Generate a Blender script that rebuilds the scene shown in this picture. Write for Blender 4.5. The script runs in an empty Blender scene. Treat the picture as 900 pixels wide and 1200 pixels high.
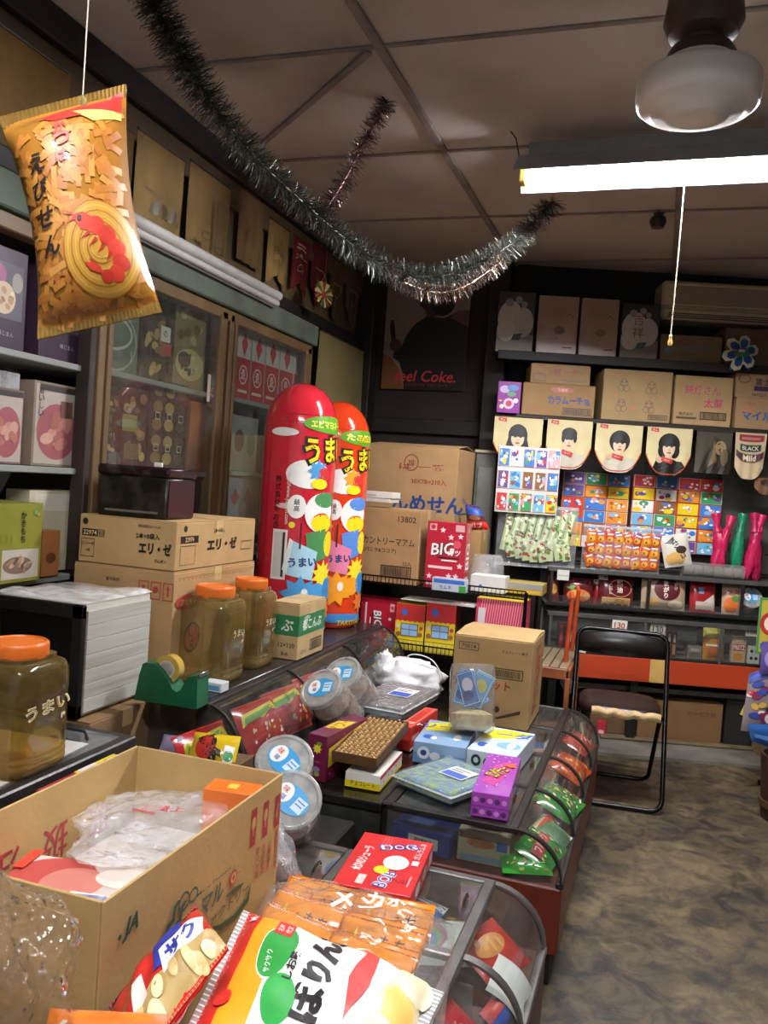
import bpy, bmesh, math, random
from mathutils import Vector as V, Matrix as MX
rnd = random.Random(11)
SC = bpy.context.scene
COL = SC.collection
PI = math.pi
# ---------------------------------------------------------------- camera (solved from the photograph's vanishing lines)
F, CX, CY, EYE = 985.0, 450.0, 600.0, 1.44
_Y = V((775-CX, CY-587, F)).normalized()
_Z = V((1, -0.07, 0)).cross(_Y)
_Z = (_Z if _Z.y > 0 else -_Z).normalized()
_X = _Y.cross(_Z); _X = _X if _X.x > 0 else -_X
def _w(a): return V((_X.dot(a), _Y.dot(a), _Z.dot(a)))
RIGHT, UP, FWD = _w(V((1,0,0))), _w(V((0,1,0))), _w(V((0,0,1)))
CAM = V((0, 0, EYE))
cam = bpy.data.cameras.new('camera'); cam.lens = F/1200*36; cam.sensor_width = 36; cam.clip_start = .02
co = bpy.data.objects.new('camera', cam); COL.objects.link(co)
mw = MX.Identity(4)
for i in range(3):
    mw[i][0], mw[i][1], mw[i][2], mw[i][3] = RIGHT[i], UP[i], -FWD[i], CAM[i]
co.matrix_world = mw; SC.camera = co
# ---------------------------------------------------------------- world: the dim street seen through the open shop front
SC.view_settings.view_transform = 'Standard'; SC.view_settings.look = 'None'
SC.view_settings.gamma = 1; SC.view_settings.exposure = 0.4; SC.view_settings.use_curve_mapping = False
wd = bpy.data.worlds.new('dusk'); SC.world = wd; wd.use_nodes = True
wd.node_tree.nodes['Background'].inputs[0].default_value = (.85, .9, 1, 1)
wd.node_tree.nodes['Background'].inputs[1].default_value = .3
TUBE_POWER = 420.0
# pixel -> point on a plane
def ray(px, py): return (RIGHT*(px-CX) + UP*(CY-py) + FWD*F)/F
def oz(px, py, z): d = ray(px, py); return CAM + d*((z-EYE)/d.z)
def ox(px, py, x): d = ray(px, py); return CAM + d*(x/d.x)
def oy(px, py, y): d = ray(px, py); return CAM + d*(y/d.y)
def ok(px, py, k): return CAM + ray(px, py)*k
# the back right wall stands askew: s along it, t out into the room
BTH = math.radians(15.5); BU = V((math.cos(BTH), math.sin(BTH), 0)); BN = V((math.sin(BTH), -math.cos(BTH), 0)); BO = V((-1.06, 5.36, 0))
def bw(px, py, t):
    d = ray(px, py); k = (t-(CAM-BO).dot(BN))/d.dot(BN); p = CAM+d*k
    return V(((p-BO).dot(BU), t, p.z))
def bp(s, t, z=0): return BO + BU*s + BN*t + V((0, 0, z))
# ---------------------------------------------------------------- materials
def lin(h):
    h = h.lstrip('#'); r = [int(h[i:i+2], 16)/255 for i in (0, 2, 4)]
    return [x/12.92 if x <= .04045 else ((x+.055)/1.055)**2.4 for x in r]
_mc = {}
def mat(hexc, rough=.5, metal=0, var=.06, sc=14, bump=0, bsc=60, spec=.5, col2=None, dist=(1,1,1), thr=.5, coat=0, det=4, emit=0):
    key = (hexc, rough, metal, var, sc, bump, bsc, spec, col2, dist, thr, coat, det, emit)
    if key in _mc: return _mc[key]
    m = bpy.data.materials.new('paint_'+hexc.lstrip('#')); m.use_nodes = True
    nt = m.node_tree; b = nt.nodes['Principled BSDF']
    b.inputs['Roughness'].default_value = rough; b.inputs['Metallic'].default_value = metal
    b.inputs['Specular IOR Level'].default_value = spec; b.inputs['Coat Weight'].default_value = coat
    c = lin(hexc)
    tc = nt.nodes.new('ShaderNodeTexCoord'); mp = nt.nodes.new('ShaderNodeMapping'); mp.inputs['Scale'].default_value = dist
    nt.links.new(tc.outputs['Object'], mp.inputs[0])
    n = nt.nodes.new('ShaderNodeTexNoise'); n.inputs['Scale'].default_value = sc; n.inputs['Detail'].default_value = det
    nt.links.new(mp.outputs[0], n.inputs['Vector'])
    r = nt.nodes.new('ShaderNodeValToRGB'); nt.links.new(n.outputs[0], r.inputs[0])
    r.color_ramp.elements[0].position = thr-.18; r.color_ramp.elements[1].position = thr+.18
    c2 = lin(col2) if col2 else [min(1, x*(1+var)) for x in c]
    c1 = c if col2 else [x*(1-var) for x in c]
    r.color_ramp.elements[0].color = (*c1, 1); r.color_ramp.elements[1].color = (*c2, 1)
    nt.links.new(r.outputs[0], b.inputs['Base Color'])
    if emit:
        nt.links.new(r.outputs[0], b.inputs['Emission Color']); b.inputs['Emission Strength'].default_value = emit
    if bump:
        n2 = nt.nodes.new('ShaderNodeTexNoise'); n2.inputs['Scale'].default_value = bsc; n2.inputs['Detail'].default_value = 3
        nt.links.new(mp.outputs[0], n2.inputs['Vector'])
        bu = nt.nodes.new('ShaderNodeBump'); bu.inputs['Strength'].default_value = bump; bu.inputs['Distance'].default_value = .01
        nt.links.new(n2.outputs[0], bu.inputs['Height']); nt.links.new(bu.outputs[0], b.inputs['Normal'])
    _mc[key] = m; return m
def clear(hexc='#f4f4f0', body=.06, rough=.05, bump=0, bsc=25, ior=1.45, haze='#ffffff'):
    """thin clear sheet: lets light straight through, mirrors by Fresnel, a little milky dust"""
    key = ('clear', hexc, body, rough, bump, bsc, ior, haze)
    if key in _mc: return _mc[key]
    m = bpy.data.materials.new('clear_sheet'); m.use_nodes = True; nt = m.node_tree
    nt.nodes.clear(); o = nt.nodes.new('ShaderNodeOutputMaterial')
    t = nt.nodes.new('ShaderNodeBsdfTransparent'); t.inputs[0].default_value = (*lin(hexc), 1)
    d = nt.nodes.new('ShaderNodeBsdfDiffuse')
    tc = nt.nodes.new('ShaderNodeTexCoord'); n = nt.nodes.new('ShaderNodeTexNoise'); n.inputs['Scale'].default_value = 18
    nt.links.new(tc.outputs['Object'], n.inputs['Vector'])
    r = nt.nodes.new('ShaderNodeMapRange'); r.inputs[1].default_value = .3; r.inputs[2].default_value = .7
    r.inputs[3].default_value = body*.6; r.inputs[4].default_value = body*1.4; nt.links.new(n.outputs[0], r.inputs[0])
    d.inputs[0].default_value = (*lin(haze), 1)
    g = nt.nodes.new('ShaderNodeBsdfGlossy'); g.inputs['Roughness'].default_value = rough; g.inputs[0].default_value = (1, 1, 1, 1)
    fr = nt.nodes.new('ShaderNodeFresnel'); fr.inputs[0].default_value = ior
    ge = nt.nodes.new('ShaderNodeNewGeometry'); ma = nt.nodes.new('ShaderNodeMath'); ma.operation = 'MULTIPLY_ADD'
    nt.links.new(ge.outputs['Backfacing'], ma.inputs[0]); ma.inputs[1].default_value = 1/ior-ior; ma.inputs[2].default_value = ior; nt.links.new(ma.outputs[0], fr.inputs[0])
    m1 = nt.nodes.new('ShaderNodeMixShader'); m2 = nt.nodes.new('ShaderNodeMixShader')
    nt.links.new(r.outputs[0], m1.inputs[0]); nt.links.new(t.outputs[0], m1.inputs[1]); nt.links.new(d.outputs[0], m1.inputs[2])
    nt.links.new(fr.outputs[0], m2.inputs[0]); nt.links.new(m1.outputs[0], m2.inputs[1]); nt.links.new(g.outputs[0], m2.inputs[2])
    if bump:
        n2 = nt.nodes.new('ShaderNodeTexNoise'); n2.inputs['Scale'].default_value = bsc; n2.inputs['Detail'].default_value = 2
        nt.links.new(tc.outputs['Object'], n2.inputs['Vector'])
        bu = nt.nodes.new('ShaderNodeBump'); bu.inputs['Strength'].default_value = bump; bu.inputs['Distance'].default_value = .02
        nt.links.new(n2.outputs[0], bu.inputs['Height'])
        nt.links.new(bu.outputs[0], g.inputs['Normal']); nt.links.new(bu.outputs[0], fr.inputs['Normal'])
    nt.links.new(m2.outputs[0], o.inputs[0]); _mc[key] = m; return m
def ink(h): return mat(h, rough=.45, var=.04, sc=30)
def dull(h, f=.86):
    r = [int(h[i:i+2], 16) for i in (1, 3, 5)]; g = sum(r)/3; return '#%02x%02x%02x' % tuple(int(g+(x-g)*f) for x in r)
CARD = lambda h='#b98f5c': mat(dull(h), rough=.85, var=.08, sc=9, bump=.08, bsc=90, spec=.2)
GLASS = lambda: clear('#eef2ee', .02, .02)
# ---------------------------------------------------------------- mesh builder
class MB:
    def __init__(s): s.v = []; s.f = []; s.m = []; s.mats = []
    def mi(s, m):
        if m not in s.mats: s.mats.append(m)
        return s.mats.index(m)
    def add(s, vs, fs, m, T=None):
        o = len(s.v); i = s.mi(m)
        s.v += [(T @ V(p)) if T else V(p) for p in vs]
        s.f += [[o+k for k in f] for f in fs]; s.m += [i]*len(fs); return s
    def box(s, c, z, m, b=0, T=None):
        """box of centre c and size z, corners chamfered by b"""
        x, y, w = z[0]/2, z[1]/2, z[2]/2; C = V(c)
        if b <= 0:
            vs = [C+V((i*x, j*y, k*w)) for k in (-1, 1) for j in (-1, 1) for i in (-1, 1)]
            return s.add(vs, [(0,2,3,1),(4,5,7,6),(0,1,5,4),(2,6,7,3),(0,4,6,2),(1,3,7,5)], m, T)
        b = min(b, x*.9, y*.9, w*.9); vs = []; ix = {}
        for i in (-1, 1):
            for j in (-1, 1):
                for k in (-1, 1):
                    for a in range(3):
                        d = [x-b, y-b, w-b]; d[a] = (x, y, w)[a]
                        ix[i, j, k, a] = len(vs); vs.append(C+V((i*d[0], j*d[1], k*d[2])))
        fs = []; q = [(-1,-1),(1,-1),(1,1),(-1,1)]
        for a in range(3):
            for sg in (-1, 1):
                f = []
                for (p, r) in q:
                    t = [p, r]; t.insert(a, sg); f.append(ix[(*t, a)])
                fs.append(f if (sg > 0) == (a != 1) else f[::-1])
        for a in range(3):
            e, g = [(1,2),(0,2),(0,1)][a]
            for p in (-1, 1):
                for r in (-1, 1):
                    f = []
                    for n, ax in ((-1, e), (-1, g), (1, g), (1, e)):
                        t = [0,0,0]; t[a] = n; t[e] = p; t[g] = r; f.append(ix[(*t, ax)])
                    fs.append(f)
        for i in (-1,1):
            for j in (-1,1):
                for k in (-1,1): fs.append([ix[i,j,k,a] for a in range(3)])
        return s.add(vs, fs, m, T)
    def tube(s, pts, r, m, n=8, closed=False, T=None):
        pts = [V(p) for p in pts]; N = len(pts); vs = []; fs = []; up = None
        for i, p in enumerate(pts):
            a = pts[i-1] if (i or closed) else p; b = pts[(i+1) % N] if (i < N-1 or closed) else p
            t = (b-a).normalized()
            if up is None: up = t.orthogonal().normalized()
            up = (up - t*up.dot(t)).normalized(); w = t.cross(up)
            rr = r[i] if isinstance(r, (list, tuple)) else r
            vs += [p + (up*math.cos(2*PI*k/n) + w*math.sin(2*PI*k/n))*rr for k in range(n)]
        for i in range(N if closed else N-1):
            for k in range(n):
                a, b = i*n, ((i+1) % N)*n
                fs.append((a+k, a+(k+1) % n, b+(k+1) % n, b+k))
        if not closed: fs += [tuple(range(n))[::-1], tuple(range((N-1)*n, N*n))]
        return s.add(vs, fs, m, T)
    def lathe(s, prof, m, n=28, T=None, sq=0, sx=1, sy=1):
        """turn (radius, height) pairs about z; sq squares the section off"""
        vs = []; fs = []
        for r, z in prof:
            for k in range(n):
                a = 2*PI*(k+.5)/n; c, d = math.cos(a), math.sin(a)
                if sq:
                    q = 1/((abs(c)**sq+abs(d)**sq)**(1/sq)); c *= q; d *= q
                vs.append((r*c*sx, r*d*sy, z))
        for i in range(len(prof)-1):
            for k in range(n): fs.append((i*n+k, i*n+(k+1) % n, (i+1)*n+(k+1) % n, (i+1)*n+k))
        if prof[0][0] > 1e-6: fs.append(tuple(range(n))[::-1])
        if prof[-1][0] > 1e-6: fs.append(tuple(range((len(prof)-1)*n, len(prof)*n)))
        return s.add(vs, fs, m, T)
    def prism(s, poly, d, m, T=None):
        """polygon in the xz plane, given depth d along +y"""
        n = len(poly); vs = [(x, 0, z) for x, z in poly]+[(x, d, z) for x, z in poly]
        fs = [tuple(range(n)), tuple(range(n, 2*n))[::-1]]+[(i, n+i, n+(i+1) % n, (i+1) % n) for i in range(n)]
        return s.add(vs, fs, m, T)
    def grid(s, fn, nu, nv, m, T=None, th=0):
        vs = [fn(i/nu, j/nv) for j in range(nv+1) for i in range(nu+1)]
        fs = [(j*(nu+1)+i, j*(nu+1)+i+1, (j+1)*(nu+1)+i+1, (j+1)*(nu+1)+i) for j in range(nv) for i in range(nu)]
        if callable(m):
            for f in fs:
                i = f[0] % (nu+1); j = f[0]//(nu+1)
                s.add([vs[k] for k in f], [(0,1,2,3)], m((i+.5)/nu, (j+.5)/nv), T)
            return s
        return s.add(vs, fs, m, T)
    def build(s, name, parent=None, T=None, smooth=40):
        me = bpy.data.meshes.new(name); me.from_pydata([tuple(p) for p in s.v], [], s.f)
        for m in s.mats: me.materials.append(m)
        me.polygons.foreach_set('material_index', s.m)
        if smooth:
            me.shade_smooth(); me.set_sharp_from_angle(angle=math.radians(smooth))
        me.validate(); me.update()
        o = bpy.data.objects.new(name, me); COL.objects.link(o)
        if parent: o.parent = parent
        if T is not None: o.matrix_local = T
        return o
def tag(o, label, cat, group=None, kind=None):
    if label: o['label'] = label
    if cat: o['category'] = cat
    if group: o['group'] = group
    if kind: o['kind'] = kind
    return o
def thing(name, label, cat, loc=(0,0,0), rz=0, group=None, rot=None):
    o = bpy.data.objects.new(name, None); COL.objects.link(o); o.empty_display_size = .05
    o.matrix_world = MX.Translation(V(loc)) @ (rot.to_4x4() if rot else MX.Rotation(rz, 4, 'Z'))
    return tag(o, label, cat, group)
def struct(o): o['kind'] = 'structure'; return o
def TR(x, y, z): return MX.Translation(V((x, y, z)))
def RX(a): return MX.Rotation(math.radians(a), 4, 'X')
def RY(a): return MX.Rotation(math.radians(a), 4, 'Y')
def RZ(a): return MX.Rotation(math.radians(a), 4, 'Z')
def dup(root, T, label=None, group=None):
    r = root.copy(); COL.objects.link(r); r.matrix_world = T
    if label: r['label'] = label
    if group: r['group'] = group
    for ch in list(root.children):
        c = ch.copy(); COL.objects.link(c); c.parent = r
        for g in ch.children:
            d = g.copy(); COL.objects.link(d); d.parent = c
    return r
# ---------------------------------------------------------------- printing: flat shapes and writing laid onto a face
_tx = {}
def text2d(t, bold=0, shear=0):
    k = (t, bold, shear)
    if k not in _tx:
        cu = bpy.data.curves.new('t', 'FONT'); cu.body = t; cu.size = 1; cu.offset = bold; cu.shear = shear
        cu.resolution_u = 2; cu.fill_mode = 'FRONT'
        ob = bpy.data.objects.new('t', cu); me = ob.to_mesh()
        vs = [(p.co.x, p.co.y) for p in me.vertices]; fs = [tuple(p.vertices) for p in me.polygons]
        ob.to_mesh_clear(); bpy.data.objects.remove(ob); bpy.data.curves.remove(cu)
        xs = [p[0] for p in vs] or [0]; ys = [p[1] for p in vs] or [0]
        cx, cy = (min(xs)+max(xs))/2, (min(ys)+max(ys))/2; h = max(max(ys)-min(ys), 1e-4)
        _tx[k] = ([((x-cx)/h, (y-cy)/h) for x, y in vs], fs, (max(xs)-min(xs))/h)
    return _tx[k]
def circ(u, v, a, b, n=20, rot=0):
    c, s = math.cos(rot), math.sin(rot)
    return [(u+a*math.cos(2*PI*i/n)*c-b*math.sin(2*PI*i/n)*s, v+a*math.cos(2*PI*i/n)*s+b*math.sin(2*PI*i/n)*c) for i in range(n)]
def flatten(items, W, H):
    """print items (fractions of a W x H face) -> [(verts, faces, colour)] in metres"""
    out = []
    for it in items:
        k = it[0]
        if k == 'T':                                   # text: ('T', text, u, v, height, colour, {w, rot, bold, shear, vert})
            _, t, u, v, h, c = it[:6]; o = it[6] if len(it) > 6 else {}
            if o.get('vert'):
                n = len(t)
                for i, ch in enumerate(t):
                    out += flatten([('T', ch, u, v+(n/2-.5-i)*h*1.12, h, c, {kk: x for kk, x in o.items() if kk != 'vert'})], W, H)
                continue
            vs, fs, asp = text2d(t, o.get('bold', .012), o.get('shear', 0))
            sy = h*H; sx = (o['w']*W/asp) if 'w' in o else sy
            a = math.radians(o.get('rot', 0)); ca, sa = math.cos(a), math.sin(a)
            out.append(([(u*W+x*sx*ca-y*sy*sa, v*H+x*sx*sa+y*sy*ca) for x, y in vs], fs, c))
        elif k == 'R':
            _, a, b, c, d, col = it; out.append(([(a*W, b*H), (c*W, b*H), (c*W, d*H), (a*W, d*H)], [(0,1,2,3)], col))
        elif k == 'C':
            _, u, v, r, col = it[:5]; p = circ(u*W, v*H, r*H, r*H); out.append((p, [tuple(range(len(p)))], col))
        elif k == 'E':
            _, u, v, a, b, col = it[:6]; p = circ(u*W, v*H, a*W, b*H, 22, math.radians(it[6]) if len(it) > 6 else 0); out.append((p, [tuple(range(len(p)))], col))
        elif k == 'P':
            p = [(u*W, v*H) for u, v in it[1]]; out.append((p, [tuple(range(len(p)))], it[2]))
        elif k == 'O':                                  # ring / ellipse outline
            _, u, v, a, b, w, col = it; n = 22; p = circ(u*W, v*H, a*W, b*H, n)+circ(u*W, v*H, a*W-w*H, b*H-w*H, n)
            out.append((p, [(i, (i+1) % n, n+(i+1) % n, n+i) for i in range(n)], col))
        elif k == 'F':                                  # frame outline
            _, a, b, c, d, w, col = it; e = w*H/W
            for r in ((a, b, c, b+w), (a, d-w, c, d), (a, b, a+e, d), (c-e, b, c, d)): out += flatten([('R', *r, col)], W, H)
        elif k == 'S':                                  # star
            _, u, v, r, n, col = it[:6]; q = it[6] if len(it) > 6 else .45
            p = [(u*W+math.sin(PI*i/n)*r*H*(1 if i % 2 == 0 else q), v*H+math.cos(PI*i/n)*r*H*(1 if i % 2 == 0 else q)) for i in range(2*n)][::-1]
            p = [(u*W, v*H)]+p; out.append((p, [(0, 1+i, 1+(i+1) % (2*n)) for i in range(2*n)], col))
        elif k == 'B':                                  # barcode
            _, a, b, c, d, col = it; r = random.Random(3); x = a
            while x < c:
                w = (c-a)*r.choice((.012, .02, .03)); out += flatten([('R', x, b, min(x+w, c), d, col)], W, H); x += w+(c-a)*r.choice((.014, .022))
    return out
def prnt(mb, items, W, H, fn, sub=None, k0=1, dk=.0004):
    fl = flatten(items, W, H); st = min(.35, 9/max(len(fl), 1))
    for i, (vs, fs, c) in enumerate(fl):
        k = (k0+i*st)*dk; m = c if not isinstance(c, str) else ink(c)
        if sub:
            b = bmesh.new(); bv = [b.verts.new((x, y, 0)) for x, y in vs]
            for f in fs:
                try: b.faces.new([bv[q] for q in f])
                except ValueError: pass
            bmesh.ops.triangulate(b, faces=b.faces[:])
            for _ in range(6):
                e = [e for e in b.edges if e.calc_length() > sub]
                if not e: break
                bmesh.ops.subdivide_edges(b, edges=e, cuts=1); bmesh.ops.triangulate(b, faces=[f for f in b.faces if len(f.verts) > 3])
            b.verts.index_update()
            vs = [(q.co.x, q.co.y) for q in b.verts]; fs = [tuple(q.index for q in f.verts) for f in b.faces]; b.free()
        mb.add([fn(x, y, k) for x, y in vs], fs, m)
def faces_of(w, d, h):
    return {'front': (w, h, lambda u, v, k: (-w/2+u, -d/2-k, v)), 'right': (d, h, lambda u, v, k: (w/2+k, -d/2+u, v)),
            'left': (d, h, lambda u, v, k: (-w/2-k, d/2-u, v)), 'top': (w, d, lambda u, v, k: (-w/2+u, -d/2+v, h+k))}
def lettering(root, w, d, h, prints, name='lettering'):
    if not prints: return
    mb = MB(); F_ = faces_of(w, d, h)
    for f, items in prints.items():
        W, H, fn = F_[f]; prnt(mb, items, W, H, fn)
    return mb.build(name, root, smooth=0)
def corner(px, py, z, w, d, rz=0):
    """base centre of a box whose near right bottom corner is seen at a pixel, on height z"""
    p = oz(px, py, z); r = MX.Rotation(rz, 3, 'Z'); return p + r @ V((-w/2, d/2, 0))
def pbox(name, label, cat, loc, rz, w, d, h, m, prints=None, group=None, bev=.0015, rot=None, gloss=None):
    """a printed product box: body and its printing"""
    r = thing(name, label, cat, loc, rz, group, rot)
    mb = MB(); mb.box((0, 0, h/2), (w, d, h), m, bev); mb.build('body', r, smooth=0)
    lettering(r, w, d, h, prints, 'printing'); return r
def carton(name, label, loc, rz, w, d, h, m, prints=None, group=None, tape='#c9ac78', cat='carton', open_flap=0, rot=None):
    """corrugated shipping carton: body, two top flaps, tape, writing"""
    r = thing(name, label, cat, loc, rz, group, rot)
    mb = MB(); mb.box((0, 0, (h-.004)/2), (w, d, h-.004), m, .003); mb.build('body', r, smooth=0)
    for s in (-1, 1):
        f = MB(); f.box((0, s*(d/4-.0006)*1, 0), (w-.002, d/2-.0024, .0036), m, .001)
        if open_flap: T = TR(0, s*d/2, h-.002) @ RX(s*-open_flap) @ TR(0, -s*d/2, 0)
        else: T = TR(0, 0, h-.002)
        f.build('flap', r, T, smooth=0)
    if tape and not open_flap:
        t = MB(); t.box((0, 0, h+.0003), (w+.001, .05, .0006), mat(tape, .25, var=.05)); 
        t.box((w/2+.0006, 0, h-.025), (.0006, .05, .05), mat(tape, .25, var=.05)); t.build('tape', r, smooth=0)
    lettering(r, w, d, h, prints); return r
# ================================================================ the room
CEIL = 2.88; XL = -2.0
def floor_mat():
    m = bpy.data.materials.new('worn_concrete'); m.use_nodes = True; nt = m.node_tree; b = nt.nodes['Principled BSDF']
    tc = nt.nodes.new('ShaderNodeTexCoord')
    def noise(sc, det=6, dist=0.):
        n = nt.nodes.new('ShaderNodeTexNoise'); n.inputs['Scale'].default_value = sc; n.inputs['Detail'].default_value = det
        n.inputs['Distortion'].default_value = dist; n.inputs['Roughness'].default_value = .68; nt.links.new(tc.outputs['Object'], n.inputs['Vector']); return n
    def ramp(n, stops):
        r = nt.nodes.new('ShaderNodeValToRGB'); nt.links.new(n.outputs[0], r.inputs[0])
        while len(r.color_ramp.elements) < len(stops): r.color_ramp.elements.new(.5)
        for e, (p, c) in zip(r.color_ramp.elements, stops): e.position = p; e.color = (*lin(c), 1)
        return r
    a = ramp(noise(2.3, 8, .6), [(.4, '#1b1916'), (.52, '#383126'), (.6, '#76674c')])
    c = ramp(noise(9, 8, 1.), [(.42, '#1e1b17'), (.6, '#84724f')])
    e = ramp(noise(60, 3), [(.35, '#2a2722'), (.7, '#4c463a')])
    m1 = nt.nodes.new('ShaderNodeMixRGB'); m1.blend_type = 'MIX'; m1.inputs[0].default_value = .4
    nt.links.new(a.outputs[0], m1.inputs[1]); nt.links.new(c.outputs[0], m1.inputs[2])
    m2 = nt.nodes.new('ShaderNodeMixRGB'); m2.inputs[0].default_value = .2
    nt.links.new(m1.outputs[0], m2.inputs[1]); nt.links.new(e.outputs[0], m2.inputs[2]); nt.links.new(m2.outputs[0], b.inputs['Base Color'])
    mr = nt.nodes.new('ShaderNodeMapRange'); n3 = noise(4); nt.links.new(n3.outputs[0], mr.inputs[0]); mr.inputs[3].default_value = .35; mr.inputs[4].default_value = .75
    nt.links.new(mr.outputs[0], b.inputs['Roughness'])
    bu = nt.nodes.new('ShaderNodeBump'); bu.inputs['Strength'].default_value = .25; n4 = noise(22, 5); nt.links.new(n4.outputs[0], bu.inputs['Height']); nt.links.new(bu.outputs[0], b.inputs['Normal'])
    return m
mb = MB(); mb.box((0, 2.4, -.05), (6, 8.4, .1), floor_mat()); struct(mb.build('floor', smooth=0))
mb = MB()                                               # raised concrete kerb the back bench stands on
s0, s1 = .25, 2.3
WOODK = mat('#17110d', .6, var=.25, sc=5, dist=(1, 1, .15), bump=.1, bsc=30)
WOODB = mat('#2c2018', .6, var=.25, sc=6, dist=(1, .2, 1), bump=.1, bsc=30)
TANW = mat('#6b5334', .5, var=.25, sc=7, dist=(1, 1, .12), bump=.06)
PLAST = mat('#6a583c', .9, var=.18, sc=3, bump=.15, bsc=18, spec=.2)
CEILM = mat('#c6bcb2', .9, sc=1.7, col2='#978b7f', bump=.12, bsc=10, spec=.2, thr=.66, det=6)
BATT = mat('#8a7f76', .8, var=.2, sc=8)
# ceiling: a deck, separate boards below it, battens over the joints
mb = MB(); mb.box((0, 2.4, CEIL+.06), (5.2, 8, .06), BATT); ceil = struct(mb.build('ceiling', smooth=0))
ceil.location = (0, 0, 0)
xs = [-2.1, -1.0, -.03, .95, 1.9, 2.6]; ys = [-1.6, -.85, .03, .9, 1.78, 2.66, 3.54, 4.42, 5.3, 6.3]
for i in range(5):
    for j in range(9):
        mb = MB(); mb.box(((xs[i]+xs[i+1])/2, (ys[j]+ys[j+1])/2, CEIL+.015), (xs[i+1]-xs[i]-.006, ys[j+1]-ys[j]-.006, .03), CEILM, .003)
        mb.build('ceiling_panel', ceil, smooth=0)
for x in xs[1:-1]:
    mb = MB(); mb.box((x, 2.4, CEIL-.008), (.034, 8, .016), BATT, .004); mb.build('batten', ceil, smooth=0)
for y in ys[1:-1]:
    mb = MB(); mb.box((0, y, CEIL-.004), (5.2, .02, .01), BATT, .003); mb.build('batten', ceil, smooth=0)
a, b = oz(308, 165, CEIL), oz(433, 57, CEIL); d = b-a
mb = MB(); mb.box((0, 0, -.012), (d.length, .026, .012), BATT, .003)
o = mb.build('batten', ceil, TR(*((a+b)/2)) @ MX.Rotation(math.atan2(d.y, d.x), 4, 'Z'), smooth=0); o['label'] = 'thin strip nailed slantwise across the ceiling'
# left wall: recessed behind the cabinets, frieze above them
mb = MB(); mb.box((XL-.35, 2.0, CEIL/2), (.1, 7.0, CEIL), PLAST)
mb.box((XL-.15, 2.0, 2.58), (.3, 7.0, .6), PLAST); mb.box((XL-.15, 4.95, 1.14), (.3, .96, 2.28), PLAST)
struct(mb.build('wall_left', smooth=0))
def trim(n, c, z, m, bv=.006):
    mb = MB(); mb.box(c, z, m, bv); return struct(mb.build('trim_%d' % n, smooth=0))
trim(1, (XL+.03, 2.0, CEIL-.055), (.06, 7, .11), WOODK)
trim(2, (XL+.014, 2.0, 2.71), (.028, 7, .12), mat('#55452f', .8, var=.2, sc=4))
trim(3, (XL+.03, 2.0, 2.33), (.06, 7, .07), WOODK)
trim(4, (XL+.05, 5.29, CEIL/2), (.14, .14, CEIL), WOODK)        # corner post
# back wall with the poster, panelled below
mb = MB(); mb.box((-1.5, 5.42, CEIL/2), (1.2, .08, CEIL), mat('#241b14', .8, var=.2, sc=3, bump=.1))
wb = struct(mb.build('wall_back', smooth=0))
px = oy(432, 470, 5.36).x
for i in range(6):
    mb = MB(); mb.box((-1.87+i*.15, 5.375, 1.2), (.13, .016, 1.0), WOODK, .006); mb.build('panel', wb, smooth=0)
for z in (1.82, .62):
    mb = MB(); mb.box((-1.5, 5.366, z), (1.0, .04, .1), WOODK, .006); mb.build('rail', wb, smooth=0)
trim(5, (-1.06, 5.3, CEIL/2), (.13, .12, CEIL), WOODK)
# askew back right wall
def bwT(s, t, z): return MX.Translation(bp(s, t, z)) @ MX.Rotation(BTH, 4, 'Z')
mb = MB(); mb.box((1.7, .05, CEIL/2), (3.4, .1, CEIL), mat('#1d1815', .85, var=.2, sc=3)); struct(mb.build('wall_back_right', T=bwT(0, 0, 0), smooth=0))
mb = MB(); mb.box((2.35, 2.2, CEIL/2), (.1, 7.6, CEIL), mat('#4c4236', .9, var=.15, sc=2)); struct(mb.build('wall_right', smooth=0))
# kerb under the back bench
mb = MB(); mb.box((1.6, -.36, .009), (2.4, .78, .018), mat('#7d776a', .85, sc=5, col2='#5d574c', bump=.2)); o = struct(mb.build('trim_6', T=bwT(0, 0, 0), smooth=0)); o['label'] = 'low grey concrete kerb along the foot of the back bench'
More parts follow.
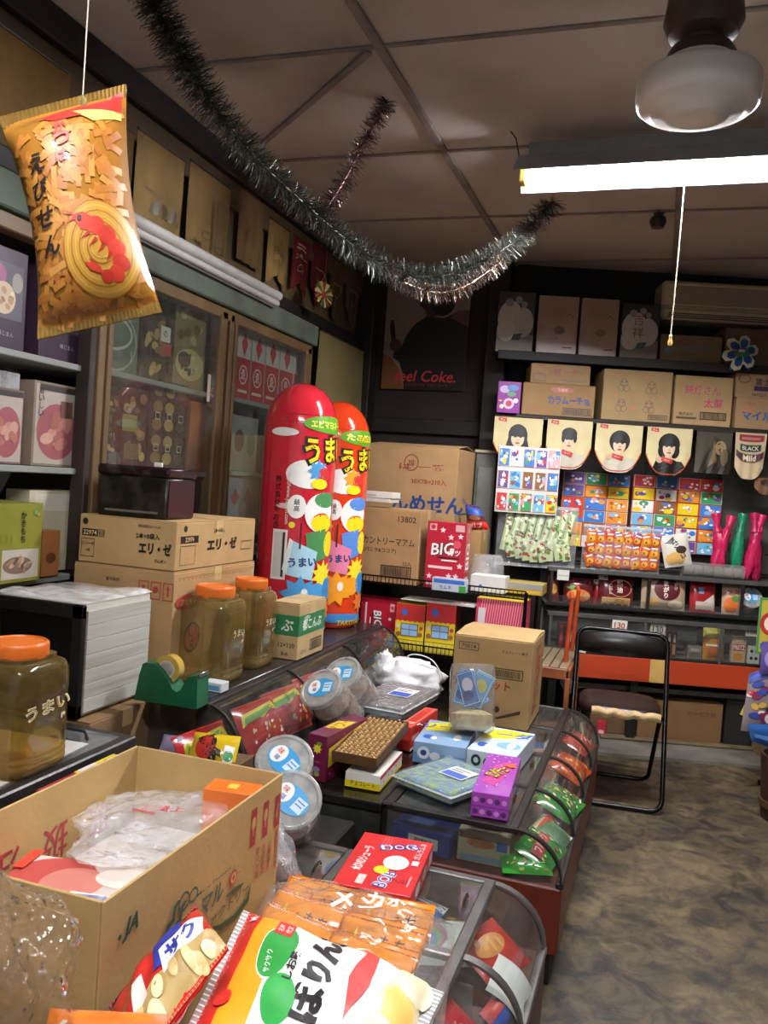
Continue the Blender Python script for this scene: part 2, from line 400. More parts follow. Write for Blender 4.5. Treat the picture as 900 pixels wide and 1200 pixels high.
# ---------------------------------------------------------------- lamps
WHITEM = mat('#d8d8d4', .35, var=.04)
def tube_light(name, label, c, length, rz, cord=None, power=TUBE_POWER):
    """ceiling fluorescent: housing, trough reflector, tube, sockets"""
    r = thing(name, label, 'ceiling light', c, rz)
    mb = MB(); mb.box((0, 0, -.03), (length*.98, .07, .06), mat('#8f9296', .4, var=.08), .006); mb.build('housing', r)
    mb = MB(); L = length/2+.03
    prof = [(-.1, -.152), (-.035, -.062), (.035, -.062), (.1, -.152), (.103, -.151), (.037, -.058), (-.037, -.058), (-.103, -.151)]
    mb.prism([(y, z) for y, z in prof], 2*L, mat('#9aa0a8', .3, var=.05), TR(L, 0, 0) @ RZ(90)); mb.build('reflector', r, smooth=0)
    for s in (-1, 1):
        mb = MB(); mb.box((s*(length/2+.005), 0, -.115), (.028, .05, .1), mat('#c79a3c', .4, var=.1), .006); mb.build('socket', r)
    mb = MB(); mb.tube([(-length/2+.012, 0, -.125), (length/2-.012, 0, -.125)], .019, mat('#fbfaff', .5, var=0, emit=power), 14); mb.build('tube', r)
    mb = MB(); mb.tube([(-length/2-.02, -.06, -.07), (-length/2-.03, -.1, -.02), (-length/2-.05, -.12, 0)], .003, mat('#2a2522'), 6); mb.build('cable', r)
    if cord:
        mb = MB(); p = V(cord); mb.tube([p, p+V((.0, -.004, -.25)), p+V((-.004, -.006, -.55)), p+V((-.008, -.01, -.78))], .0022, mat('#b9a890', .7), 6); mb.build('pull_cord', r)
        mb = MB(); e = p+V((-.008, -.01, -.815)); mb.lathe([(.003, .036), (.006, .03), (.005, .02), (.009, .006), (.006, 0)], mat('#d8a860', .3), 12, TR(*e)); mb.build('cord_knob', r)
    return r
FX = tube_light('fluorescent_fixture', 'lit white fluorescent tube under a grey trough reflector on the ceiling', (-.03, 3.46, CEIL-.03), 1.2, math.radians(-1), cord=None)
FX.matrix_world = FX.matrix_world @ RX(-7)
p = oz(803, 205, 2.7)
mb = MB(); e = ok(789, 400, (p-CAM).dot(FWD)); a = V((p.x, p.y, 2.74))
e = V((a.x-.005, a.y, e.z))
cr = thing('pull_cord', 'thin beige lamp pull cord hanging below the lit tube', 'cord', e)
mb.tube([(.005, 0, a.z-e.z+.1), (.004, .003, (a.z-e.z)*.5), (0, 0, .02)], .0022, mat('#b9a890', .7), 6); mb.build('string', cr)
mb = MB(); mb.lathe([(.003, .03), (.007, .024), (.005, .014), (.010, 0), (.007, -.012)], mat('#d8a860', .3), 12); mb.build('knob', cr)
tube_light('fluorescent_fixture', 'lit white fluorescent tube fixture above the viewer near the shop front', (-.25, .45, CEIL-.03), 1.2, math.radians(-1), power=TUBE_POWER*.68)
# opal glass globe lamp (switched off)
g = ok(818, 108, 2.28)
gl = thing('globe_lamp', 'unlit opal glass ceiling lamp with stepped round shade', 'ceiling lamp', (g.x, g.y, CEIL))
dz = CEIL-g.z
OPAL = mat('#f4f0e6', .3, var=.03, coat=.15)
mb = MB(); mb.lathe([(0, -dz+.112), (.055, -dz+.112), (.055, -dz+.135), (.09, -dz+.15), (.105, -dz+.185), (.1, -dz+.22), (.09, -.02), (.11, 0), (0, 0)], mat('#5a4438', .5, var=.2), 30); mb.build('mount', gl)
mb = MB(); mb.lathe([(.0, -dz+.08), (.09, -dz+.08), (.09, -dz+.098), (.08, -dz+.114), (0, -dz+.114)], mat('#4a4038', .35, metal=.4), 30); mb.build('collar', gl)
mb = MB(); q = -dz
mb.lathe([(0, q-.076), (.05, q-.075), (.082, q-.071), (.087, q-.062), (.117, q-.059), (.122, q-.05), (.146, q-.047), (.158, q-.036), (.163, q-.018), (.163, q+.022), (.157, q+.036), (.148, q+.042), (.12, q+.05), (.1, q+.06), (.088, q+.084)], OPAL, 44); mb.build('glass_shade', gl, smooth=60)
# small brown ceiling socket beyond the tube
p = oz(772, 248, CEIL)
mb = MB(); mb.lathe([(.0, -.085), (.03, -.08), (.042, -.05), (.036, -.03), (.02, -.02), (.03, 0), (0, 0)], mat('#3a2a20', .4, var=.2), 20)
o = mb.build('lamp_socket', T=TR(p.x, p.y, CEIL)); tag(o, 'small brown bakelite lamp socket on the ceiling beyond the tube', 'socket')
# ================================================================ left wall: cabinets, goods behind glass, pennants
CXF = -1.9
GREY = mat('#8b8d86', .5, var=.1, sc=6)
def bar(mb, c, z, m, b=.003): mb.box(c, z, m, b)
cab = thing('display_cabinet', 'tall built-in wooden cabinet with sliding glass doors along the left wall', 'cabinet', (CXF, 2.7, 0))
def part(name, boxes, parent=cab, off=V((CXF, 2.7, 0)), sm=0):
    mb = MB()
    for c, z, m, b in boxes: mb.box(V(c)-off, z, m, b)
    return mb.build(name, parent, smooth=sm)
DARKB = mat('#2e271f', .8, var=.2, sc=5)
part('back_panel', [((XL-.29, 2.65, 1.6), (.02, 3.4, 1.3), DARKB, 0)])
part('base_cabinet', [((XL-.1, 2.65, .5), (.38, 3.4, 1.0), WOODB, .004)])
part('lintel', [((CXF-.03, 2.65, 2.225), (.07, 3.46, .11), mat('#5c6a58', .7, sc=5, col2='#4d5244', bump=.1), .006)])
part('head_rail', [((CXF-.045, 2.65, 2.14), (.06, 3.4, .05), TANW, .004)])
for y, w, m in ((2.475, .03, WOODB), (2.525, .035, TANW), (3.37, .05, TANW), (3.44, .035, TANW), (4.33, .06, TANW), (1.62, .05, TANW)):
    part('post', [((CXF-.045, y, 1.6), (.06, w, 1.1), m, .004)])
for y0, y1, zz in ((1.0, 2.46, (1.77, 1.41, 1.04)), (2.55, 3.35, (1.78, 1.425, 1.04)), (3.46, 4.3, (1.79, 1.44, 1.04))):
    for z in zz: part('shelf', [((XL-.11, (y0+y1)/2, z-.011), (.32, y1-y0, .022), GREY, .003)])
for y0, y1 in ((2.55, 3.35), (3.46, 4.3)):
    o = part('glass_door', [((CXF-.02, (y0+y1)/2, 1.6), (.004, y1-y0, 1.06), GLASS(), 0)])
    for yy in (y0+.012, y1-.012): part('door_stile', [((CXF-.02, yy, 1.6), (.02, .024, 1.06), TANW, .002)], o)
p = ox(246, 455, CXF)
part('door_catch', [((CXF-.006, p.y, p.z), (.006, .02, .12), mat('#b9ae8c', .5), .002)])
# goods in the cabinet: faces turned to the room (+x)
def cabbox(name, label, cat, px0, px1, pyt, z, m, pr=None, x=-1.985, d=.1, group=None, lean=0):
    pm = (px0+px1)/2; y0, y1 = ox(px0, pyt+20, x).y, ox(px1, pyt+20, x).y; h = ox(pm, pyt, x).z-z
    return pbox(name, label, cat, (x-d/2, (y0+y1)/2, z), PI/2, y1-y0, d, h, m, {'front': pr} if pr else None, group)
def dots(n, seed, u0, v0, u1, v1, cols, a=.05, b=.05):
    r = random.Random(seed); return [('E', r.uniform(u0, u1), r.uniform(v0, v1), a*r.uniform(.6, 1.2), b*r.uniform(.6, 1.2), r.choice(cols), r.uniform(0, 90)) for _ in range(n)]
PUR = mat('#3a2836', .35, var=.06); BOWL = [('R', .08, .3, .9, .85, '#55505a'), ('E', .3, .72, .16, .1, '#a0567c'), ('E', .42, .5, .3, .16, '#c9b294'), ('E', .75, .68, .14, .1, '#9a948c')]
g = 'gift packs in the left cabinet'
cabbox('gift_box', 'purple gift box with cracker bowl picture at the far left of the top cabinet shelf', 'gift box', -14, 33, 290, 1.772, PUR, BOWL+dots(9, 1, .2, .42, .62, .58, ['#b08a5c', '#8c6a44', '#e0cca8'], .06, .035)+[('T', '味じまん', .5, .15, .05, '#9a8a90')], group=g)
cabbox('gift_box', 'purple gift box with cracker bowl picture behind the hanging snack bag', 'gift box', 50, 103, 305, 1.772, PUR, BOWL+dots(9, 2, .2, .42, .62, .58, ['#b08a5c', '#8c6a44', '#e0cca8'], .06, .035)+[('T', '味じまん', .6, .15, .05, '#9a8a90')], group=g)
PK = mat('#806660', .25, var=.1, coat=.5)
def pinkdish(s, t): return [('R', .04, .03, .96, .97, '#aca094'), ('E', .5, .42, .43, .34, '#985458')]+dots(12, s, .25, .25, .75, .6, ['#bc8474', '#c49884', '#9c6054', '#a86e60'], .13, .07)+[('R', .1, .9, .95, .97, '#3c3430'), ('T', t, .14, .76, .08, '#2a2420', {'vert': 1})]
cabbox('cracker_pack', 'clear pack of pink crackers at the far left of the second cabinet shelf', 'snack pack', -10, 28, 455, 1.412, PK, pinkdish(3, 'あられ'), group=g)
cabbox('plastic_tub', 'small clear plastic tub standing on the pink cracker pack', 'tub', -8, 23, 435, ox(8, 455, -1.985).z, clear(body=.25, bump=.3), d=.09)
cabbox('cracker_pack', 'white pack with pink crackers and black brush writing on the second cabinet shelf', 'snack pack', 40, 95, 450, 1.412, mat('#8c7c6c', .25, coat=.5), pinkdish(4, 'おいしい')+[('R', .55, .6, .8, .8, '#6a4a3c'), ('T', 'さくい', .68, .7, .06, '#1e1a16', {'vert': 1})], group=g)
cabbox('rice_cake_box', 'yellow green rice cracker box with black brush writing', 'snack box', -12, 50, 590, 1.042, mat('#80802e', .4), [('R', .25, .05, .95, .42, '#b8b0a0'), ('E', .55, .22, .28, .11, '#7a6050')]+dots(10, 5, .4, .15, .75, .3, ['#9a7c64', '#5c4838', '#b89a80'], .08, .03)+[('T', 'かきもち', .62, .7, .09, '#1c1c12', {'vert': 1, 'bold': .02}), ('C', .85, .88, .03, '#5aa060'), ('C', .9, .86, .025, '#c87a4c')]+[('R', .1+.1*i, .5, .112+.1*i, .62, '#6a6a28') for i in range(4)], x=-1.9+.0, d=.2)
cabbox('paper_carton', 'plain cream carton behind the yellow green box', 'box', 34, 92, 575, 1.042, mat('#c9bfa0', .7), [('R', .1, .75, .9, .96, '#d8d0bc')], x=-2.02, d=.1)
cabbox('snack_pouch', 'small orange brown pouch beside the yellow green box', 'snack pack', 50, 70, 622, 1.042, mat('#a86c40', .4), [('E', .5, .4, .3, .12, '#6a3c20')], x=-1.94, d=.05)
BR = mat('#4c3a28', .2, var=.3, sc=30, coat=.6)
cabbox('gift_book_box', 'grey green flat box with white arcs on the middle top shelf', 'gift box', 128, 163, 364, 1.782, mat('#6c7060', .5), [('O', .0, .62, .8, .3, .05, '#c0bfae'), ('O', .2, .5, .75, .5, .04, '#a6a794'), ('T', 'ふうき', .78, .3, .07, '#d8d4c0', {'vert': 1})], group=g, d=.16)
def cookies(s, n=18): return dots(n, s, .1, .1, .9, .9, ['#8a6c40', '#a88a54', '#6a5030', '#c0a468', '#3c2c1c'], .13, .06)
cabbox('cookie_pack', 'dark cookie pack with red and white tag on the middle top shelf', 'snack pack', 166, 205, 368, 1.782, BR, cookies(6)+[('R', .55, .62, .85, .85, '#d8d4c8'), ('T', 'の', .7, .74, .1, '#333333'), ('R', .6, .42, .9, .6, '#b04a48')], group=g)
cabbox('cookie_pack', 'pale cookie pack with picture of biscuits on the middle top shelf', 'snack pack', 206, 243, 362, 1.782, mat('#8a7a54', .3, coat=.5), [('E', .5, .3, .45, .2, '#c9b880'), ('E', .32, .35, .2, .1, '#4a4430')]+dots(14, 7, .2, .2, .8, .42, ['#6a6038', '#d8c890', '#3a3624'], .07, .035)+dots(10, 8, .1, .55, .9, .95, ['#a08a58', '#c0ac78', '#6a5430'], .12, .06), group=g)
cabbox('cookie_pack', 'narrow dark pack at the far end of the middle top shelf', 'snack pack', 245, 263, 392, 1.782, BR, cookies(9, 8), group=g)
cabbox('cookie_pack', 'narrow brown cookie pack behind the frame post on the middle second shelf', 'snack pack', 126, 139, 462, 1.427, BR, cookies(10, 10), group=g)
cabbox('cookie_pack', 'brown cookie pack with yellow label on the middle second shelf', 'snack pack', 140, 174, 455, 1.427, BR, cookies(11)+[('R', .1, .45, .6, .66, '#8c8238'), ('R', .2, .1, .7, .3, '#6a5a30')], group=g)
cabbox('cookie_tray', 'clear tray of cookies in rows on the middle second shelf', 'snack pack', 176, 221, 447, 1.427, BR, [('E', .2+.3*(i % 3), .12+.19*(i//3), .12, .07, ['#8a6c3c', '#a88a50', '#5c4426'][i % 3]) for i in range(15)]+[('F', .14+.3*(i % 3), .2+.35*(i//3), .26+.3*(i % 3), .28+.35*(i//3), .01, '#c9c4b0') for i in range(6)], group=g)
cabbox('snack_box', 'plain orange box at the end of the middle second shelf', 'box', 223, 248, 472, 1.427, mat('#b8703c', .5), [('R', .85, .35, .95, .6, '#c9b088')], group=g)
for i in range(5):
    cabbox('senbei_pack', ['first', 'second', 'third', 'fourth', 'fifth'][i]+' from the left of the red and white packs on the right top shelf', 'snack pack', 279+i*16.5, 294.5+i*16.5, 387+i*6, 1.792, mat('#c9c0b8', .3, coat=.5),
        [('R', 0, 0, 1, .6, '#b83038'), ('P', [(.5, .62), (.75, .8), (.5, .98), (.25, .8)], '#b83038'), ('O', .5, .36, .32, .14, .02, '#e8d8d0'), ('T', 'ゑ', .5, .36, .16, '#e8d8d0'), ('R', .15, .1, .85, .14, '#e0c8c0')], group='red and white packs on the right cabinet shelf')
cabbox('senbei_pack', 'pale grey pack with brown and green ovals beside the red balloon', 'snack pack', 271, 302, 488, 1.442, mat('#8a8a80', .35), [('E', .3, .55, .18, .2, '#4a2c28'), ('E', .75, .5, .16, .22, '#4a6a48')], x=-2.0)
cabbox('senbei_pack', 'blue grey pack with dark red diamonds low beside the red balloon', 'snack pack', 268, 304, 556, 1.2, mat('#7a8088', .35), [('P', [(.2, .3), (.35, .5), (.2, .7), (.05, .5)], '#7c3038'), ('P', [(.6, .3), (.75, .5), (.6, .7), (.45, .5)], '#7c3038')], x=-1.97, d=.16)
# white plastic conduit along the lintel
mb = MB(); cz = thing('conduit', 'white plastic double conduit running along the green lintel', 'conduit', (CXF+.02, 3.2, 2.3))
for k, (dx, dz, r) in enumerate(((.018, .012, .022), (.012, -.024, .015))):
    mb = MB(); mb.tube([(dx, -.66, dz), (dx, .58, dz)], r, mat('#c4c2bc', .35, var=.08), 14); mb.build(['main_tube', 'lower_tube'][k], cz)
mb = MB(); mb.box((0, -.04, -.01), (.012, 1.24, .07), mat('#8c8a84', .5), .003); mb.build('backing_strip', cz)
# cloth pennants
def banner(name, label, cat, T, w, h, m, prints=(), bot=lambda u: 0, rip=.006, edge=None, group=None, tap=0, nu=16, nv=14, wav=3.):
    """hanging cloth: local x across, origin at the top centre, facing -y; bot(u) lifts the lower edge (fraction of h)"""
    r = thing(name, label, cat, (0, 0, 0), 0, group); r.matrix_world = T
    def fn(x, y, k=0):
        u = x/w; f = 1-y/h; hh = 1-bot(u)
        zz = -f*hh*h; rp = rip*math.sin(u*wav*2*PI+f*2)*f+rip*.6*math.sin(f*5+u*3)*f
        return (((u-.5)*(1-tap*f))*w, rp-k-.002, zz)
    mb = MB(); mb.grid(lambda u, v: fn(u*w, v*h), nu, nv, m); mb.grid(lambda u, v: V(fn(w-u*w, v*h))+V((0, .0025, 0)), nu, nv, m); mb.build('cloth', r)
    if prints:
        mb = MB(); pr = list(prints)
        # writing is laid on unclipped cloth rows, so v counts from the lower edge
        prnt(mb, pr, w, h, fn, sub=.03, dk=.0009, k0=1.2); mb.build('printing', r, smooth=0)
    mb = MB(); mb.tube([(-w/2, -.002, .003), (w/2, -.002, .003)], .005, mat('#3a2c1e'), 6); mb.build('hanging_rod', r)
    if edge:
        mb = MB(); mb.tube([V(fn(u/24*w, 0))+V((0, -.001, 0)) for u in range(25)], .0035, ink(edge), 6); mb.build('fringe', r)
    return r
def wallban(name, label, px0, px1, pyt, pyb, hexc, prints=(), bot=lambda u: 0, x=-1.972, group='old cloth pennants under the ceiling', edge=None, **k):
    pm = (px0+px1)/2; a, b = ox(px0, (pyt+pyb)/2, x), ox(px1, (pyt+pyb)/2, x); zt, zb = ox(pm, pyt, x).z, ox(pm, pyb, x).z
    return banner(name, label, 'pennant', TR(x, (a.y+b.y)/2, zt) @ RZ(90), b.y-a.y, zt-zb, mat(hexc, .9, var=.22, sc=6, bump=.1, bsc=20, spec=.15), prints, bot, group=group, edge=edge, **k)
swal = lambda u: .2*(1-abs(2*u-1)); pnt = lambda u: .3*abs(2*u-1)
wallban('pennant', 'brown cloth at the far left above the hanging snack bag', -40, 82, 45, 150, '#7c6038')
wallban('pennant', 'narrow brown cloth edge just right of the snack bag', 140, 154, 150, 262, '#6a5434')
wallban('pennant', 'sand coloured cloth with faded leaves, first whole one right of the snack bag', 157, 214, 168, 280, '#8a7148', [('E', .42, .3, .1, .07, '#5c4a2c', 30), ('E', .62, .33, .09, .06, '#5c4a2c', -20), ('E', .8, .32, .08, .05, '#5c4a2c', 40), ('R', .3, .23, .95, .26, '#6a5634'), ('R', .2, .45, .8, .47, '#7a6440')])
wallban('pennant', 'sand coloured cloth with faded building print above the conduit end', 219, 268, 203, 303, '#8a7148', [('R', .08, .1, .3, .12, '#4a3a24'), ('T', '7.6.100', .25, .12, .06, '#4a3a24'), ('R', .55, .1, .62, .7, '#6c5836'), ('R', .7, .12, .95, .75, '#76603c'), ('O', .8, .15, .1, .05, .01, '#4e3e26'), ('O', .45, .25, .1, .05, .01, '#5c4a2c')])
wallban('pennant', 'brown cloth hanging right of the building print cloth', 279, 308, 228, 312, '#6e5838', [('P', [(.3, .3), (.5, .5), (.42, .55), (.25, .4)], '#5a462a')])
wallban('pennant', 'tan swallowtail pennant reading LOOK beside the red one', 313, 337, 262, 338, '#8a7044', [('T', 'LOOK', .5, .5, .1, '#3a2c1c', {'rot': -20, 'w': .5}), ('R', .3, .32, .7, .42, '#a07c40')], swal)
wallban('pennant', 'dark red swallowtail pennant with white characters', 342, 361, 280, 345, '#6a2424', [('T', 'スキー', .5, .62, .12, '#c9b49a', {'w': .7}), ('R', .2, .78, .8, .82, '#c9b49a'), ('R', .25, .86, .75, .9, '#c9b49a'), ('O', .5, .35, .18, .09, .02, '#c9b49a')], swal)
wallban('pennant', 'dark red pointed pennant behind the gold pinwheel', 364, 383, 288, 362, '#5c2422', [('O', .5, .5, .3, .12, .02, '#a08868')], pnt)
wallban('pennant', 'brown pointed pennant right of the gold pinwheel', 386, 402, 305, 380, '#5a4632', [('O', .5, .5, .3, .12, .02, '#8a7250')], pnt)
wallban('pennant', 'brown pointed pennant nearest the corner post', 405, 421, 318, 384, '#5a4632', [('O', .5, .5, .3, .15, .02, '#8a7250')], pnt)
# khaki drape at the end of the cabinet
a, b = ox(374, 400, -1.93), ox(427, 440, -1.93)
banner('drape', 'khaki cloth drape between the cabinet and the corner post', 'drape', TR(-1.93, (a.y+b.y)/2, 2.28) @ RZ(90), b.y-a.y, 1.1, mat('#74683e', .9, var=.15, sc=4), rip=.02, nu=30, wav=2.6)
# foil pinwheel
def petal_wheel(name, label, p, R, n, cols, core, T):
    r = thing(name, label, 'pinwheel', p); r.matrix_world = MX.Translation(p) @ T
    for i in range(n):
        mb = MB(); a0, a1 = 2*PI*i/n, 2*PI*(i+1)/n; am = (a0+a1)/2
        P = lambda a, q, y: (math.cos(a)*q, y, math.sin(a)*q)
        mb.add([P(am, R*.15, 0), P(a0, R*.55, -.004), P(a0+.03, R*.96, -.008), P(am, R, .004), P(a1-.03, R*.96, .002), P(a1, R*.55, .004), P(am, R*.6, -.006)],
               [(0,6,1),(1,6,2),(2,6,3),(3,6,4),(4,6,5),(5,6,0)], cols[i % len(cols)]); mb.build('blade', r, smooth=0)
    mb = MB(); mb.lathe([(0, -.02), (R*.2, -.014), (R*.28, 0), (0, .0)], core, 18, RX(90) @ TR(0, 0, .0)); mb.build('hub', r)
    return r
foil = [mat('#d8b450', .2, metal=.5), mat('#5a7058', .2, metal=.5), mat('#e8cc80', .2, metal=.5), mat('#9a5048', .2, metal=.5)]
p = ox(380, 345, -1.8)
w = petal_wheel('foil_pinwheel', 'gold and green foil pinwheel with red hub hanging before the pennants', p, .072, 14, foil, mat('#8c2420', .3), RZ(70) @ RX(-8))
mb = MB(); mb.tube([(0, 0, .07), (0, 0, CEIL-p.z)], .0012, mat('#6a6258'), 5); o = mb.build('thread', w, (RZ(70) @ RX(-8)).inverted())
# poster on the back wall
def flat_panel(name, label, cat, T, w, h, th, m, prints, frame=None, group=None, sub=None):
    r = thing(name, label, cat, (0,0,0), 0, group); r.matrix_world = T
    mb = MB(); mb.box((0, th/2, h/2), (w, th, h), m, min(.001, th*.4)); mb.build('sheet', r, smooth=0)
    mb = MB(); prnt(mb, prints, w, h, lambda u, v, k: (-w/2+u, -k, v)); mb.build('printing', r, smooth=0); return r
a, b = oy(450, 400, 5.355), oy(548, 400, 5.355); zt, zb = oy(500, 333, 5.355).z, oy(500, 457, 5.355).z
flat_panel('poster', 'dark soda poster of a person drinking from a bottle with red lettering', 'poster', TR((a.x+b.x)/2, 5.358, zb), b.x-a.x, zt-zb, .003, mat('#8a7a6a', .5), [
 ('P', [(0, 0), (.28, 0), (.2, .2), (.1, .3), (0, .34)], '#7a4a2a'),
 ('P', [(.28, 0), (1, 0), (1, .72), (.86, .74), (.7, .68), (.5, .7), (.36, .62), (.27, .52), (.22, .42), (.14, .42), (.12, .3), (.2, .26), (.25, .16)], '#14100e'),
 ('P', [(.5, .68), (.47, .76), (.4, .8), (.42, .9), (.5, .97), (.62, .97), (.62, .7)], '#4a3228'), ('E', .68, .84, .15, .14, '#100c0a'),
 ('P', [(.78, .68), (1, .6), (1, .76), (.84, .74)], '#6a4038'), ('P', [(.1, .4), (.16, .38), (.12, .6), (.1, .66), (.07, .66), (.06, .6)], '#1a1210'), ('E', .14, .42, .07, .06, '#4a3026'),
 ('T', 'feel Coke.', .53, .13, .11, '#c03438', {'bold': .015, 'shear': .2, 'w': .72}), ('T', 'スカッとさわやか コカ・コーラ', .5, .045, .032, '#8a3034')])
# clock-like white junction box and dark corner things
p = oy(578, 323, 5.22); mb = MB(); mb.box((0, 0, 0), (.045, .03, .05), mat('#9a948a', .5), .006); mb.lathe([(.008, 0), (.008, .004)], mat('#3c3834'), 12, TR(0, -.015, 0) @ RX(90))
o = mb.build('wall_outlet', T=TR(*p)); tag(o, 'small white outlet high on the dark post beside the top shelf', 'outlet')
# ---------------------------------------------------------------- tinsel garlands
def spline(pts, n):
    out = []; m = len(pts)
    for i in range(m-1):
        p0, p1, p2, p3 = pts[max(i-1, 0)], pts[i], pts[i+1], pts[min(i+2, m-1)]
        for k in range(n):
            t = k/n; out.append(.5*((2*p1)+(p2-p0)*t+(2*p0-5*p1+4*p2-p3)*t*t+(3*p1-p0-3*p2+p3)*t**3))
    return out+[pts[-1]]
def garland(label, pix, R, n, mats, seed):
    pts = spline([ok(*p) for p in pix], 12); o = pts[0]; r = thing('tinsel_garland', label, 'garland', o, group='tinsel garlands under the ceiling'); q = random.Random(seed)
    mb = MB(); mb.tube([p-o for p in pts], .004, mats[0], 5); mb.build('core_wire', r)
    mb = MB()
    for i in range(n):
        f = q.random()*(len(pts)-1.001); k = int(f); a = pts[k].lerp(pts[k+1], f-k)-o; t = (pts[k+1]-pts[k]).normalized()
        d = V((q.gauss(0, 1), q.gauss(0, 1), q.gauss(0, 1))); d = (d-t*d.dot(t)*.75).normalized(); L = R*q.uniform(.6, 1.05)
        s = d.cross(t).normalized()*.0011; s = (s*q.uniform(-1, 1)+t*.0011*q.choice((-1, 1))); tip = a+d*L+V((0, 0, -.25*L*q.random()))
        mb.add([a-s, a+s, tip+s*.6, tip-s*.6], [(0,1,2,3)], q.choice(mats))
    f = mb.build('fringe', r, smooth=0); f['kind'] = 'stuff'
GR = [mat('#4a4c42', .35, metal=.6), mat('#4c5048', .35, metal=.6), mat('#3a3630', .45, metal=.4), mat('#666a62', .3, metal=.7)]
PKT = [mat('#8a6a66', .3, metal=.8), mat('#8a6a64', .25, metal=.9), mat('#b0a09a', .15, metal=1), mat('#3c2c2a', .4, metal=.5)]
BZ = [mat('#5c4a3c', .35, metal=.7), mat('#77675a', .3, metal=.8), mat('#3c3028', .45, metal=.4)]
garland('long dark green tinsel garland swagging across the ceiling from the left', [(150, -60, 2.42), (190, 20, 2.47), (235, 100, 2.55), (300, 185, 2.75), (370, 250, 3.0), (430, 300, 3.3), (480, 323, 3.6), (540, 318, 3.75), (600, 285, 3.8), (648, 236, 3.95)], .07, 7500, GR, 1)
garland('short pinkish tinsel garland dropping from the middle of the ceiling', [(453, 118, 3.17), (438, 145, 3.15), (415, 190, 3.1), (392, 230, 3.05), (370, 252, 3.02), (340, 225, 2.95), (318, 198, 2.85)], .05, 2000, PKT, 2)
garland('bronze tinsel garland hanging lowest in front of the poster', [(452, 316, 3.45), (480, 334, 3.5), (515, 343, 3.6), (550, 333, 3.65), (590, 304, 3.75)], .045, 1400, BZ, 3)
# ---------------------------------------------------------------- pillow bags
def pillow(root, c4, th, m, prints=(), pinch=.0, W=.2, H=.3, seal=None, sub=.02, wr=.0, seed=0, nu=18, nv=22, nrm=None, sealw=.05, body='body', flatback=False, kdk=.0004, pexp=2.4):
    """air-filled bag between four corners TL, TR, BR, BL (root-local), bulging both ways; prints on its face"""
    TL, TRc, BRc, BL = [V(p) for p in c4]; N = nrm or ((TRc-TL).cross(BL-TL)).normalized(); N = -N if N.dot(V((0, -1, 0))) < 0 and not nrm else N
    q = random.Random(seed); ph = [q.uniform(0, 6) for _ in range(6)]
    def pos(u, v, side, k=0):
        uu = .5+(u-.5)*(1-pinch*math.sin(PI*v)); e = TL.lerp(TRc, uu).lerp(BL.lerp(BRc, uu), 1-v)
        vv = min(max((v-sealw)/(1-2*sealw), 0), 1)
        b = max(0, (1-abs(2*u-1)**pexp))**.62*max(0, (1-abs(2*vv-1)**(pexp+.6)))**.6
        w = wr*(math.sin(u*9+ph[0]+v*4)*math.sin(v*11+ph[1])+.6*math.sin(u*21+ph[2]-v*13+ph[3]))*min(1, b*2+.15)
        ss = side*(.15 if (flatback and side < 0) else 1)
        return e+N*(ss*(th/2*b)+w+(k if side > 0 else 0)+side*.0006)
    mb = MB(); mb.grid(lambda u, v: pos(u, v, 1), nu, nv, m); mb.grid(lambda u, v: pos(1-u, v, -1), nu, nv, m); o = mb.build(body, root, smooth=70)
    if prints:
        mb = MB(); prnt(mb, prints, W, H, lambda x, y, k: pos(x/W, y/H, 1, k+.0012), sub=sub, dk=kdk); mb.build('printing', root, smooth=60)
    if seal:
        for v0, v1 in ((0, sealw), (1-sealw, 1)):
            mb = MB(); n = 60
            mb.grid(lambda u, v: pos(u, v0+(v1-v0)*v, 1, .0015+.0012*(int(u*n) % 2)), n, 2, seal); mb.grid(lambda u, v: pos(1-u, v0+(v1-v0)*v, -1, 0)-N*.0015, n, 2, seal); mb.build('seal', root, smooth=0)
    return pos
# hanging inflated snack bag
K = 1.45
cs = [ok(-2, 138, 1.36), ok(148, 99, 1.46), ok(190, 366, 1.5), ok(44, 398, 1.4)]
hang = ok(97, 112, 1.425)
sb = thing('inflatable_snack_bag', 'inflatable orange shrimp snack bag hanging from a string', 'inflatable bag', hang)
q = random.Random(5); st = []
for i in range(300):
    u, v, a, L = q.uniform(.08, .92), q.uniform(.05, .86), q.uniform(0, PI), q.uniform(.05, .085); c, s = math.cos(a)*L, math.sin(a)*L*.55
    w = .015; nx, nz = -math.sin(a)*w*1.6, math.cos(a)*w
    st.append(('P', [(u-c+nx, v-s+nz), (u-c-nx, v-s-nz), (u+c-nx, v+s-nz), (u+c+nx, v+s+nz)], q.choice(['#b87c34', '#b0722a', '#be863e', '#a86826', '#b4782b', '#a06024'])))
pr = [('P', [(.36, .9), (.97, .97), (.97, .86), (.7, .855)], '#b02c28'), ('P', [(.55, .9), (.97, .86), (.97, .83), (.75, .82)], '#e8c860'), ('P', [(.3, .9), (.52, .92), (.66, .86), (.42, .86)], '#b83028')]
pr += [('E', .66, .28, .33-.0*i, .2, '#b88830') for i in range(1)]+[('O', .66, .28, .33-.035*i, .2-.022*i, .006, ['#96621e', '#c09c4c'][i % 2]) for i in range(8)]
RS = '#c03a28'   # shrimp: head, bent body in segments, tail fan, feelers, legs
pr += [('P', [(.45, .43), (.56, .435), (.66, .4), (.62, .35), (.52, .365)], RS)]
for i, (u, v, a, b_, r_) in enumerate(((.66, .37, .075, .04, -30), (.735, .325, .075, .042, -42), (.79, .27, .07, .042, -62), (.8, .21, .065, .04, -95), (.74, .17, .06, .034, 15), (.66, .165, .05, .026, 0))): pr += [('E', u, v, a, b_, [RS, '#b43222'][i % 2], r_)]
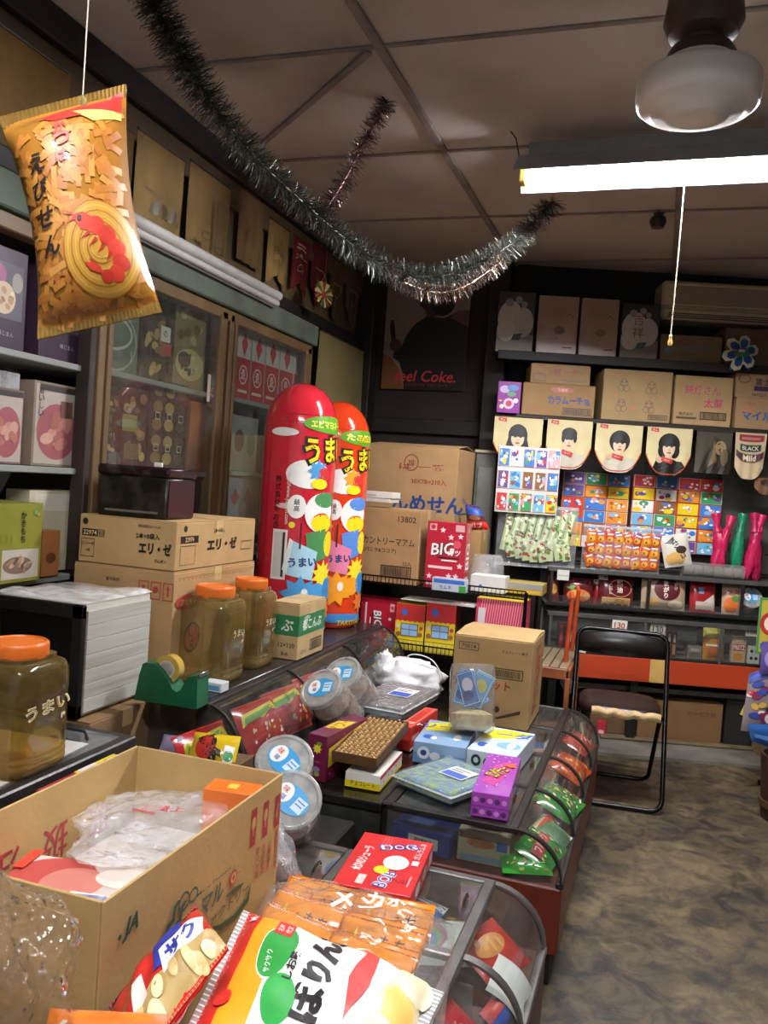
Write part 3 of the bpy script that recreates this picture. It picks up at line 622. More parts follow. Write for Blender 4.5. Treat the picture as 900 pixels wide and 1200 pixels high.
pr += [('P', [(.63, .175), (.53, .2), (.5, .235), (.56, .225), (.54, .25), (.62, .205)], RS)]
pr += [('P', [(.47, .428), (.36, .46), (.47, .44)], RS), ('P', [(.48, .42), (.38, .4), (.49, .41)], RS)]+[('P', [(.58+.05*i, .355-.03*i), (.5+.06*i, .325-.035*i), (.6+.05*i, .34-.03*i)], '#a82c20') for i in range(4)]+[('C', .525, .412, .011, '#2a2a34')]
pr += [('T', c, u, v, .085, '#1c1410', {'bold': .03, 'shear': .1}) for c, u, v in (('え', .22, .69), ('び', .21, .575), ('せ', .21, .455), ('ん', .23, .335))]
pr += [('T', c, u, v, .06, '#d03830', {'bold': .03}) for c, u, v in (('か', .47, .82), ('っ', .48, .76), ('ぱ', .46, .69))]
GOLDF = mat('#a06c28', .16, var=.12, sc=9, coat=1)
bpos = pillow(sb, [p-hang for p in cs], .15, GOLDF, st, pinch=.2, W=.2, H=.36, seal=mat('#8a6a30', .2, var=.25, sc=20, metal=.4, coat=.5), sub=.012, nu=26, nv=34, kdk=.00018, sealw=.055, nrm=-(FWD+RIGHT*-.15).normalized())
mb = MB(); prnt(mb, pr, .2, .36, lambda x, y, k: bpos(x/.2, y/.36, 1, k+.0032), sub=.008, dk=.0004); mb.build('printing', sb, smooth=60)
mb = MB(); mb.tube([(0, 0, -.01), (.001, .001, .5), (0, 0, CEIL-hang.z)], .0012, mat('#a89a88'), 5); mb.build('string', sb)
mb = MB(); mb.lathe([(.006, -.002), (.011, 0), (.006, .002)], mat('#c9b070', .3, metal=.8), 16, TR(0, -.004, -.012) @ RX(90)); mb.build('eyelet', sb)
# ================================================================ shop furniture
STEEL = mat('#6e6c68', .35, metal=.7, var=.2, sc=12, bump=.05)
DKST = mat('#35322f', .4, metal=.5, var=.25, sc=12)
REDW = mat('#6a2a1a', .4, var=.3, sc=5, dist=(1, 1, .2), bump=.05)
BLACKP = mat('#15140f', .45, var=.3, sc=8)
PANE = clear('#e8ebe8', .05, .04, haze='#c9c4b8')
def glass_case(name, label, xb, xr, xf, y0, y1, zf, zb, zt, n, wood, mid=None, rail=DKST, lids=True, legs=True, rw=.011, ends=(1, 1)):
    """counter case: wooden base, flat glass lids behind a rail, quarter-round glass front in n bays; open box inside"""
    r = thing(name, label, 'display case', (xr, y0, 0)); O_ = V((xr, y0, 0))
    def P(nm, c, z, m, b=.003, par=r):
        mb = MB(); mb.box(V(c)-O_, z, m, b); return mb.build(nm, par, smooth=0)
    ym, yl = (y0+y1)/2, y1-y0
    P('base', ((xb+xf)/2, ym, (zf+zb)/2), (xf-xb, yl, zb-zf), wood, .006)
    if legs:
        for x in (xb+.05, xf-.05):
            for y in (y0+.05, y1-.05): P('foot', (x, y, zf/2), (.06, .06, zf), BLACKP, .004)
    P('back_wall', (xb+.008, ym, (zb+zt)/2), (.016, yl, zt-zb), BLACKP)
    P('front_sill', (xf-.008, ym, zb+.008), (.022, yl, .018), rail)
    P('top_rail', (xr, ym, zt-.006), (.03, yl, .02), rail, .004)
    cols = [xb, xr] if mid is None else [xb, mid, xr]
    for x in cols[:-1]: P('back_rail', (x+.014, ym, zt-.006), (.03, yl, .02), rail, .004)
    a, b = xf-xr-.006, zt-zb-.012
    arc = lambda t: V((xr+math.sin(t)*a, 0, zb+.008+math.cos(t)*b))
    yy = [y0+yl*i/n for i in range(n+1)]
    for i, y in enumerate(yy):
        yv = min(max(y, y0+.01), y1-.01)
        mb = MB(); pts = []
        for k in range(11):
            q = arc(PI/2*k/10); pts.append(V((q.x, yv, q.z))-O_)
        # flat metal strip bent over the glass
        vs = []; fs = []
        for p in pts: vs += [p+V((0, -rw, 0)), p+V((0, rw, 0)), p+V((.005, rw, .005)), p+V((.005, -rw, .005))]
        for k in range(10):
            for e in range(4): fs.append((k*4+e, k*4+(e+1) % 4, k*4+4+(e+1) % 4, k*4+4+e))
        fs += [(0, 1, 2, 3), (43, 42, 41, 40)]; mb.add(vs, fs, rail); mb.build('rib', r)
        for j in range(len(cols)-1):
            P('cross_bar', ((cols[j]+cols[j+1])/2+.014, yv, zt-.006), (cols[j+1]-cols[j]-.03, .024, .018), rail, .003)
        if 0 < i < n: P('divider', ((xb+xf)/2-.05, yv, zb+(zt-zb)*.32), (xf-xb-.12, .005, (zt-zb)*.6), clear('#dfe4e0', .12, .05))
    for i in range(n):
        mb = MB(); ya, yb = yy[i]+.006, yy[i+1]-.006
        mb.grid(lambda u, v: V((arc(PI/2*v).x-.001, ya+(yb-ya)*u, arc(PI/2*v).z-.001))-O_, 2, 12, PANE); mb.build('curved_pane', r)
        if lids:
            for j in range(len(cols)-1):
                l = P('lid_pane', ((cols[j]+cols[j+1])/2+.014, (ya+yb)/2, zt-.004), (cols[j+1]-cols[j]-.04, yb-ya-.01, .004), PANE, 0)
                mb = MB(); hx = cols[j+1]-.035; h = V((hx, ya+(yb-ya)*.62, zt+.001))-O_
                mb.tube([h+V((0, -.028, 0)), h+V((0, -.02, .009)), h+V((0, .02, .009)), h+V((0, .028, 0))], .0035, mat('#5a5038', .3, metal=.8), 6); mb.build('lid_handle', l)
    for e, y in ((0, y0+.004), (1, y1-.004)):
        if not ends[e]: continue
        mb = MB(); pol = [(xb, zb), (xf-.01, zb)]+[(arc(PI/2*(10-k)/10).x-.002, arc(PI/2*(10-k)/10).z-.002) for k in range(11)]+[(xb, zt-.012)]
        mb.prism([(x-O_.x, z) for x, z in pol], .003, PANE, TR(0, y-y0, 0)); mb.build('end_pane', r, smooth=0)
    return r
ZC = .45
glass_case('glass_counter', 'low glass counter with curved front and red wooden base beside the chair', -.742, -.337, -.185, 2.45, 3.95, .1, .30, ZC, 4, REDW)
glass_case('glass_counter', 'nearest low glass counter with hinged lids under the snack bags', -1.0, -.335, -.185, .62, 2.1, .1, .30, ZC, 4, mat('#5c2c1e', .45, var=.3, sc=5, dist=(1, 1, .2)), mid=-.72, rail=STEEL)
glass_case('glass_counter', 'upper glass case row under the tape dispenser and plastic jars', -1.52, -1.28, -1.13, 2.27, 3.98, 0, .47, .72, 3, BLACKP, legs=False, lids=False, rw=.005)
# top deck of the upper row
mb = MB(); mb.box((0, 0, 0), (.235, 1.70, .006), mat('#2a2926', .25, var=.2, sc=6), .002); o = mb.build('counter_top', T=TR(-1.408, 3.125, .7245)); tag(o, 'black flat top board of the upper glass case row', 'counter top')
# dark stone-look block between the rows
blk = thing('dark_cabinet', 'dark mottled low cabinet under the maroon candy box', 'cabinet', (-.875, 3.15, 0))
mb = MB(); mb.box((0, 0, .21), (.256, 1.4, .42), mat('#23251f', .4, var=.4, sc=18, col2='#35382f'), .004); mb.build('body', blk, smooth=0)
mb = MB(); mb.box((0, 0, .436), (.262, 1.42, .028), mat('#1c1b18', .18, var=.25, sc=6), .004); mb.build('top_board', blk, smooth=0)
# left near case with the big jar on it
t = thing('glass_top_case', 'dark case with a flat glass lid under the orange lidded jar', 'display case', (-1.56, 1.15, 0))
def P_(nm, c, z, m, b=.003, par=t, o=V((-1.56, 1.15, 0))):
    mb = MB(); mb.box(V(c)-o, z, m, b); return mb.build(nm, par, smooth=0)
ZJ = .75
P_('body', (-1.56, 1.15, .35), (.68, 1.34, .70), BLACKP, .004)
for x in (-1.885, -1.235): P_('frame_bar', (x, 1.15, ZJ-.025), (.03, 1.36, .05), DKST, .004)
for y in (.49, 1.16, 1.815): P_('cross_bar', (-1.56, y, ZJ-.025), (.64, .03, .05), DKST, .004)
for y in (.825, 1.49): P_('lid_pane', (-1.56, y, ZJ-.003), (.62, .63, .006), clear('#c8ccc8', .1, .05), 0)
mb = MB(); q = V((-1.34, 1.74, ZJ))-V((-1.56, 1.15, 0)); mb.tube([q+V((-.04, 0, 0)), q+V((-.03, 0, .02)), q+V((.03, 0, .02)), q+V((.04, 0, 0))], .004, BLACKP, 6); mb.build('lid_handle', t)
mb = MB(); mb.box((0, 0, .0015), (.42, .5, .002), mat('#c9c8c0', .6), 0); o = mb.build('paper_sheet', T=TR(-1.47, 1.45, ZJ) @ RZ(4), smooth=0); tag(o, 'white paper sheet lying under the orange lidded jar', 'paper')
# ---------------------------------------------------------------- back bench with two tiers of glass boxes
ORG = mat('#b23e1c', .45, var=.15, sc=6, dist=(.2, 1, 1))
bench = thing('candy_bench', 'long bench with orange front board and two tiers of glass candy boxes', 'display bench'); bench.matrix_world = bwT(0, 0, 0)
def Q(nm, s0, s1, t0, t1, z0, z1, m, b=.003, par=bench):
    mb = MB(); mb.box(((s0+s1)/2, -(t0+t1)/2, (z0+z1)/2), (s1-s0, t1-t0, z1-z0), m, b); return mb.build(nm, par, smooth=0)
Q('front_board', .36, 2.3, .48, .5, .375, .515, ORG, .004)
Q('front_board_tape', .975, 1.06, .4995, .5015, .378, .513, mat('#c9a45c', .4), .0005)['label'] = 'strip of tan tape on the orange board'
Q('deck', .36, 2.3, .06, .48, .49, .512, mat('#3a3430', .6))
for s in (.42, .9, 2.2):
    for tt in (.12, .45): Q('leg', s-.025, s+.025, tt-.025, tt+.025, 0.018, .49, BLACKP)
Q('brace', .5, 2.2, .38, .42, .3, .33, STEEL)
Q('back_panel', .36, 2.3, .05, .065, .5, 1.0, mat('#2c2a28', .6))
LBAR = mat('#8d8d8a', .3, metal=.8, var=.15)
for z0, z1, tf, nm in ((.515, .745, .49, 'lower'), (.78, 1.0, .41, 'upper')):
    Q('tier_floor', .36, 2.3, .07, tf, z0-.006, z0+.006, mat('#6a6862', .5))
    Q('tier_top', .36, 2.3, .07, tf-.01, z1-.008, z1, mat('#55534e', .3) if nm == 'upper' else clear('#f4f6f4', .03, .03), .001)
    Q('rail', .36, 2.3, tf-.006, tf+.012, z1-.02, z1+.006, LBAR, .003)
    Q('rail', .36, 2.3, tf-.004, tf+.008, z0-.004, z0+.016, DKST, .003)
    ss = (.38, .93, 1.37, 1.88, 2.29) if nm == 'lower' else (.38, .955, 1.5, 1.9, 2.29)
    for i, s in enumerate(ss):
        Q('upright', s-.009, s+.009, tf-.006, tf+.01, z0, z1, LBAR if nm == 'lower' else DKST, .002)
        Q('divider', s-.003, s+.003, .08, tf-.01, z0, z1-.01, clear('#d8dcd8', .15, .05), 0)
        if i: Q('front_pane', ss[i-1]+.01, s-.01, tf-.002, tf+.002, z0+.012, z1-.018 if nm == 'lower' else z0+.06, clear('#f0f2f0', .012, .03), 0)
    Q('tier_back', .36, 2.3, .066, .075, z0, z1, mat('#b4b4b0' if nm == 'lower' else '#4a4844', .5), 0)
# shelves over the bench: long carton shelf and the deep top shelf
sh = thing('wall_shelf', 'black wooden shelf high on the back wall under the gift boxes', 'shelf'); sh.matrix_world = bwT(0, 0, 0)
zS = bw(700, 418, .32).z
Q('board', -.03, 2.4, 0, .33, zS-.03, zS, WOODK, .004, sh); Q('front_lip', -.03, 2.4, .32, .34, zS-.05, zS+.004, WOODK, .004, sh)
zS2 = bw(700, 491, .36).z
sh2 = thing('wall_shelf', 'dark shelf along the back wall carrying the row of cartons', 'shelf'); sh2.matrix_world = bwT(0, 0, 0)
Q('board', .1, 2.4, 0, .37, zS2-.03, zS2, WOODK, .004, sh2)
for s in (.1, 2.35): Q('bracket', s, s+.03, 0, .3, zS2-.2, zS2-.03, WOODK, .004, sh2)
mb = MB()
bk = thing('metal_cabinet', 'dull grey metal cabinet doors behind the pennants and card sheets', 'cabinet'); bk.matrix_world = bwT(0, 0, 0)
Q('body', .05, 2.4, .0, .035, 1.0, zS2-.04, mat('#3c3b36', .5, var=.3, sc=3), .004, bk)
for i in range(5): Q('door_panel', .07+i*.46, .51+i*.46, .035, .047, 1.02, zS2-.06, mat('#4a4942', .45, var=.25, sc=4, bump=.05), .006, bk)
# ---------------------------------------------------------------- folding chair (faces the room)
ch = thing('folding_chair', 'black padded folding chair with torn taped seat edge', 'chair', (-.12, 4.22, 0), math.radians(5))
BT = mat('#141312', .25, metal=.6, var=.2); PAD = mat('#16130f', .32, var=.15, sc=8, bump=.05)
W2 = .215; mb = MB()
def bend(pts, rad=.05, n=5):
    out = []; pts = [V(p) for p in pts]
    for i, p in enumerate(pts):
        if i in (0, len(pts)-1): out.append(p); continue
        a = p+(pts[i-1]-p).normalized()*rad; b = p+(pts[i+1]-p).normalized()*rad
        for k in range(n+1):
            t_ = k/n; out.append((a*(1-t_)**2)+(p*2*t_*(1-t_))+(b*t_**2))
    return out
fr = [(0, -.2, .014), (-W2, -.2, .014), (-W2, .12, .78), (W2, .12, .78), (W2, -.2, .014), (0, -.2, .014)]
mb.tube(bend(fr, .06), .0115, BT, 10); mb.build('front_leg_frame', ch)
mb = MB(); w3 = W2-.03; rr = [(0, .24, .014), (-w3, .24, .014), (-w3, -.1, .42), (-w3, -.14, .43)]; mb.tube(bend(rr, .06), .0105, BT, 10)
mb.tube(bend([(0, .24, .014), (w3, .24, .014), (w3, -.1, .42), (w3, -.14, .43)], .06), .0105, BT, 10); mb.build('rear_leg_frame', ch)
for z, y in ((.12, -.157),): mb = MB(); mb.tube([(-W2, y, z), (W2, y, z)], .008, BT, 8)
def padgrid(u, v):
    x = (u-.5)*2; w_ = 1-abs(x)**5; f = V((x*(W2-.006), .1-.035*(1-x*x)-.022*math.sin(PI*v)*w_**.5, .665+v*.115*(1-.25*x*x)))
    return f
mb = MB(); mb.grid(padgrid, 20, 10, PAD); mb.grid(lambda u, v: padgrid(1-u, v)+V((0, .02+.022*math.sin(PI*v), 0)), 20, 10, PAD); mb.build('backrest', ch, smooth=70)
mb = MB(); n = 32
prof = []
for k in range(n):
    a = 2*PI*k/n; c_, s_ = math.cos(a), math.sin(a); q = 1/((abs(c_)**3.4+abs(s_)**3.4)**(1/3.4)); prof.append((c_*q*.19, s_*q*.19))
vs = []; fs = []
for sc_, z in ((.96, .425), (1, .435), (1, .455), (.95, .468), (.6, .474), (.01, .475)): vs += [(x*sc_, y*sc_-.01, z) for x, y in prof]
for i in range(5):
    for k in range(n): fs.append((i*n+k, i*n+(k+1) % n, (i+1)*n+(k+1) % n, (i+1)*n+k))
fs.append(tuple(range(n))[::-1]); mb.add(vs, fs, mat('#251713', .35, var=.2, sc=8, bump=.05)); mb.build('seat', ch, smooth=50)
mb = MB()
mb.grid(lambda u, v: V((-.13+u*.31, -.206-.012*math.sin(v*PI)+.012*abs(u-.5)*2-.004*math.sin(u*37), .425+v*.04+.004*math.sin(u*23))), 30, 5, mat('#c8ab7c', .9, var=.2, sc=30, bump=.4, bsc=60)); o = mb.build('torn_foam', ch); o['label'] = 'tan foam and tape showing along the torn seat edge'
# ================================================================ goods on the left counters
ZU = .728
def jar(name, label, c, s, h, lid, tint, rz=0, prints=None, group=None, body=.14, lidr=.37, lz=None):
    """square plastic snack jar: ribbed body, round neck, screw lid"""
    r = thing(name, label, 'jar', c, rz, group); m = clear(tint, body, .08, haze='#a08a50'); q = s/2
    hb = h*.86
    mb = MB(); mb.lathe([(q*.9, 0), (q*.97, .006), (q, .02), (q, .1*h), (q*.985, .11*h), (q, .12*h), (q, .15*h), (q*.985, .16*h), (q, .17*h), (q, hb*.86), (q*.985, hb*.92), (q*.92, hb*.975), (q*.8, hb), (q*.74, hb*1.005), (q*.74, h*.9)], m, 40, sq=7); mb.build('body', r, smooth=50)
    mb = MB(); R = s*lidr; z0 = h*.88; n = 48
    mb.lathe([(R, z0), (R*1.02, z0+.002), (R*1.02, h-.008), (R*1.0, h-.003), (R*.95, h), (R*.9, h), (R*.87, h-.003), (0, h-.003)], mat(lid, .4, var=.05), n)
    L = mb.build('lid', r, smooth=35)
    if prints:
        mb = MB(); prnt(mb, prints, s, hb, lambda u, v, k: (q+k+.0005, -q+u, v)); mb.build('printing', r, smooth=0)
    return r
ORL = '#d96a1c'
a, b = oz(21, 921, ZJ+.003), oz(80, 891, ZJ+.003); s = b.y-a.y; ja = min(a.x, -1.235)
jh = oz(21, 921, ZJ)  # height from the pixel row of the lid top
hj = ox(64, 745, ja-s*.4).z-ZJ
umai = [('T', 'うまい', .52, .6, .13, '#e8dcb0', {'bold': .04, 'rot': 6, 'w': .8}), ('T', 'うまい', .52, .6, .11, '#7c6a30', {'bold': -.005, 'rot': 6, 'w': .74}), ('T', '棒', .8, .48, .06, '#e8dcb0', {'bold': .03})]
jar('snack_jar', 'large empty amber plastic jar with orange lid at the far left', (ja-s/2, a.y+s/2, ZJ+.003), s, hj, ORL, '#dcc478', prints=umai, body=.22)
def cjar(px, py, s, topy, tx, label, tint='#d4c8ae'):
    p = oz(px, py, ZU); h = ox(tx, topy, p.x-s/2).z-ZU
    return jar('snack_jar', label, (p.x-s/2, p.y+s/2, ZU), s, h, ORL, tint, body=.3, group='orange lidded jars on the upper case', prints=[('T', 'うまい', .6, .6, .09, '#c8b894', {'bold': .02}), ('T', '棒', .75, .48, .05, '#c8b894', {'bold': .02})])
cjar(258, 806, .178, 684, 262, 'brown plastic jar with orange lid beside the tape dispenser')
cjar(300, 786, .16, 677, 297, 'brown plastic jar with orange lid partly behind another jar')
for i, px in enumerate((262,)):
    p = oz(262, 684, 1.05); 
# tape dispenser
p = oz(157, 820, ZU); td = thing('tape_dispenser', 'green tape dispenser with a roll of clear tape', 'tape dispenser', (p.x, p.y, ZU), math.radians(3))
GRN = mat('#145a36', .4, var=.15, sc=12); k = .00060
prof = [(0, 0), (.012, .075), (.022, .112), (.03, .117), (.062, .118), (.085, .1), (.11, .075), (.125, .05), (.14, .042), (.152, .048), (.17, .085), (.178, .093), (.2, .098), (.206, .09), (.21, .0)]
mb = MB(); mb.prism(prof, .072, GRN, TR(0, 0, 0)); mb.build('body', td, smooth=20)
mb = MB(); n = 40; R0, R1 = .043, .027; vs = []; fs = []
for y in (.02, .052):
    for R in (R1, R0): vs += [(math.cos(2*PI*i/n)*R, y, math.sin(2*PI*i/n)*R) for i in range(n)]
for i in range(n):
    j = (i+1) % n; fs += [(i, j, n+j, n+i), (2*n+i, 3*n+i, 3*n+j, 2*n+j), (n+i, n+j, 3*n+j, 3*n+i), (i, 2*n+i, 2*n+j, j)]
mb.add(vs, fs, mat('#c9a84a', .15, var=.1, coat=1)); mb.build('tape_roll', td, TR(.092, 0, .1))
mb = MB(); mb.lathe([(.027, .018), (.027, .054), (.022, .054), (.022, .018)], mat('#cfc9b8', .5), 30, RX(-90) @ TR(0, 0, 0)); mb.build('roll_core', td, TR(.092, .0, .1))
mb = MB(); mb.box((.207, .036, .098), (.006, .06, .012), mat('#8a8a88', .3, metal=.9), .001); mb.build('cutter', td)
p = oz(258, 813, ZU); pbox('blade_box', 'small white and blue box behind the tape dispenser', 'box', (p.x-.035, p.y+.03, ZU), 0, .07, .05, .03, mat('#d0d4d4', .4), {'front': [('R', .1, .2, .9, .7, '#5a9ac0')]})
# konbu carton
p = oz(347, 775, ZU); q = oz(383, 762, ZU); hk = ox(348, 709, p.x).z-ZU
gk = [('R', .0, .42, 1, .78, '#2c7a4c')]
carton('small_carton', 'small tan carton with green band before the red balloon', (p.x-.06, p.y+.135, ZU), 0, .12, .26, hk, CARD('#b99a66'), {'right': gk+[('T', '都こんぶ', .5, .6, .2, '#e8e8d8', {'bold': .02}), ('T', '中野の', .3, .72, .08, '#e8e8d8'), ('F', .45, .1, .9, .3, .02, '#2a2a22'), ('B', .5, .13, .85, .27, '#2a2a22'), ('T', '12×12', .2, .14, .07, '#3a3428')], 'front': gk+[('T', 'ぶ', .6, .6, .2, '#e8e8d8', {'bold': .02}), ('T', '12×120', .6, .25, .08, '#3a3428'), ('T', 'B-6', .55, .1, .07, '#3a3428')]})
# cartons, tin, white louvred box
e = ray(204, 670)*(-1.5/ray(204, 670).x)+CAM; dE = ox(297, 650, -1.5).y-e.y; hE = ox(204, 612, -1.5).z-e.z
LC = CARD('#b58c58')
carton('biscuit_carton', 'tan biscuit carton printed 22974 under the black tin', (-1.69, e.y+dE/2, e.z), 0, .38, dE, hE, CARD('#bb945e'), {
 'front': [('C', .06, .85, .07, '#2a2420'), ('R', .03, .55, .2, .7, '#241e18'), ('T', '22974', .115, .625, .1, '#cfae7c', {'bold': .02}), ('F', .21, .55, .27, .7, .012, '#241e18'), ('T', '03', .24, .625, .09, '#241e18'), ('F', .03, .12, .17, .5, .012, '#4a3c2c'), ('T', 'エリーゼ', .1, .4, .07, '#241e18'), ('T', '12個', .1, .26, .06, '#241e18'), ('T', '賞味期限2007.01.25', .73, .86, .06, '#5a4c3a'), ('T', '2本×8袋入', .72, .66, .12, '#241e18', {'bold': .02}), ('T', 'エリ・ゼ', .8, .42, .25, '#1c1612', {'bold': .05, 'w': .33}), ('T', 'ブルボン', .86, .18, .07, '#1c1612', {'bold': .02})],
 'right': [('C', .1, .85, .07, '#2a2420'), ('R', .05, .55, .25, .7, '#241e18'), ('T', '22974', .15, .625, .1, '#cfae7c', {'bold': .02}), ('F', .05, .1, .22, .5, .012, '#4a3c2c'), ('T', '2本×8袋入', .5, .78, .1, '#241e18'), ('T', 'エリ・ゼ', .55, .48, .27, '#1c1612', {'bold': .05, 'w': .38}), ('F', .8, .3, .95, .5, .012, '#4a3c2c')]})
carton('pork_snack_carton', 'tan carton with red medallion under the biscuit carton', (-1.692, e.y+dE/2, .72), 0, .395, dE+.01, e.z-.722, CARD('#b78f5b'), {
 'front': [('T', '賞味期限', .4, .88, .035, '#4a3c2c'), ('F', .66, .74, .76, .9, .01, '#b04438'), ('F', .78, .74, .88, .9, .01, '#b04438'), ('F', .9, .74, 1.0, .9, .01, '#b04438'), ('P', [(.93, .84), (.95, .88), (.97, .84)], '#b04438'), ('R', .94, .78, .96, .84, '#b04438'), ('C', .83, .83, .03, '#b04438'), ('P', [(.69, .86), (.73, .86), (.71, .79)], '#b04438')],
 'right': [('R', .04, .935, .98, .94, '#8a5a2a')]+[('C', .06+.045*i, .92, .008, '#8a4a20') for i in range(20)]+[('E', .16, .72, .14, .07, '#b04438'), ('T', 'ぶたメン', .16, .72, .06, '#e8d8b8'), ('C', .22, .38, .14, '#2a1c16'), ('C', .22, .38, .12, '#b8382c'), ('C', .22, .45, .07, '#2a1c16'), ('C', .22, .45, .055, '#c84a34'), ('T', '8', .22, .3, .12, '#2a1c16')]})
crt = thing('wooden_crate', 'dark wooden crate carrying the carton stack behind the upper case', 'crate', (-1.71, e.y+dE/2, 0))
for i in range(6):
    mb = MB(); mb.box((0, 0, .06+i*.12), (.36, dE+.02, .112), WOODB, .004); mb.build('plank', crt, smooth=0)
p = ox(192, 610, -1.5); zt = e.z+hE; hT = ox(192, 548, -1.56).z-zt
tin = thing('tin_box', 'worn black tin box with dented lid on the biscuit carton', 'tin', (-1.70, e.y+.12, zt), math.radians(4))
mb = MB(); BLT = mat('#17140f', .3, metal=.3, sc=14, col2='#4a4238', thr=.66); RDT = mat('#3a1c22', .3, metal=.3, var=.3, sc=10)
mb.box((0, 0, hT*.4), (.26, .2, hT*.8), BLT, .006); mb.build('body', tin)
mb = MB(); mb.box((0, 0, hT*.9), (.272, .212, hT*.2), mat('#2c1a1c', .25, metal=.5, sc=9, col2='#7a706a', thr=.62), .008); mb.build('lid', tin)
mb = MB(); mb.box((.132, 0, hT*.4), (.003, .18, hT*.7), RDT, 0); mb.build('side_panel', tin, smooth=0)
mb = MB(); mb.box((0, -.101, hT*.12), (.2, .003, .008), mat('#8a8478', .3, metal=.6), .001); mb.build('trim_line', tin, smooth=0)
mb = MB(); mb.box((0.07, -.06, hT+.008), (.03, .012, .016), mat('#d8d4c8', .5), .002); mb.build('paper_tab', tin, smooth=0)
# white louvred box on the case row
ZF = .705; c_ = oz(94, 843, ZF); fy = .33; hf = ox(94, 711, c_.x).z-ZF; wf = .33
fz = thing('bread_box', 'white slatted box with black front and plastic film on top', 'box', (c_.x-wf/2, c_.y+fy/2, ZF))
mb = MB(); mb.box((0, 0, hf/2), (wf-.02, fy-.004, hf-.004), mat('#c9c6ba', .5), .002); mb.build('body', fz, smooth=0)
for i in range(7):
    mb = MB(); z = .012+(hf-.03)*(i+.5)/7; mb.box((wf/2-.006, 0, z), (.012, fy-.02, (hf-.03)/7-.0012), mat('#bcbaae', .5, sc=7, dist=(1, .2, 5), col2='#8a7c66', thr=.66), .0012); mb.build('slat', fz, smooth=0)
for nm, c, z in (('front_frame', (0, -fy/2-.006, hf-.02), (wf, .02, .04)), ('front_frame', (0, -fy/2-.006, .02), (wf, .02, .04)), ('front_frame', (wf/2-.018, -fy/2-.006, hf/2), (.036, .02, hf)), ('front_frame', (-wf/2+.018, -fy/2-.006, hf/2), (.036, .02, hf))):
    mb = MB(); mb.box(c, z, BLACKP, .003); mb.build(nm, fz, smooth=0)
mb = MB(); mb.box((0, -fy/2+.002, hf/2), (wf-.06, .006, hf-.06), mat('#0f0e0c', .2), 0); mb.build('front_panel', fz, smooth=0)
mb = MB(); q = random.Random(4); mb.grid(lambda u, v: V(((u-.5)*wf*.98, (v-.5)*fy*1.0, hf+.004+.012*(math.sin(u*7+v*5)*math.sin(v*9+u*3)+1)*.5*(1 if .02 < u < .98 and .02 < v < .98 else 0))), 30, 24, clear('#ffffff', .5, .15, .15, 12)); mb.build('plastic_film', fz, smooth=60)
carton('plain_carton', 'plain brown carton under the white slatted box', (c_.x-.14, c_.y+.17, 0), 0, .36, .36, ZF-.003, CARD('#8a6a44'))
# ---------------------------------------------------------------- inflated snack-stick balloons
def balloon(label, px, Y, py_top, half, hexc, prints, face_deg):
    p = oy(px, 600, Y); x = p.x; R = half; zt = oy(px, py_top, Y).z; h = zt-ZU
    r = thing('inflatable_snack_stick', label, 'inflatable', (x, Y, ZU), 0, 'giant inflatable snack sticks')
    m = mat(hexc, .14, var=.03, coat=.6)
    dome = R*1.45
    def rad(z):
        t = max(0, (z-(h-dome))/dome); b = max(0, 1-z/.05)
        return R*(max(0, 1-t**2.5)**.5)*(1-.14*b*b)
    zs = [0, .008, .025, .05]+[.05+(h-dome-.05)*i/8 for i in range(1, 9)]+[h-dome+dome*math.sin(PI/2*i/9) for i in range(1, 10)]
    mb = MB(); mb.lathe([(max(rad(z), 0) if i < len(zs)-1 else 0, z) for i, z in enumerate(zs)], m, 40); mb.build('body', r, smooth=80)
    # pleats near the dome
    for z in (h-dome*.62, h-dome*.75):
        mb = MB(); mb.tube([(math.cos(a)*(rad(z)+.0005), math.sin(a)*(rad(z)+.0005), z) for a in [2*PI*i/40 for i in range(40)]], .0018, m, 5, closed=True); mb.build('seam', r)
    W = 2*PI*R*.5; base = math.radians(face_deg)
    def fn(u, v, k): a = base+(u-W/2)/R; q = rad(v)+k+.001; return (math.cos(a)*q, math.sin(a)*q, v)
    mb = MB(); prnt(mb, prints, W, h, fn, sub=.02, dk=.0005); mb.build('printing', r, smooth=60)
    return r
YEL, BK, WHT = '#f2d81c', '#16120e', '#f0eee6'
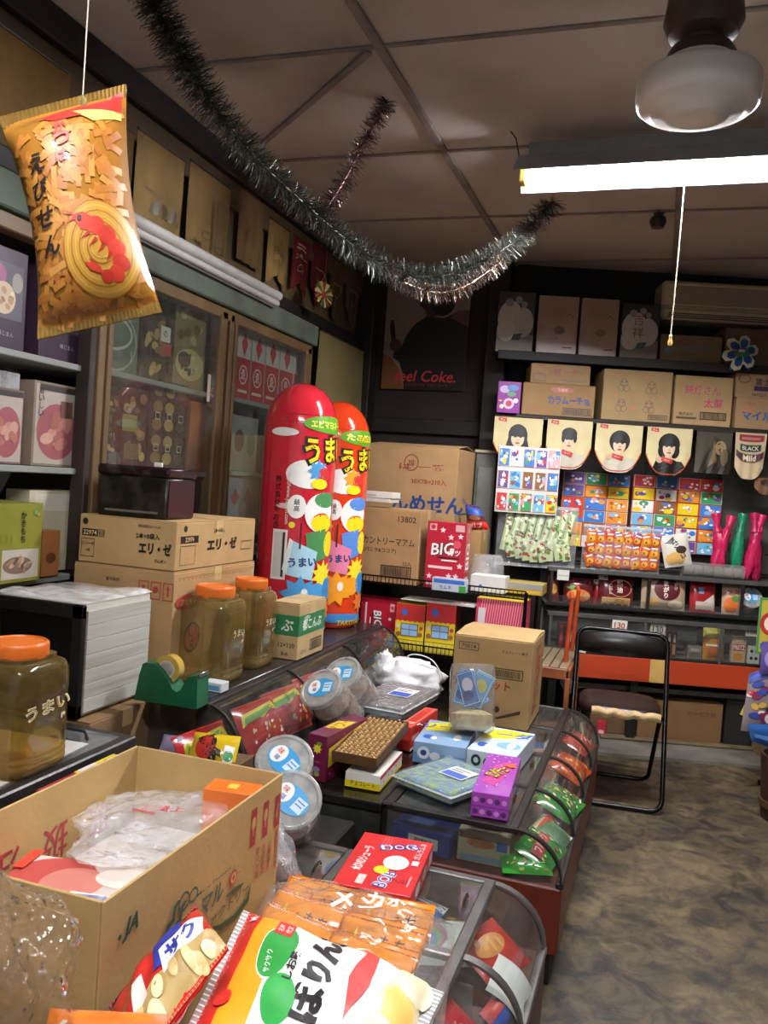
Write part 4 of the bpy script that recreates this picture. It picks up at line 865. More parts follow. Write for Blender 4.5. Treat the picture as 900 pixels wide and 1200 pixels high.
def umai_print(flavour, c1, c2, c3):
    o = [('E', .42, .645, .2, .055, WHT), ('E', .18, .8, .13, .016, WHT), ('E', .25, .52, .1, .011, '#e8c8c0')]
    o += [('E', .64, .838, .3, .034, '#5a9a20'), ('T', flavour, .66, .838, .032, '#f0e860', {'bold': .04, 'w': .5}),
          ('T', 'うまい棒', .73, .75, .125, BK, {'bold': .09, 'rot': 6, 'w': .78}), ('T', 'うまい棒', .73, .75, .105, YEL, {'bold': .03, 'rot': 6, 'w': .72})]
    o += [('T', '株式会社やおきん', .16, .52, .026, '#2a1414', {'vert': 1}), ('T', 'http://www.yaokin.com', .25, .55, .02, '#f0d8d0', {'rot': -90}), ('R', .04, .3, .05, .75, '#a81c24')]
    o += [('R', .14, .24, .27, .43, WHT), ('R', .155, .25, .255, .42, '#d8d4cc'), ('R', .23, .25, .25, .42, '#2a2420'), ('E', .33, .52, .08, .045, WHT), ('T', '最高', .33, .525, .022, BK, {'vert': 1})]
    o += [('E', .55, .5, .15, .075, '#f0ece4'), ('E', .6, .55, .12, .03, c3), ('E', .57, .47, .1, .03, '#c8302c'), ('E', .58, .46, .12, .035, YEL), ('P', [(.42, .42), (.62, .44), (.66, .33), (.46, .3)], c3), ('E', .68, .38, .07, .05, YEL), ('S', .5, .66, .045, 8, c2, .6), ('E', .56, .645, .06, .03, '#c8302c'), ('E', .52, .61, .08, .02, YEL),
          ('P', [(.28, .26), (.5, .24), (.54, .35), (.32, .39)], c1), ('P', [(.28, .26), (.32, .39), (.29, .4), (.24, .28)], '#e8eef0'), ('T', 'うまい', .41, .31, .036, '#14306a', {'bold': .04, 'rot': 4}),
          ('S', .62, .26, .06, 10, '#f4e030', .6), ('S', .4, .18, .08, 9, c2, .65), ('E', .56, .19, .1, .04, c2), ('E', .44, .19, .03, .02, WHT), ('E', .7, .2, .08, .05, '#3a8ac8'), ('E', .44, .05, .3, .02, '#3a8ac8'), ('S', .7, .12, .05, 8, '#e87a30', .6), ('C', .3, .45, .012, YEL), ('R', .37, .36, .385, .46, '#3a2420')]
    return o
balloon('giant red inflatable snack stick behind the small green banded carton', 347, 3.40, 449, .16, '#cc2836', umai_print('エビマヨネーズ味', '#a8d0e0', '#4a9ad0', '#4a8a50'), -35)
balloon('giant orange inflatable snack stick behind the red one', 391, 3.80, 470, .155, '#d8401a', umai_print('たこ焼き味', '#e080a0', '#f0a020', '#5a8ad0')+[('T', 'TAKO', .62, .83, .022, '#f0c020', {'bold': .03}), ('T', 'TAKOYAKI', .6, .03, .024, '#f0c020', {'bold': .03})], -38)
# ---------------------------------------------------------------- rack with cartons behind the counters
Z1, Z2 = .60, .925; YR0, YR1 = 4.04, 4.46; XR0, XR1 = -1.42, -.58
rk = thing('wire_rack', 'black two tier wire rack holding red chocolate boxes and cartons', 'rack', ((XR0+XR1)/2, (YR0+YR1)/2, 0)); RO = V(((XR0+XR1)/2, (YR0+YR1)/2, 0))
for x in (XR0, XR1):
    for y in (YR0, YR1):
        mb = MB(); mb.tube([V((x, y, 0))-RO, V((x, y, Z2+.03))-RO], .009, BT, 8); mb.build('post', rk)
for z in (Z1, Z2):
    mb = MB()
    for i in range(41): x = XR0+(XR1-XR0)*i/40; mb.tube([V((x, YR0, z+.035))-RO, V((x, YR0, z-.004))-RO, V((x, YR1, z-.004))-RO], .0018, BT, 4)
    w_ = mb.build('wire_grid', rk); w_['kind'] = 'stuff'
    for zz in (z+.035, z-.004):
        mb = MB(); mb.tube([V((XR0, YR0, zz))-RO, V((XR1, YR0, zz))-RO], .004, BT, 6); mb.build('front_rail', rk)
def fbox(fn, name, label, pxl, pxr, pyt, z, Y, d, *a, **k):
    """box standing at height z, its front face in the plane y = Y between two pixel columns"""
    pm = (pxl+pxr)/2; py = proj_y(pm, Y, z); x0, x1 = oy(pxl, (pyt+py)/2, Y).x, oy(pxr, (pyt+py)/2, Y).x; h = oy(pm, pyt, Y).z-z
    if fn is pbox: cat = a[0]; return pbox(name, label, cat, ((x0+x1)/2, Y+d/2, z), 0, x1-x0, d, h, *a[1:], **k)
    return carton(name, label, ((x0+x1)/2, Y+d/2, z), 0, x1-x0, d, h, *a, **k)
def proj_y(px, Y, z):
    lo, hi = -400, 1800
    for _ in range(40):
        m = (lo+hi)/2
        if oy(px, m, Y).z > z: lo = m
        else: hi = m
    return lo
zb_ = Z2+.002
fbox(carton, 'cracker_carton', 'largest tan carton printed 30X7B=210 at the back of the wire rack', 425, 533, 522, zb_, 4.5, .42, CARD('#ad8656'), {'front': [('T', 'は 一番', .62, .84, .05, '#8a3c2c', {'w': .5}), ('O', .5, .87, .08, .065, .008, '#8a3c2c'), ('T', '旭', .5, .87, .05, '#8a3c2c'), ('T', '30X7B=210入', .7, .73, .045, '#8a3c2c'), ('T', 'んめせん', .7, .56, .13, '#1c3c7c', {'bold': .03})], 'right': [('T', 'せん', .5, .6, .06, '#1c3c7c'), ('F', .2, .35, .8, .5, .01, '#1c3c7c')]}, open_flap=6)
bx_ = thing('support_box', 'black storage box standing behind the wire rack', 'box', (-1.02, 4.75, 0))
mb = MB(); mb.box((0, 0, .46), (.8, .46, .92), BLACKP, .006); mb.build('body', bx_, smooth=0)
fbox(carton, 'cookie_carton', 'tan cookie carton printed 13802 on the wire rack beside the orange balloon', 420, 491, 596, zb_, 4.06, .3, CARD('#a98453'), {'front': [('T', '13802', .78, .87, .08, '#2c241a', {'bold': .01}), ('T', 'カントリーマアム', .5, .56, .1, '#2c241a', {'bold': .01, 'w': .85}), ('T', '(バニラ&ココア)', .36, .43, .07, '#2c241a'), ('T', '12入', .83, .28, .06, '#2c241a'), ('F', .4, .08, .9, .24, .014, '#2c241a'), ('B', .43, .1, .87, .22, '#2c241a')], 'right': [('R', .3, .3, .7, .32, '#5a4a34'), ('R', .3, .25, .7, .26, '#5a4a34'), ('R', .3, .75, .7, .76, '#5a4a34')]})
zz = oy(450, 590, 4.06).z
fbox(pbox, 'white_box', 'lower flat white box on the 13802 carton', 424, 457, 584, zz+.004, 4.08, .16, 'box', mat('#cfcac0', .5))
zz2 = oy(440, 584, 4.08).z+.004
fbox(pbox, 'white_box', 'upper flat white box on the 13802 carton', 422, 460, 576, zz2, 4.09, .14, 'box', mat('#d8d4ca', .5), {'front': [('R', .1, .2, .5, .5, '#b0aca4')]})
BIGP = [('T', 'BIG', .42, .6, .2, '#1c1414', {'bold': .07, 'rot': 6, 'shear': .15}), ('T', 'BIG', .42, .6, .18, WHT, {'bold': .02, 'rot': 6, 'shear': .15}), ('T', 'カツ', .72, .55, .09, WHT, {'bold': .03}), ('R', .3, .46, .85, .48, '#1c1414'), ('R', .4, .42, .8, .44, WHT), ('C', .78, .68, .06, '#d85060'), ('R', .06, .87, .24, .97, '#d8a8a8'), ('C', .15, .92, .035, '#c02038'), ('R', .72, .87, .95, .97, '#d8a8a8'), ('R', .08, .3, .7, .34, '#e8c8c8')]+[('S', x, y, .05, 5, '#f0d8d8') for x, y in ((.4, .88), (.62, .78), (.86, .8), (.88, .36), (.62, .2), (.8, .2), (.12, .18))]+[('R', .05, .05, .95, .1, '#e8b8b8')]
RB = mat('#b41c34', .3, coat=.3)
fbox(pbox, 'chocolate_bar_box', 'upright red box printed BIG on the wire rack', 499, 545, 612, zb_, 4.06, .11, 'snack box', RB, {'front': BIGP, 'right': [('T', '6', .5, .9, .08, WHT), ('T', 'BIG', .5, .5, .2, WHT, {'rot': 90}), ('R', .2, .1, .8, .2, '#e8b8b8')]})
zl = Z1+.002
def rotp(items):
    out = []
    for it in items:
        if it[0] == 'T': o = dict(it[6]) if len(it) > 6 else {}; o['rot'] = o.get('rot', 0)-90; o.pop('w', None); out.append(('T', it[1], it[3], 1-it[2], it[4], it[5], o))
        elif it[0] == 'S': out.append(('S', it[2], 1-it[1], it[3], it[4], it[5]))
        elif it[0] == 'R': out.append(('R', it[2], 1-it[3], it[4], 1-it[1], it[5]))
        elif it[0] == 'C': out.append(('C', it[2], 1-it[1], it[3], it[4]))
    return out
fbox(pbox, 'chocolate_bar_box', 'red box printed BIG lying on its side low on the wire rack', 412, 463, 702, zl, 4.07, .14, 'snack box', RB, {'front': rotp(BIGP)})
def house(label, l, r_):
    h = [('R', 0, 0, 1, .62, '#e8d020'), ('R', 0, .62, 1, 1, '#c02a28')]+[('C', .08+.17*i, .6, .04, '#e8d020') for i in range(6)]
    h += [('C', .3, .82, .07, '#2a6ac8'), ('R', .2, .3, .8, .58, '#8a5a28'), ('R', .23, .32, .49, .44, '#8ac0e8'), ('R', .51, .32, .77, .44, '#8ac0e8'), ('R', .23, .46, .49, .56, '#8ac0e8'), ('R', .51, .46, .77, .56, '#8ac0e8')]
    h += [('R', .05+.15*i, .02, .12+.15*i, .2, '#f0e070') for i in range(6)]+[('C', .12, .34, .05, '#a06030'), ('C', .88, .36, .05, '#a06030'), ('C', .1, .5, .04, '#d8d0c0'), ('C', .9, .5, .04, '#c03030'), ('R', 0, .21, 1, .23, '#9a8a10')]
    fbox(pbox, 'house_candy_box', label, l, r_, 708, zl, 4.05, .12, 'snack box', mat('#d8c020', .4), {'front': h, 'right': [('R', 0, 0, 1, .6, '#6a5c20'), ('R', 0, .6, 1, 1, '#7a2420')]}, group='house shaped candy boxes')
house('left yellow house shaped candy box with red roof', 463, 497); house('right yellow house shaped candy box with red roof', 498.5, 533)
zh = oy(500, 707, 4.05).z+.006
p0, p1 = oy(470, 706, 4.05), oy(556, 712, 4.05)
pbox('card_sheet', 'white printed card lying over the house shaped boxes', 'card', ((p0.x+p1.x)/2, 4.12, zh), 0, p1.x-p0.x, .15, .004, mat('#d8d4cc', .4), {'top': [('E', .4, .5, .2, .2, '#5a8ab8'), ('T', 'あたり', .6, .5, .4, '#b03030'), ('R', .1, .2, .3, .5, '#a8b890')]}, bev=.0005)
fbox(pbox, 'striped_box', 'pink striped box with yellow lid right of the house boxes', 556, 613, 703, zl, 4.05, .2, 'snack box', mat('#c83858', .35), {'front': [('P', [(.05*i, 0), (.05*i+.02, 0), (.05*i+.14, 1), (.05*i+.12, 1)], '#e890a0') for i in range(18)]+[('E', .5, .1, .28, .35, '#b01c2c'), ('T', 'チョコ', .5, .2, .2, '#f0d060'), ('R', .05, .55, .2, .85, '#d8d0d0')], 'top': [('R', 0, 0, 1, 1, '#d8c028')]})
fbox(pbox, 'tissue_box', 'white box with blue spot on the wire rack', 551, 592, 675, zb_, 4.12, .12, 'box', mat('#cfcdc8', .45), {'front': [('C', .3, .35, .1, '#2a6ab0'), ('C', .34, .3, .08, '#7ab0d8')]})
fbox(pbox, 'biscuit_box', 'grey and yellow open topped box at the right end of the wire rack', 588, 636, 684, zb_, 4.2, .16, 'snack box', mat('#a08a3c', .5), {'front': [('R', 0, .5, 1, 1, '#8a8a88'), ('R', .05, .1, .95, .4, '#c8a030')]})
fbox(pbox, 'wrapped_pack', 'blue and white wrapped pack before the upright BIG box', 506, 546, 678, zb_, 3.985, .05, 'snack pack', mat('#b8c4d0', .3, coat=.5), {'front': [('R', .05, .6, .95, .9, '#3a6ac0'), ('T', 'ラムネ', .4, .3, .3, '#2a4a90'), ('R', .8, 0, 1, .5, '#3a9a3c')]})
# clear dome over small goods
p = oy(570, 690, 4.4)
dm = thing('plastic_tub', 'upturned clear plastic tub behind the white box with blue spot', 'tub', (p.x, 4.37, zb_)); mb = MB()
mb.lathe([(.1, 0), (.098, .02), (.09, .1), (.08, .15), (.07, .165), (0, .168)], clear(body=.2, bump=.1), 30); mb.build('shell', dm, smooth=60)
mb = MB(); mb.tube([(math.cos(2*PI*i/30)*.102, math.sin(2*PI*i/30)*.102, .004) for i in range(30)], .004, clear(body=.35), 6, closed=True); mb.build('rim', dm)
# chocolate snack bag wedged behind the BIG box
sbg = thing('snack_bag', 'blue and red snack bag wedged behind the upright BIG box', 'snack bag', oy(560, 622, 4.58))
b0 = oy(560, 622, 4.58); pillow(sbg, [oy(545, 590, 4.58)-b0, oy(562, 594, 4.58)-b0, oy(574, 621, 4.58)-b0, oy(548, 621, 4.58)-b0], .06, mat('#5a2a28', .2, coat=.6), [('R', 0, .6, 1, 1, '#2a4a9a'), ('R', 0, 0, 1, .35, '#c82820'), ('T', 'ガブ', .5, .2, .2, WHT), ('E', .5, .5, .3, .1, '#8a5030')], W=.1, H=.14, nu=10, nv=10)
fbox(carton, 'small_carton', 'small plain tan carton right of the upright BIG box', 549, 562, 622, zb_, 4.5, .2, CARD('#a8824e'))
# grey locker behind
p0, p1 = bw(556, 560, .25), bw(580, 560, .25)
lk = thing('metal_locker', 'narrow tall grey metal locker left of the card sheets', 'locker'); lk.matrix_world = bwT((p0.x+p1.x)/2, .15, 0)
zl_ = bw(566, 531, .25).z
mb = MB(); mb.box((0, 0, zl_/2), (p1.x-p0.x, .2, zl_), mat('#5c5a50', .4, var=.2, sc=5, metal=.3), .006); mb.build('body', lk, smooth=0)
mb = MB(); mb.box((0, 0, zl_+.01), (p1.x-p0.x+.02, .22, .02), mat('#a09474', .5), .004); mb.build('top', lk, smooth=0)
mb = MB(); mb.box((0, -.104, zl_*.55), (p1.x-p0.x-.03, .008, zl_*.8), mat('#6c6a60', .4, var=.25, sc=6, metal=.3), .004); mb.build('door', lk, smooth=0)
# orange framed wooden stand at the end of the low counter
st = thing('wooden_stand', 'orange framed slatted stand beside the chair', 'stand'); so = oz(652, 860, .0)
o_ = oy(652, 790, 4.35); st.matrix_world = TR(o_.x-.02, 4.35, 0)
WO = mat('#8a4a22', .5, var=.3, sc=8); ORT = mat('#a8401c', .45, var=.2)
for i in range(4):
    mb = MB(); mb.box((-.06+i*.045, 0, .60), (.04, .5, .014), mat('#7a6a50', .6, var=.3, sc=9, dist=(1, .2, 1)), .003); mb.build('slat', st, smooth=0)
for x in (-.09, .1):
    mb = MB(); mb.box((x, 0, .575), (.02, .52, .05), WO, .003); mb.build('side_rail', st, smooth=0)
for y in (-.25, .25):
    mb = MB(); mb.box((.005, y, .575), (.2, .02, .05), WO, .003); mb.build('end_rail', st, smooth=0)
    for x in (-.09, .1):
        mb = MB(); mb.box((x, y, .28), (.024, .024, .56), WO, .003); mb.build('leg', st, smooth=0)
for y in (-.1, .22):
    mb = MB(); mb.tube([(.07, y, .6), (.075, y, .8), (.08, y, .93), (.07, y+.03, .95)], .011, ORT, 8); mb.build('upright', st)
# ================================================================ goods on and in the low counters, and the foreground
from mathutils import noise as NZ
ZT = ZC+.006
def topbox(fn, name, label, L, A, R, ztop, zb, *a, **k):
    """box from three corners of its top face: L left, A near, R right (pixels), standing on zb"""
    l, n, r = oz(*L, ztop), oz(*A, ztop), oz(*R, ztop); x = (n-l); w = x.length; x.normalize(); y = V((-x.y, x.x, 0)); d = max((r-n).dot(y), .02)
    c = n-x*w/2+y*d/2; rz = math.atan2(x.y, x.x)
    if fn is pbox: return pbox(name, label, a[0], (c.x, c.y, zb), rz, w, d, ztop-zb, *a[1:], **k)
    return fn(name, label, (c.x, c.y, zb), rz, w, d, ztop-zb, *a, **k)
def lump(mb, c, r, amp, fr, seed, m, nu=36, nv=22, flat=.0):
    o = V((seed*3.1, seed*7.7, 0))
    def fn(u, v):
        a, b = 2*PI*u, PI*(v-.5); d = V((math.cos(a)*math.cos(b), math.sin(a)*math.cos(b), math.sin(b)))
        n = 1+amp*(NZ.noise(d*fr+o)+.35*NZ.noise(d*fr*2.3+o)+.2*abs(NZ.noise(d*fr*3.5+o)))
        p = V((d.x*r[0]*n, d.y*r[1]*n, d.z*r[2]*n))
        if p.z < -r[2]*(1-flat): p.z = -r[2]*(1-flat)
        return V(c)+p
    mb.grid(fn, nu, nv, m)
def bag(name, label, T, w, h, th, m, prints=(), seal=None, group=None, cat='snack bag', **k):
    r = thing(name, label, cat, (0, 0, 0), 0, group); r.matrix_world = T
    pillow(r, [(-w/2, 0, h/2), (w/2, 0, h/2), (w/2, 0, -h/2), (-w/2, 0, -h/2)], th, m, prints, W=w, H=h, seal=seal, nrm=V((0, -1, 0)), **k); return r
def quadbag(name, label, c4, th, m, prints=(), seal=None, W=.2, H=.28, group=None, nrm=None, **k):
    o = (c4[2]+c4[3])/2; r = thing(name, label, 'snack bag', o, 0, group)
    n = ((c4[1]-c4[0]).cross(c4[3]-c4[0])).normalized(); n = n if n.dot(CAM-o) > 0 else -n
    pillow(r, [p-o for p in c4], th, m, prints, W=W, H=H, seal=seal, nrm=nrm or n, **k); return r
FLAT = RX(-90)
# ---- on the dark cabinet and the far low counter
MAR = mat('#6a1c3c', .3, coat=.3)
mp = [('P', [(.05, .3), (.5, .42), (.95, .55), (.95, .95), (.5, .85), (.05, .72)], '#d8b830'), ('T', 'サワーペーパー', .5, .62, .22, '#3a2c70', {'bold': .03, 'w': .8, 'rot': 5})]+[('C', x, y, .03, '#b05a80') for x, y in ((.1, .15), (.3, .2), (.5, .1), (.7, .25), (.85, .15), (.4, .9))]
topbox(pbox, 'candy_box', 'maroon candy box with yellow wavy banner on the dark cabinet', (362, 859), (384, 864), (429, 841), .602, ZT-.004, 'snack box', MAR, {'right': mp, 'top': [('P', [(.1, .3), (.9, .4), (.9, .75), (.1, .65)], '#d8b830'), ('T', 'サワー', .5, .52, .15, '#8a5a20', {'rot': 90})], 'front': [('S', .5, .7, .12, 8, '#d8d030', .6), ('E', .6, .82, .15, .04, '#6a8a30'), ('E', .5, .25, .2, .06, '#8a7a9a'), ('E', .55, .15, .15, .05, '#8a9a40'), ('T', 'すっぱい', .5, .42, .05, '#c07a98')]})
cb = topbox(pbox, 'chocolate_box', 'yellow and white chocolate box under the tray of round sweets', (405, 903), (446, 910), (478, 882), .505, ZT, 'snack box', mat('#e0ddd0', .35), {'front': [('R', 0, 0, 1, .45, '#e0c818'), ('T', 'チョコレート', .5, .3, .3, '#2a2410', {'w': .7})], 'right': [('R', 0, 0, 1, .2, '#e0c818'), ('R', 0, .72, 1, 1, '#c02038'), ('T', 'チョコ', .3, .84, .16, WHT), ('C', .15, .42, .1, '#a03060'), ('C', .35, .5, .1, '#3a6a40'), ('C', .52, .42, .1, '#b83a28'), ('C', .7, .52, .1, '#6a3a80'), ('C', .86, .45, .09, '#e0a020')]})
# tilted tray of round brown sweets
A, B, Cc = oz(389, 890, .53), oz(441, 900, .53), oz(482, 856, .57)
ux = (B-A).normalized(); uy = (Cc-B); dT = uy.length; uy = (uy-ux*uy.dot(ux)).normalized(); uz = ux.cross(uy); wT = (B-A).length
M3 = MX((ux, uy, uz)).transposed()
tr = thing('sweet_tray', 'brown card tray filled with rows of small round sweets', 'tray', A+V((0, 0, -.005)), rot=M3)
TB = mat('#5a3c1e', .6, var=.15)
for nm, c, z in (('tray_base', (wT/2, dT/2, .003), (wT, dT, .005)), ('tray_wall', (wT/2, .002, .018), (wT, .004, .036)), ('tray_wall', (wT/2, dT-.002, .018), (wT, .004, .036)), ('tray_wall', (.002, dT/2, .018), (.004, dT-.008, .036)), ('tray_wall', (wT-.002, dT/2, .018), (.004, dT-.008, .036))):
    mb = MB(); mb.box(c, z, TB, .001); mb.build(nm, tr, smooth=0)
mb = MB(); nx, ny = 9, 20
for i in range(nx):
    for j in range(ny): mb.lathe([(.0065, 0), (.0075, .008), (.005, .014), (0, .016)], mat(['#b08a54', '#9a7444', '#c09a64'][(i+j*2) % 3], .6), 7, TR(.012+(wT-.024)*i/(nx-1), .012+(dT-.024)*j/(ny-1), .02))
s_ = mb.build('sweets', tr); s_['kind'] = 'stuff'
topbox(pbox, 'slim_box', 'slim bright red box between the clear trays and the blue boxes', (466, 850), (482, 853), (502, 829), .545, ZT, 'snack box', mat('#c8382c', .3), {'right': [('R', 0, 0, 1, .12, WHT), ('R', .05, .4, .3, .6, '#e8b0a0')], 'top': [('T', 'ソフト', .5, .2, .1, WHT), ('F', .08, .04, .92, .96, .02, '#e0705c')]})
SODA = [('P', [(.05, .5), (.6, .62), (.95, .95), (.4, .95), (.05, .85)], '#e8d828'), ('T', 'ソーダ', .45, .76, .22, '#2a5ab0', {'bold': .03, 'rot': 8}), ('E', .7, .35, .25, .12, '#88b8dc'), ('E', .75, .35, .08, .12, WHT), ('E', .2, .25, .1, .08, '#2a5ab0'), ('E', .32, .22, .06, .06, '#e8f0f4')]
topbox(pbox, 'soda_candy_box', 'blue grey soda candy box nearer the chocolate tray', (485, 868), (546, 877), (553, 850), .53, ZT, 'snack box', mat('#8aa8c8', .35), {'front': [('R', 0, 0, 1, .5, '#6a90b8'), ('E', .2, .5, .12, .3, '#d8e4ec'), ('E', .2, .5, .06, .14, '#2a4a88'), ('E', .42, .4, .1, .2, '#d8e4ec'), ('C', .7, .4, .2, '#a8c4dc')], 'top': SODA}, group='soda candy boxes')
topbox(pbox, 'soda_candy_box', 'white soda candy box beside the tall bat carton', (547, 877), (605, 888), (620, 859), .525, ZT, 'snack box', mat('#c8d4dc', .35), {'front': [('E', .2, .5, .1, .3, '#1c3c28'), ('E', .2, .5, .05, .15, '#c8d4dc'), ('E', .45, .45, .1, .28, '#1c3c28'), ('E', .8, .5, .12, .3, '#3a8a4a')], 'top': SODA}, group='soda candy boxes')
LON = [('P', [(.15, .25), (.55, .2), (.85, .6), (.75, .85), (.35, .7)], '#c83c8c')]+dots(40, 31, .05, .05, .95, .95, ['#d8a0dc', '#e8c0e8', '#a850b8'], .025, .012)+[('T', 'ロングチュー', .48, .52, .17, '#2a2410', {'bold': .06, 'rot': 68, 'w': .95}), ('T', 'ロングチュー', .48, .52, .15, '#e8dc28', {'bold': .015, 'rot': 68, 'w': .9}), ('P', [(.6, .7), (.9, .78), (.95, .68), (.8, .66)], '#e06a30')]
topbox(pbox, 'candy_box', 'purple candy box with yellow slanted writing in clear wrap on the low counter', (553, 927), (597, 934), (611, 888), .53, ZT, 'snack box', mat('#a848b4', .25, coat=.5), {'top': LON, 'front': [('R', 0, .42, 1, .46, '#7a2c88')]+[('C', .12+.19*i, .7, .11, ['#d88ad8', '#5a2c6a'][i % 2]) for i in range(5)]+[('C', .12+.19*i, .22, .11, ['#5a2c6a', '#d88ad8'][i % 2]) for i in range(5)]})
# clear trays with labels
def clear_tray(label, L, A, R, zt_, zb, sweet, lab):
    def fn(nm, lb, loc, rz, w, d, h):
        r = thing(nm, lb, 'sweet tray', loc, rz)
        mb = MB(); mb.box((0, 0, h*.46), (w*.97, d*.97, h*.9), sweet, .008); mb.build('sweets', r)
        mb = MB(); mb.box((0, 0, h*.5), (w, d, h), clear('#eef4f8', .06, .06, .5, 40), .008); mb.build('shell', r)
        mb = MB(); mb.box((0, 0, h*.62), (w*1.06, d*1.06, .003), clear(body=.3), .001); mb.build('rim', r)
        mb = MB(); prnt(mb, [('R', 0, 0, 1, 1, WHT), ('R', .05, .05, .95, .5, lab), ('R', .1, .6, .6, .68, '#6a6a70'), ('R', .1, .75, .8, .85, '#8a8a90')], w*.4, d*.35, lambda u, v, k: (-w*.1+u, -d*.1+v, h+k+.0005)); mb.build('label_sticker', r, smooth=0)
        return r
    return topbox(lambda *a: fn(*a), 'sweet_tray', label, L, A, R, zt_, zb)
clear_tray('clear tray of blue and green sweets in front of the soda boxes', (462, 903), (529, 929), (548, 893), .50, ZT, mat('#6a8cc0', .4, sc=45, col2='#b0c46a', bump=.5, bsc=60), '#4a6ac0')
ub = topbox(pbox, 'snack_box', 'blue and white box under the large clear sweet tray', (427, 845), (466, 850), (489, 826), .52, ZT, 'snack box', mat('#b8d0e4', .35), {'front': [('R', .05, .1, .95, .45, '#4a8ac8'), ('T', 'ガム', .5, .65, .3, '#2a5aa0')]})
clear_tray('large clear tray of dark sweets before the white plastic bag', (409, 818), (472, 830), (492, 803), .575, .522, mat('#6a5a4c', .4, sc=50, col2='#8a8078'), '#3a5ab8')
# ---- baseball carton
P0, P1 = oz(617, 858, ZT), oz(540, 845, ZT)
hB = ox(625, 754, P0.x).z-ZT
carton('bat_chocolate_carton', 'tan carton printed 70014 with red writing on the far end of the low counter', (P0.x-.165, P0.y+.19, ZT), 0, .33, .36, hB, CARD('#b8945e'), {
 'front': [('F', .06, .83, .32, .92, .008, '#2c241a'), ('T', '70014', .19, .875, .05, '#2c241a'), ('T', 'チョコレート菓子', .78, .86, .035, '#2c241a'), ('F', .52, .55, .9, .67, .01, '#2c241a'), ('B', .55, .57, .87, .65, '#2c241a'), ('T', 'チョコバット', .38, .47, .11, '#b02c24', {'bold': .02, 'w': .75}), ('P', [(.58, .1), (.62, .09), (.9, .18), (.9, .22)], '#4a3826'), ('C', .6, .2, .035, '#4a3826')],
 'right': [('T', 'チョコバット', .5, .5, .12, '#b02c24', {'bold': .02, 'vert': 1, 'w': .4})], 'top': [('T', 'あけくち', .35, .65, .09, '#a83c30', {'rot': -8}), ('T', '重量kg', .8, .5, .08, '#6a5436', {'rot': 60})]}, open_flap=3)
# ---- plastic carrier bags
WB = clear('#ffffff', .75, .25, .6, 30, haze='#f4f4f4')
p = oz(478, 818, ZT); wbg = thing('plastic_bag', 'crumpled white plastic carrier bag behind the clear tray', 'bag', (p.x, p.y+.04, ZT))
mb = MB(); lump(mb, (0, 0, .085), (.16, .11, .085), .3, 2.2, 1, mat('#e8e8e8', .35, var=.03, bump=.3, bsc=30), flat=.0); mb.build('body', wbg, smooth=60)
mb = MB(); lump(mb, (-.13, -.02, .13), (.045, .05, .06), .5, 3, 2, WB, 20, 14); mb.build('handle_knot', wbg, smooth=60)
mb = MB(); mb.tube(spline([V((-.06, -.02, .14)), V((.0, -.03, .2)), V((.1, -.04, .19)), V((.16, -.03, .11))], 8), .003, mat('#e0e0dc', .5), 5); mb.build('handle', wbg)
p = oz(422, 803, ZT); bbg = thing('plastic_bag', 'crumpled black plastic bag beside the white one', 'bag', (p.x-.01, p.y+.04, ZT))
mb = MB(); lump(mb, (0, 0, .085), (.085, .09, .085), .45, 3, 3, mat('#0e0d0c', .2, var=.1, bump=.6, bsc=40), flat=.0); mb.build('body', bbg, smooth=50)
mb = MB(); lump(mb, (-.02, -.02, .17), (.035, .035, .035), .6, 3, 9, mat('#0e0d0c', .2, var=.1, bump=.6, bsc=40), 16, 10); mb.build('knot', bbg, smooth=50)
# ---- round clear jars, lids with blue labels
def round_jar(label, T, r_, h, fill, group='round clear jars leaning along the upper case', lab=True, lid=True):
    r = thing('candy_jar', label, 'jar', (0,0,0), 0, group); r.matrix_world = T
    mb = MB(); mb.lathe([(r_*.9, 0), (r_, .01), (r_, h*.45), (r_*.985, h*.47), (r_, h*.49), (r_, h*.8), (r_*.95, h*.9), (r_*.9, h*.93)], clear('#eef0ec', .1, .06), 32); mb.build('body', r, smooth=50)
    if fill:
        mb = MB(); mb.lathe([(r_*.85, .005), (r_*.92, .02), (r_*.92, h*.55), (r_*.6, h*.6), (0, h*.62)], fill, 20); mb.build('sweets', r, smooth=50)
    if lid:
        mb = MB(); mb.lathe([(r_*.96, h*.9), (r_*1.03, h*.9), (r_*1.03, h*.985), (r_*.97, h), (r_*.9, h), (r_*.86, h*.985), (0, h*.985)], clear('#e4e6e2', .35, .1, haze='#d8d8d4'), 36); L = mb.build('lid', r, smooth=35)
        if lab:
            mb = MB(); fn = lambda u, v, k: (u-r_, v-r_, h*.985+k+.0006)
            prnt(mb, [('E', .5, .5, .34, .24, '#3a9ad0'), ('E', .34, .52, .15, .18, WHT), ('R', .58, .38, .78, .62, '#c8e0ec'), ('T', '味', .33, .58, .12, '#c03040'), ('T', '福', .36, .45, .1, '#3a6ab0'), ('R', .6, .55, .76, .57, '#3a6ab0'), ('R', .6, .48, .74, .5, '#3a6ab0')], 2*r_, 2*r_, fn); mb.build('lid_label', L, smooth=0)
    return r
def leanT(px, py, k, tx, ty, h, spin=0):
    """jar whose lid centre is at a pixel, leaning by tx, ty degrees"""
    c = ok(px, py, k); R = RY(ty) @ RX(tx); return TR(*c) @ R @ RZ(spin) @ TR(0, 0, -h)
round_jar('nearest round jar with blue lid label behind the tan open carton', leanT(333, 890, 2.42, 38, 14, .2, -20), .082, .2, mat('#8a8a88', .4, sc=40, col2='#c8b8b0'))
round_jar('second round jar with blue lid label, just below the nearest one', leanT(341, 936, 2.22, 42, 20, .2, -10), .08, .2, mat('#9a9aa0', .4, sc=40, col2='#a05058'))
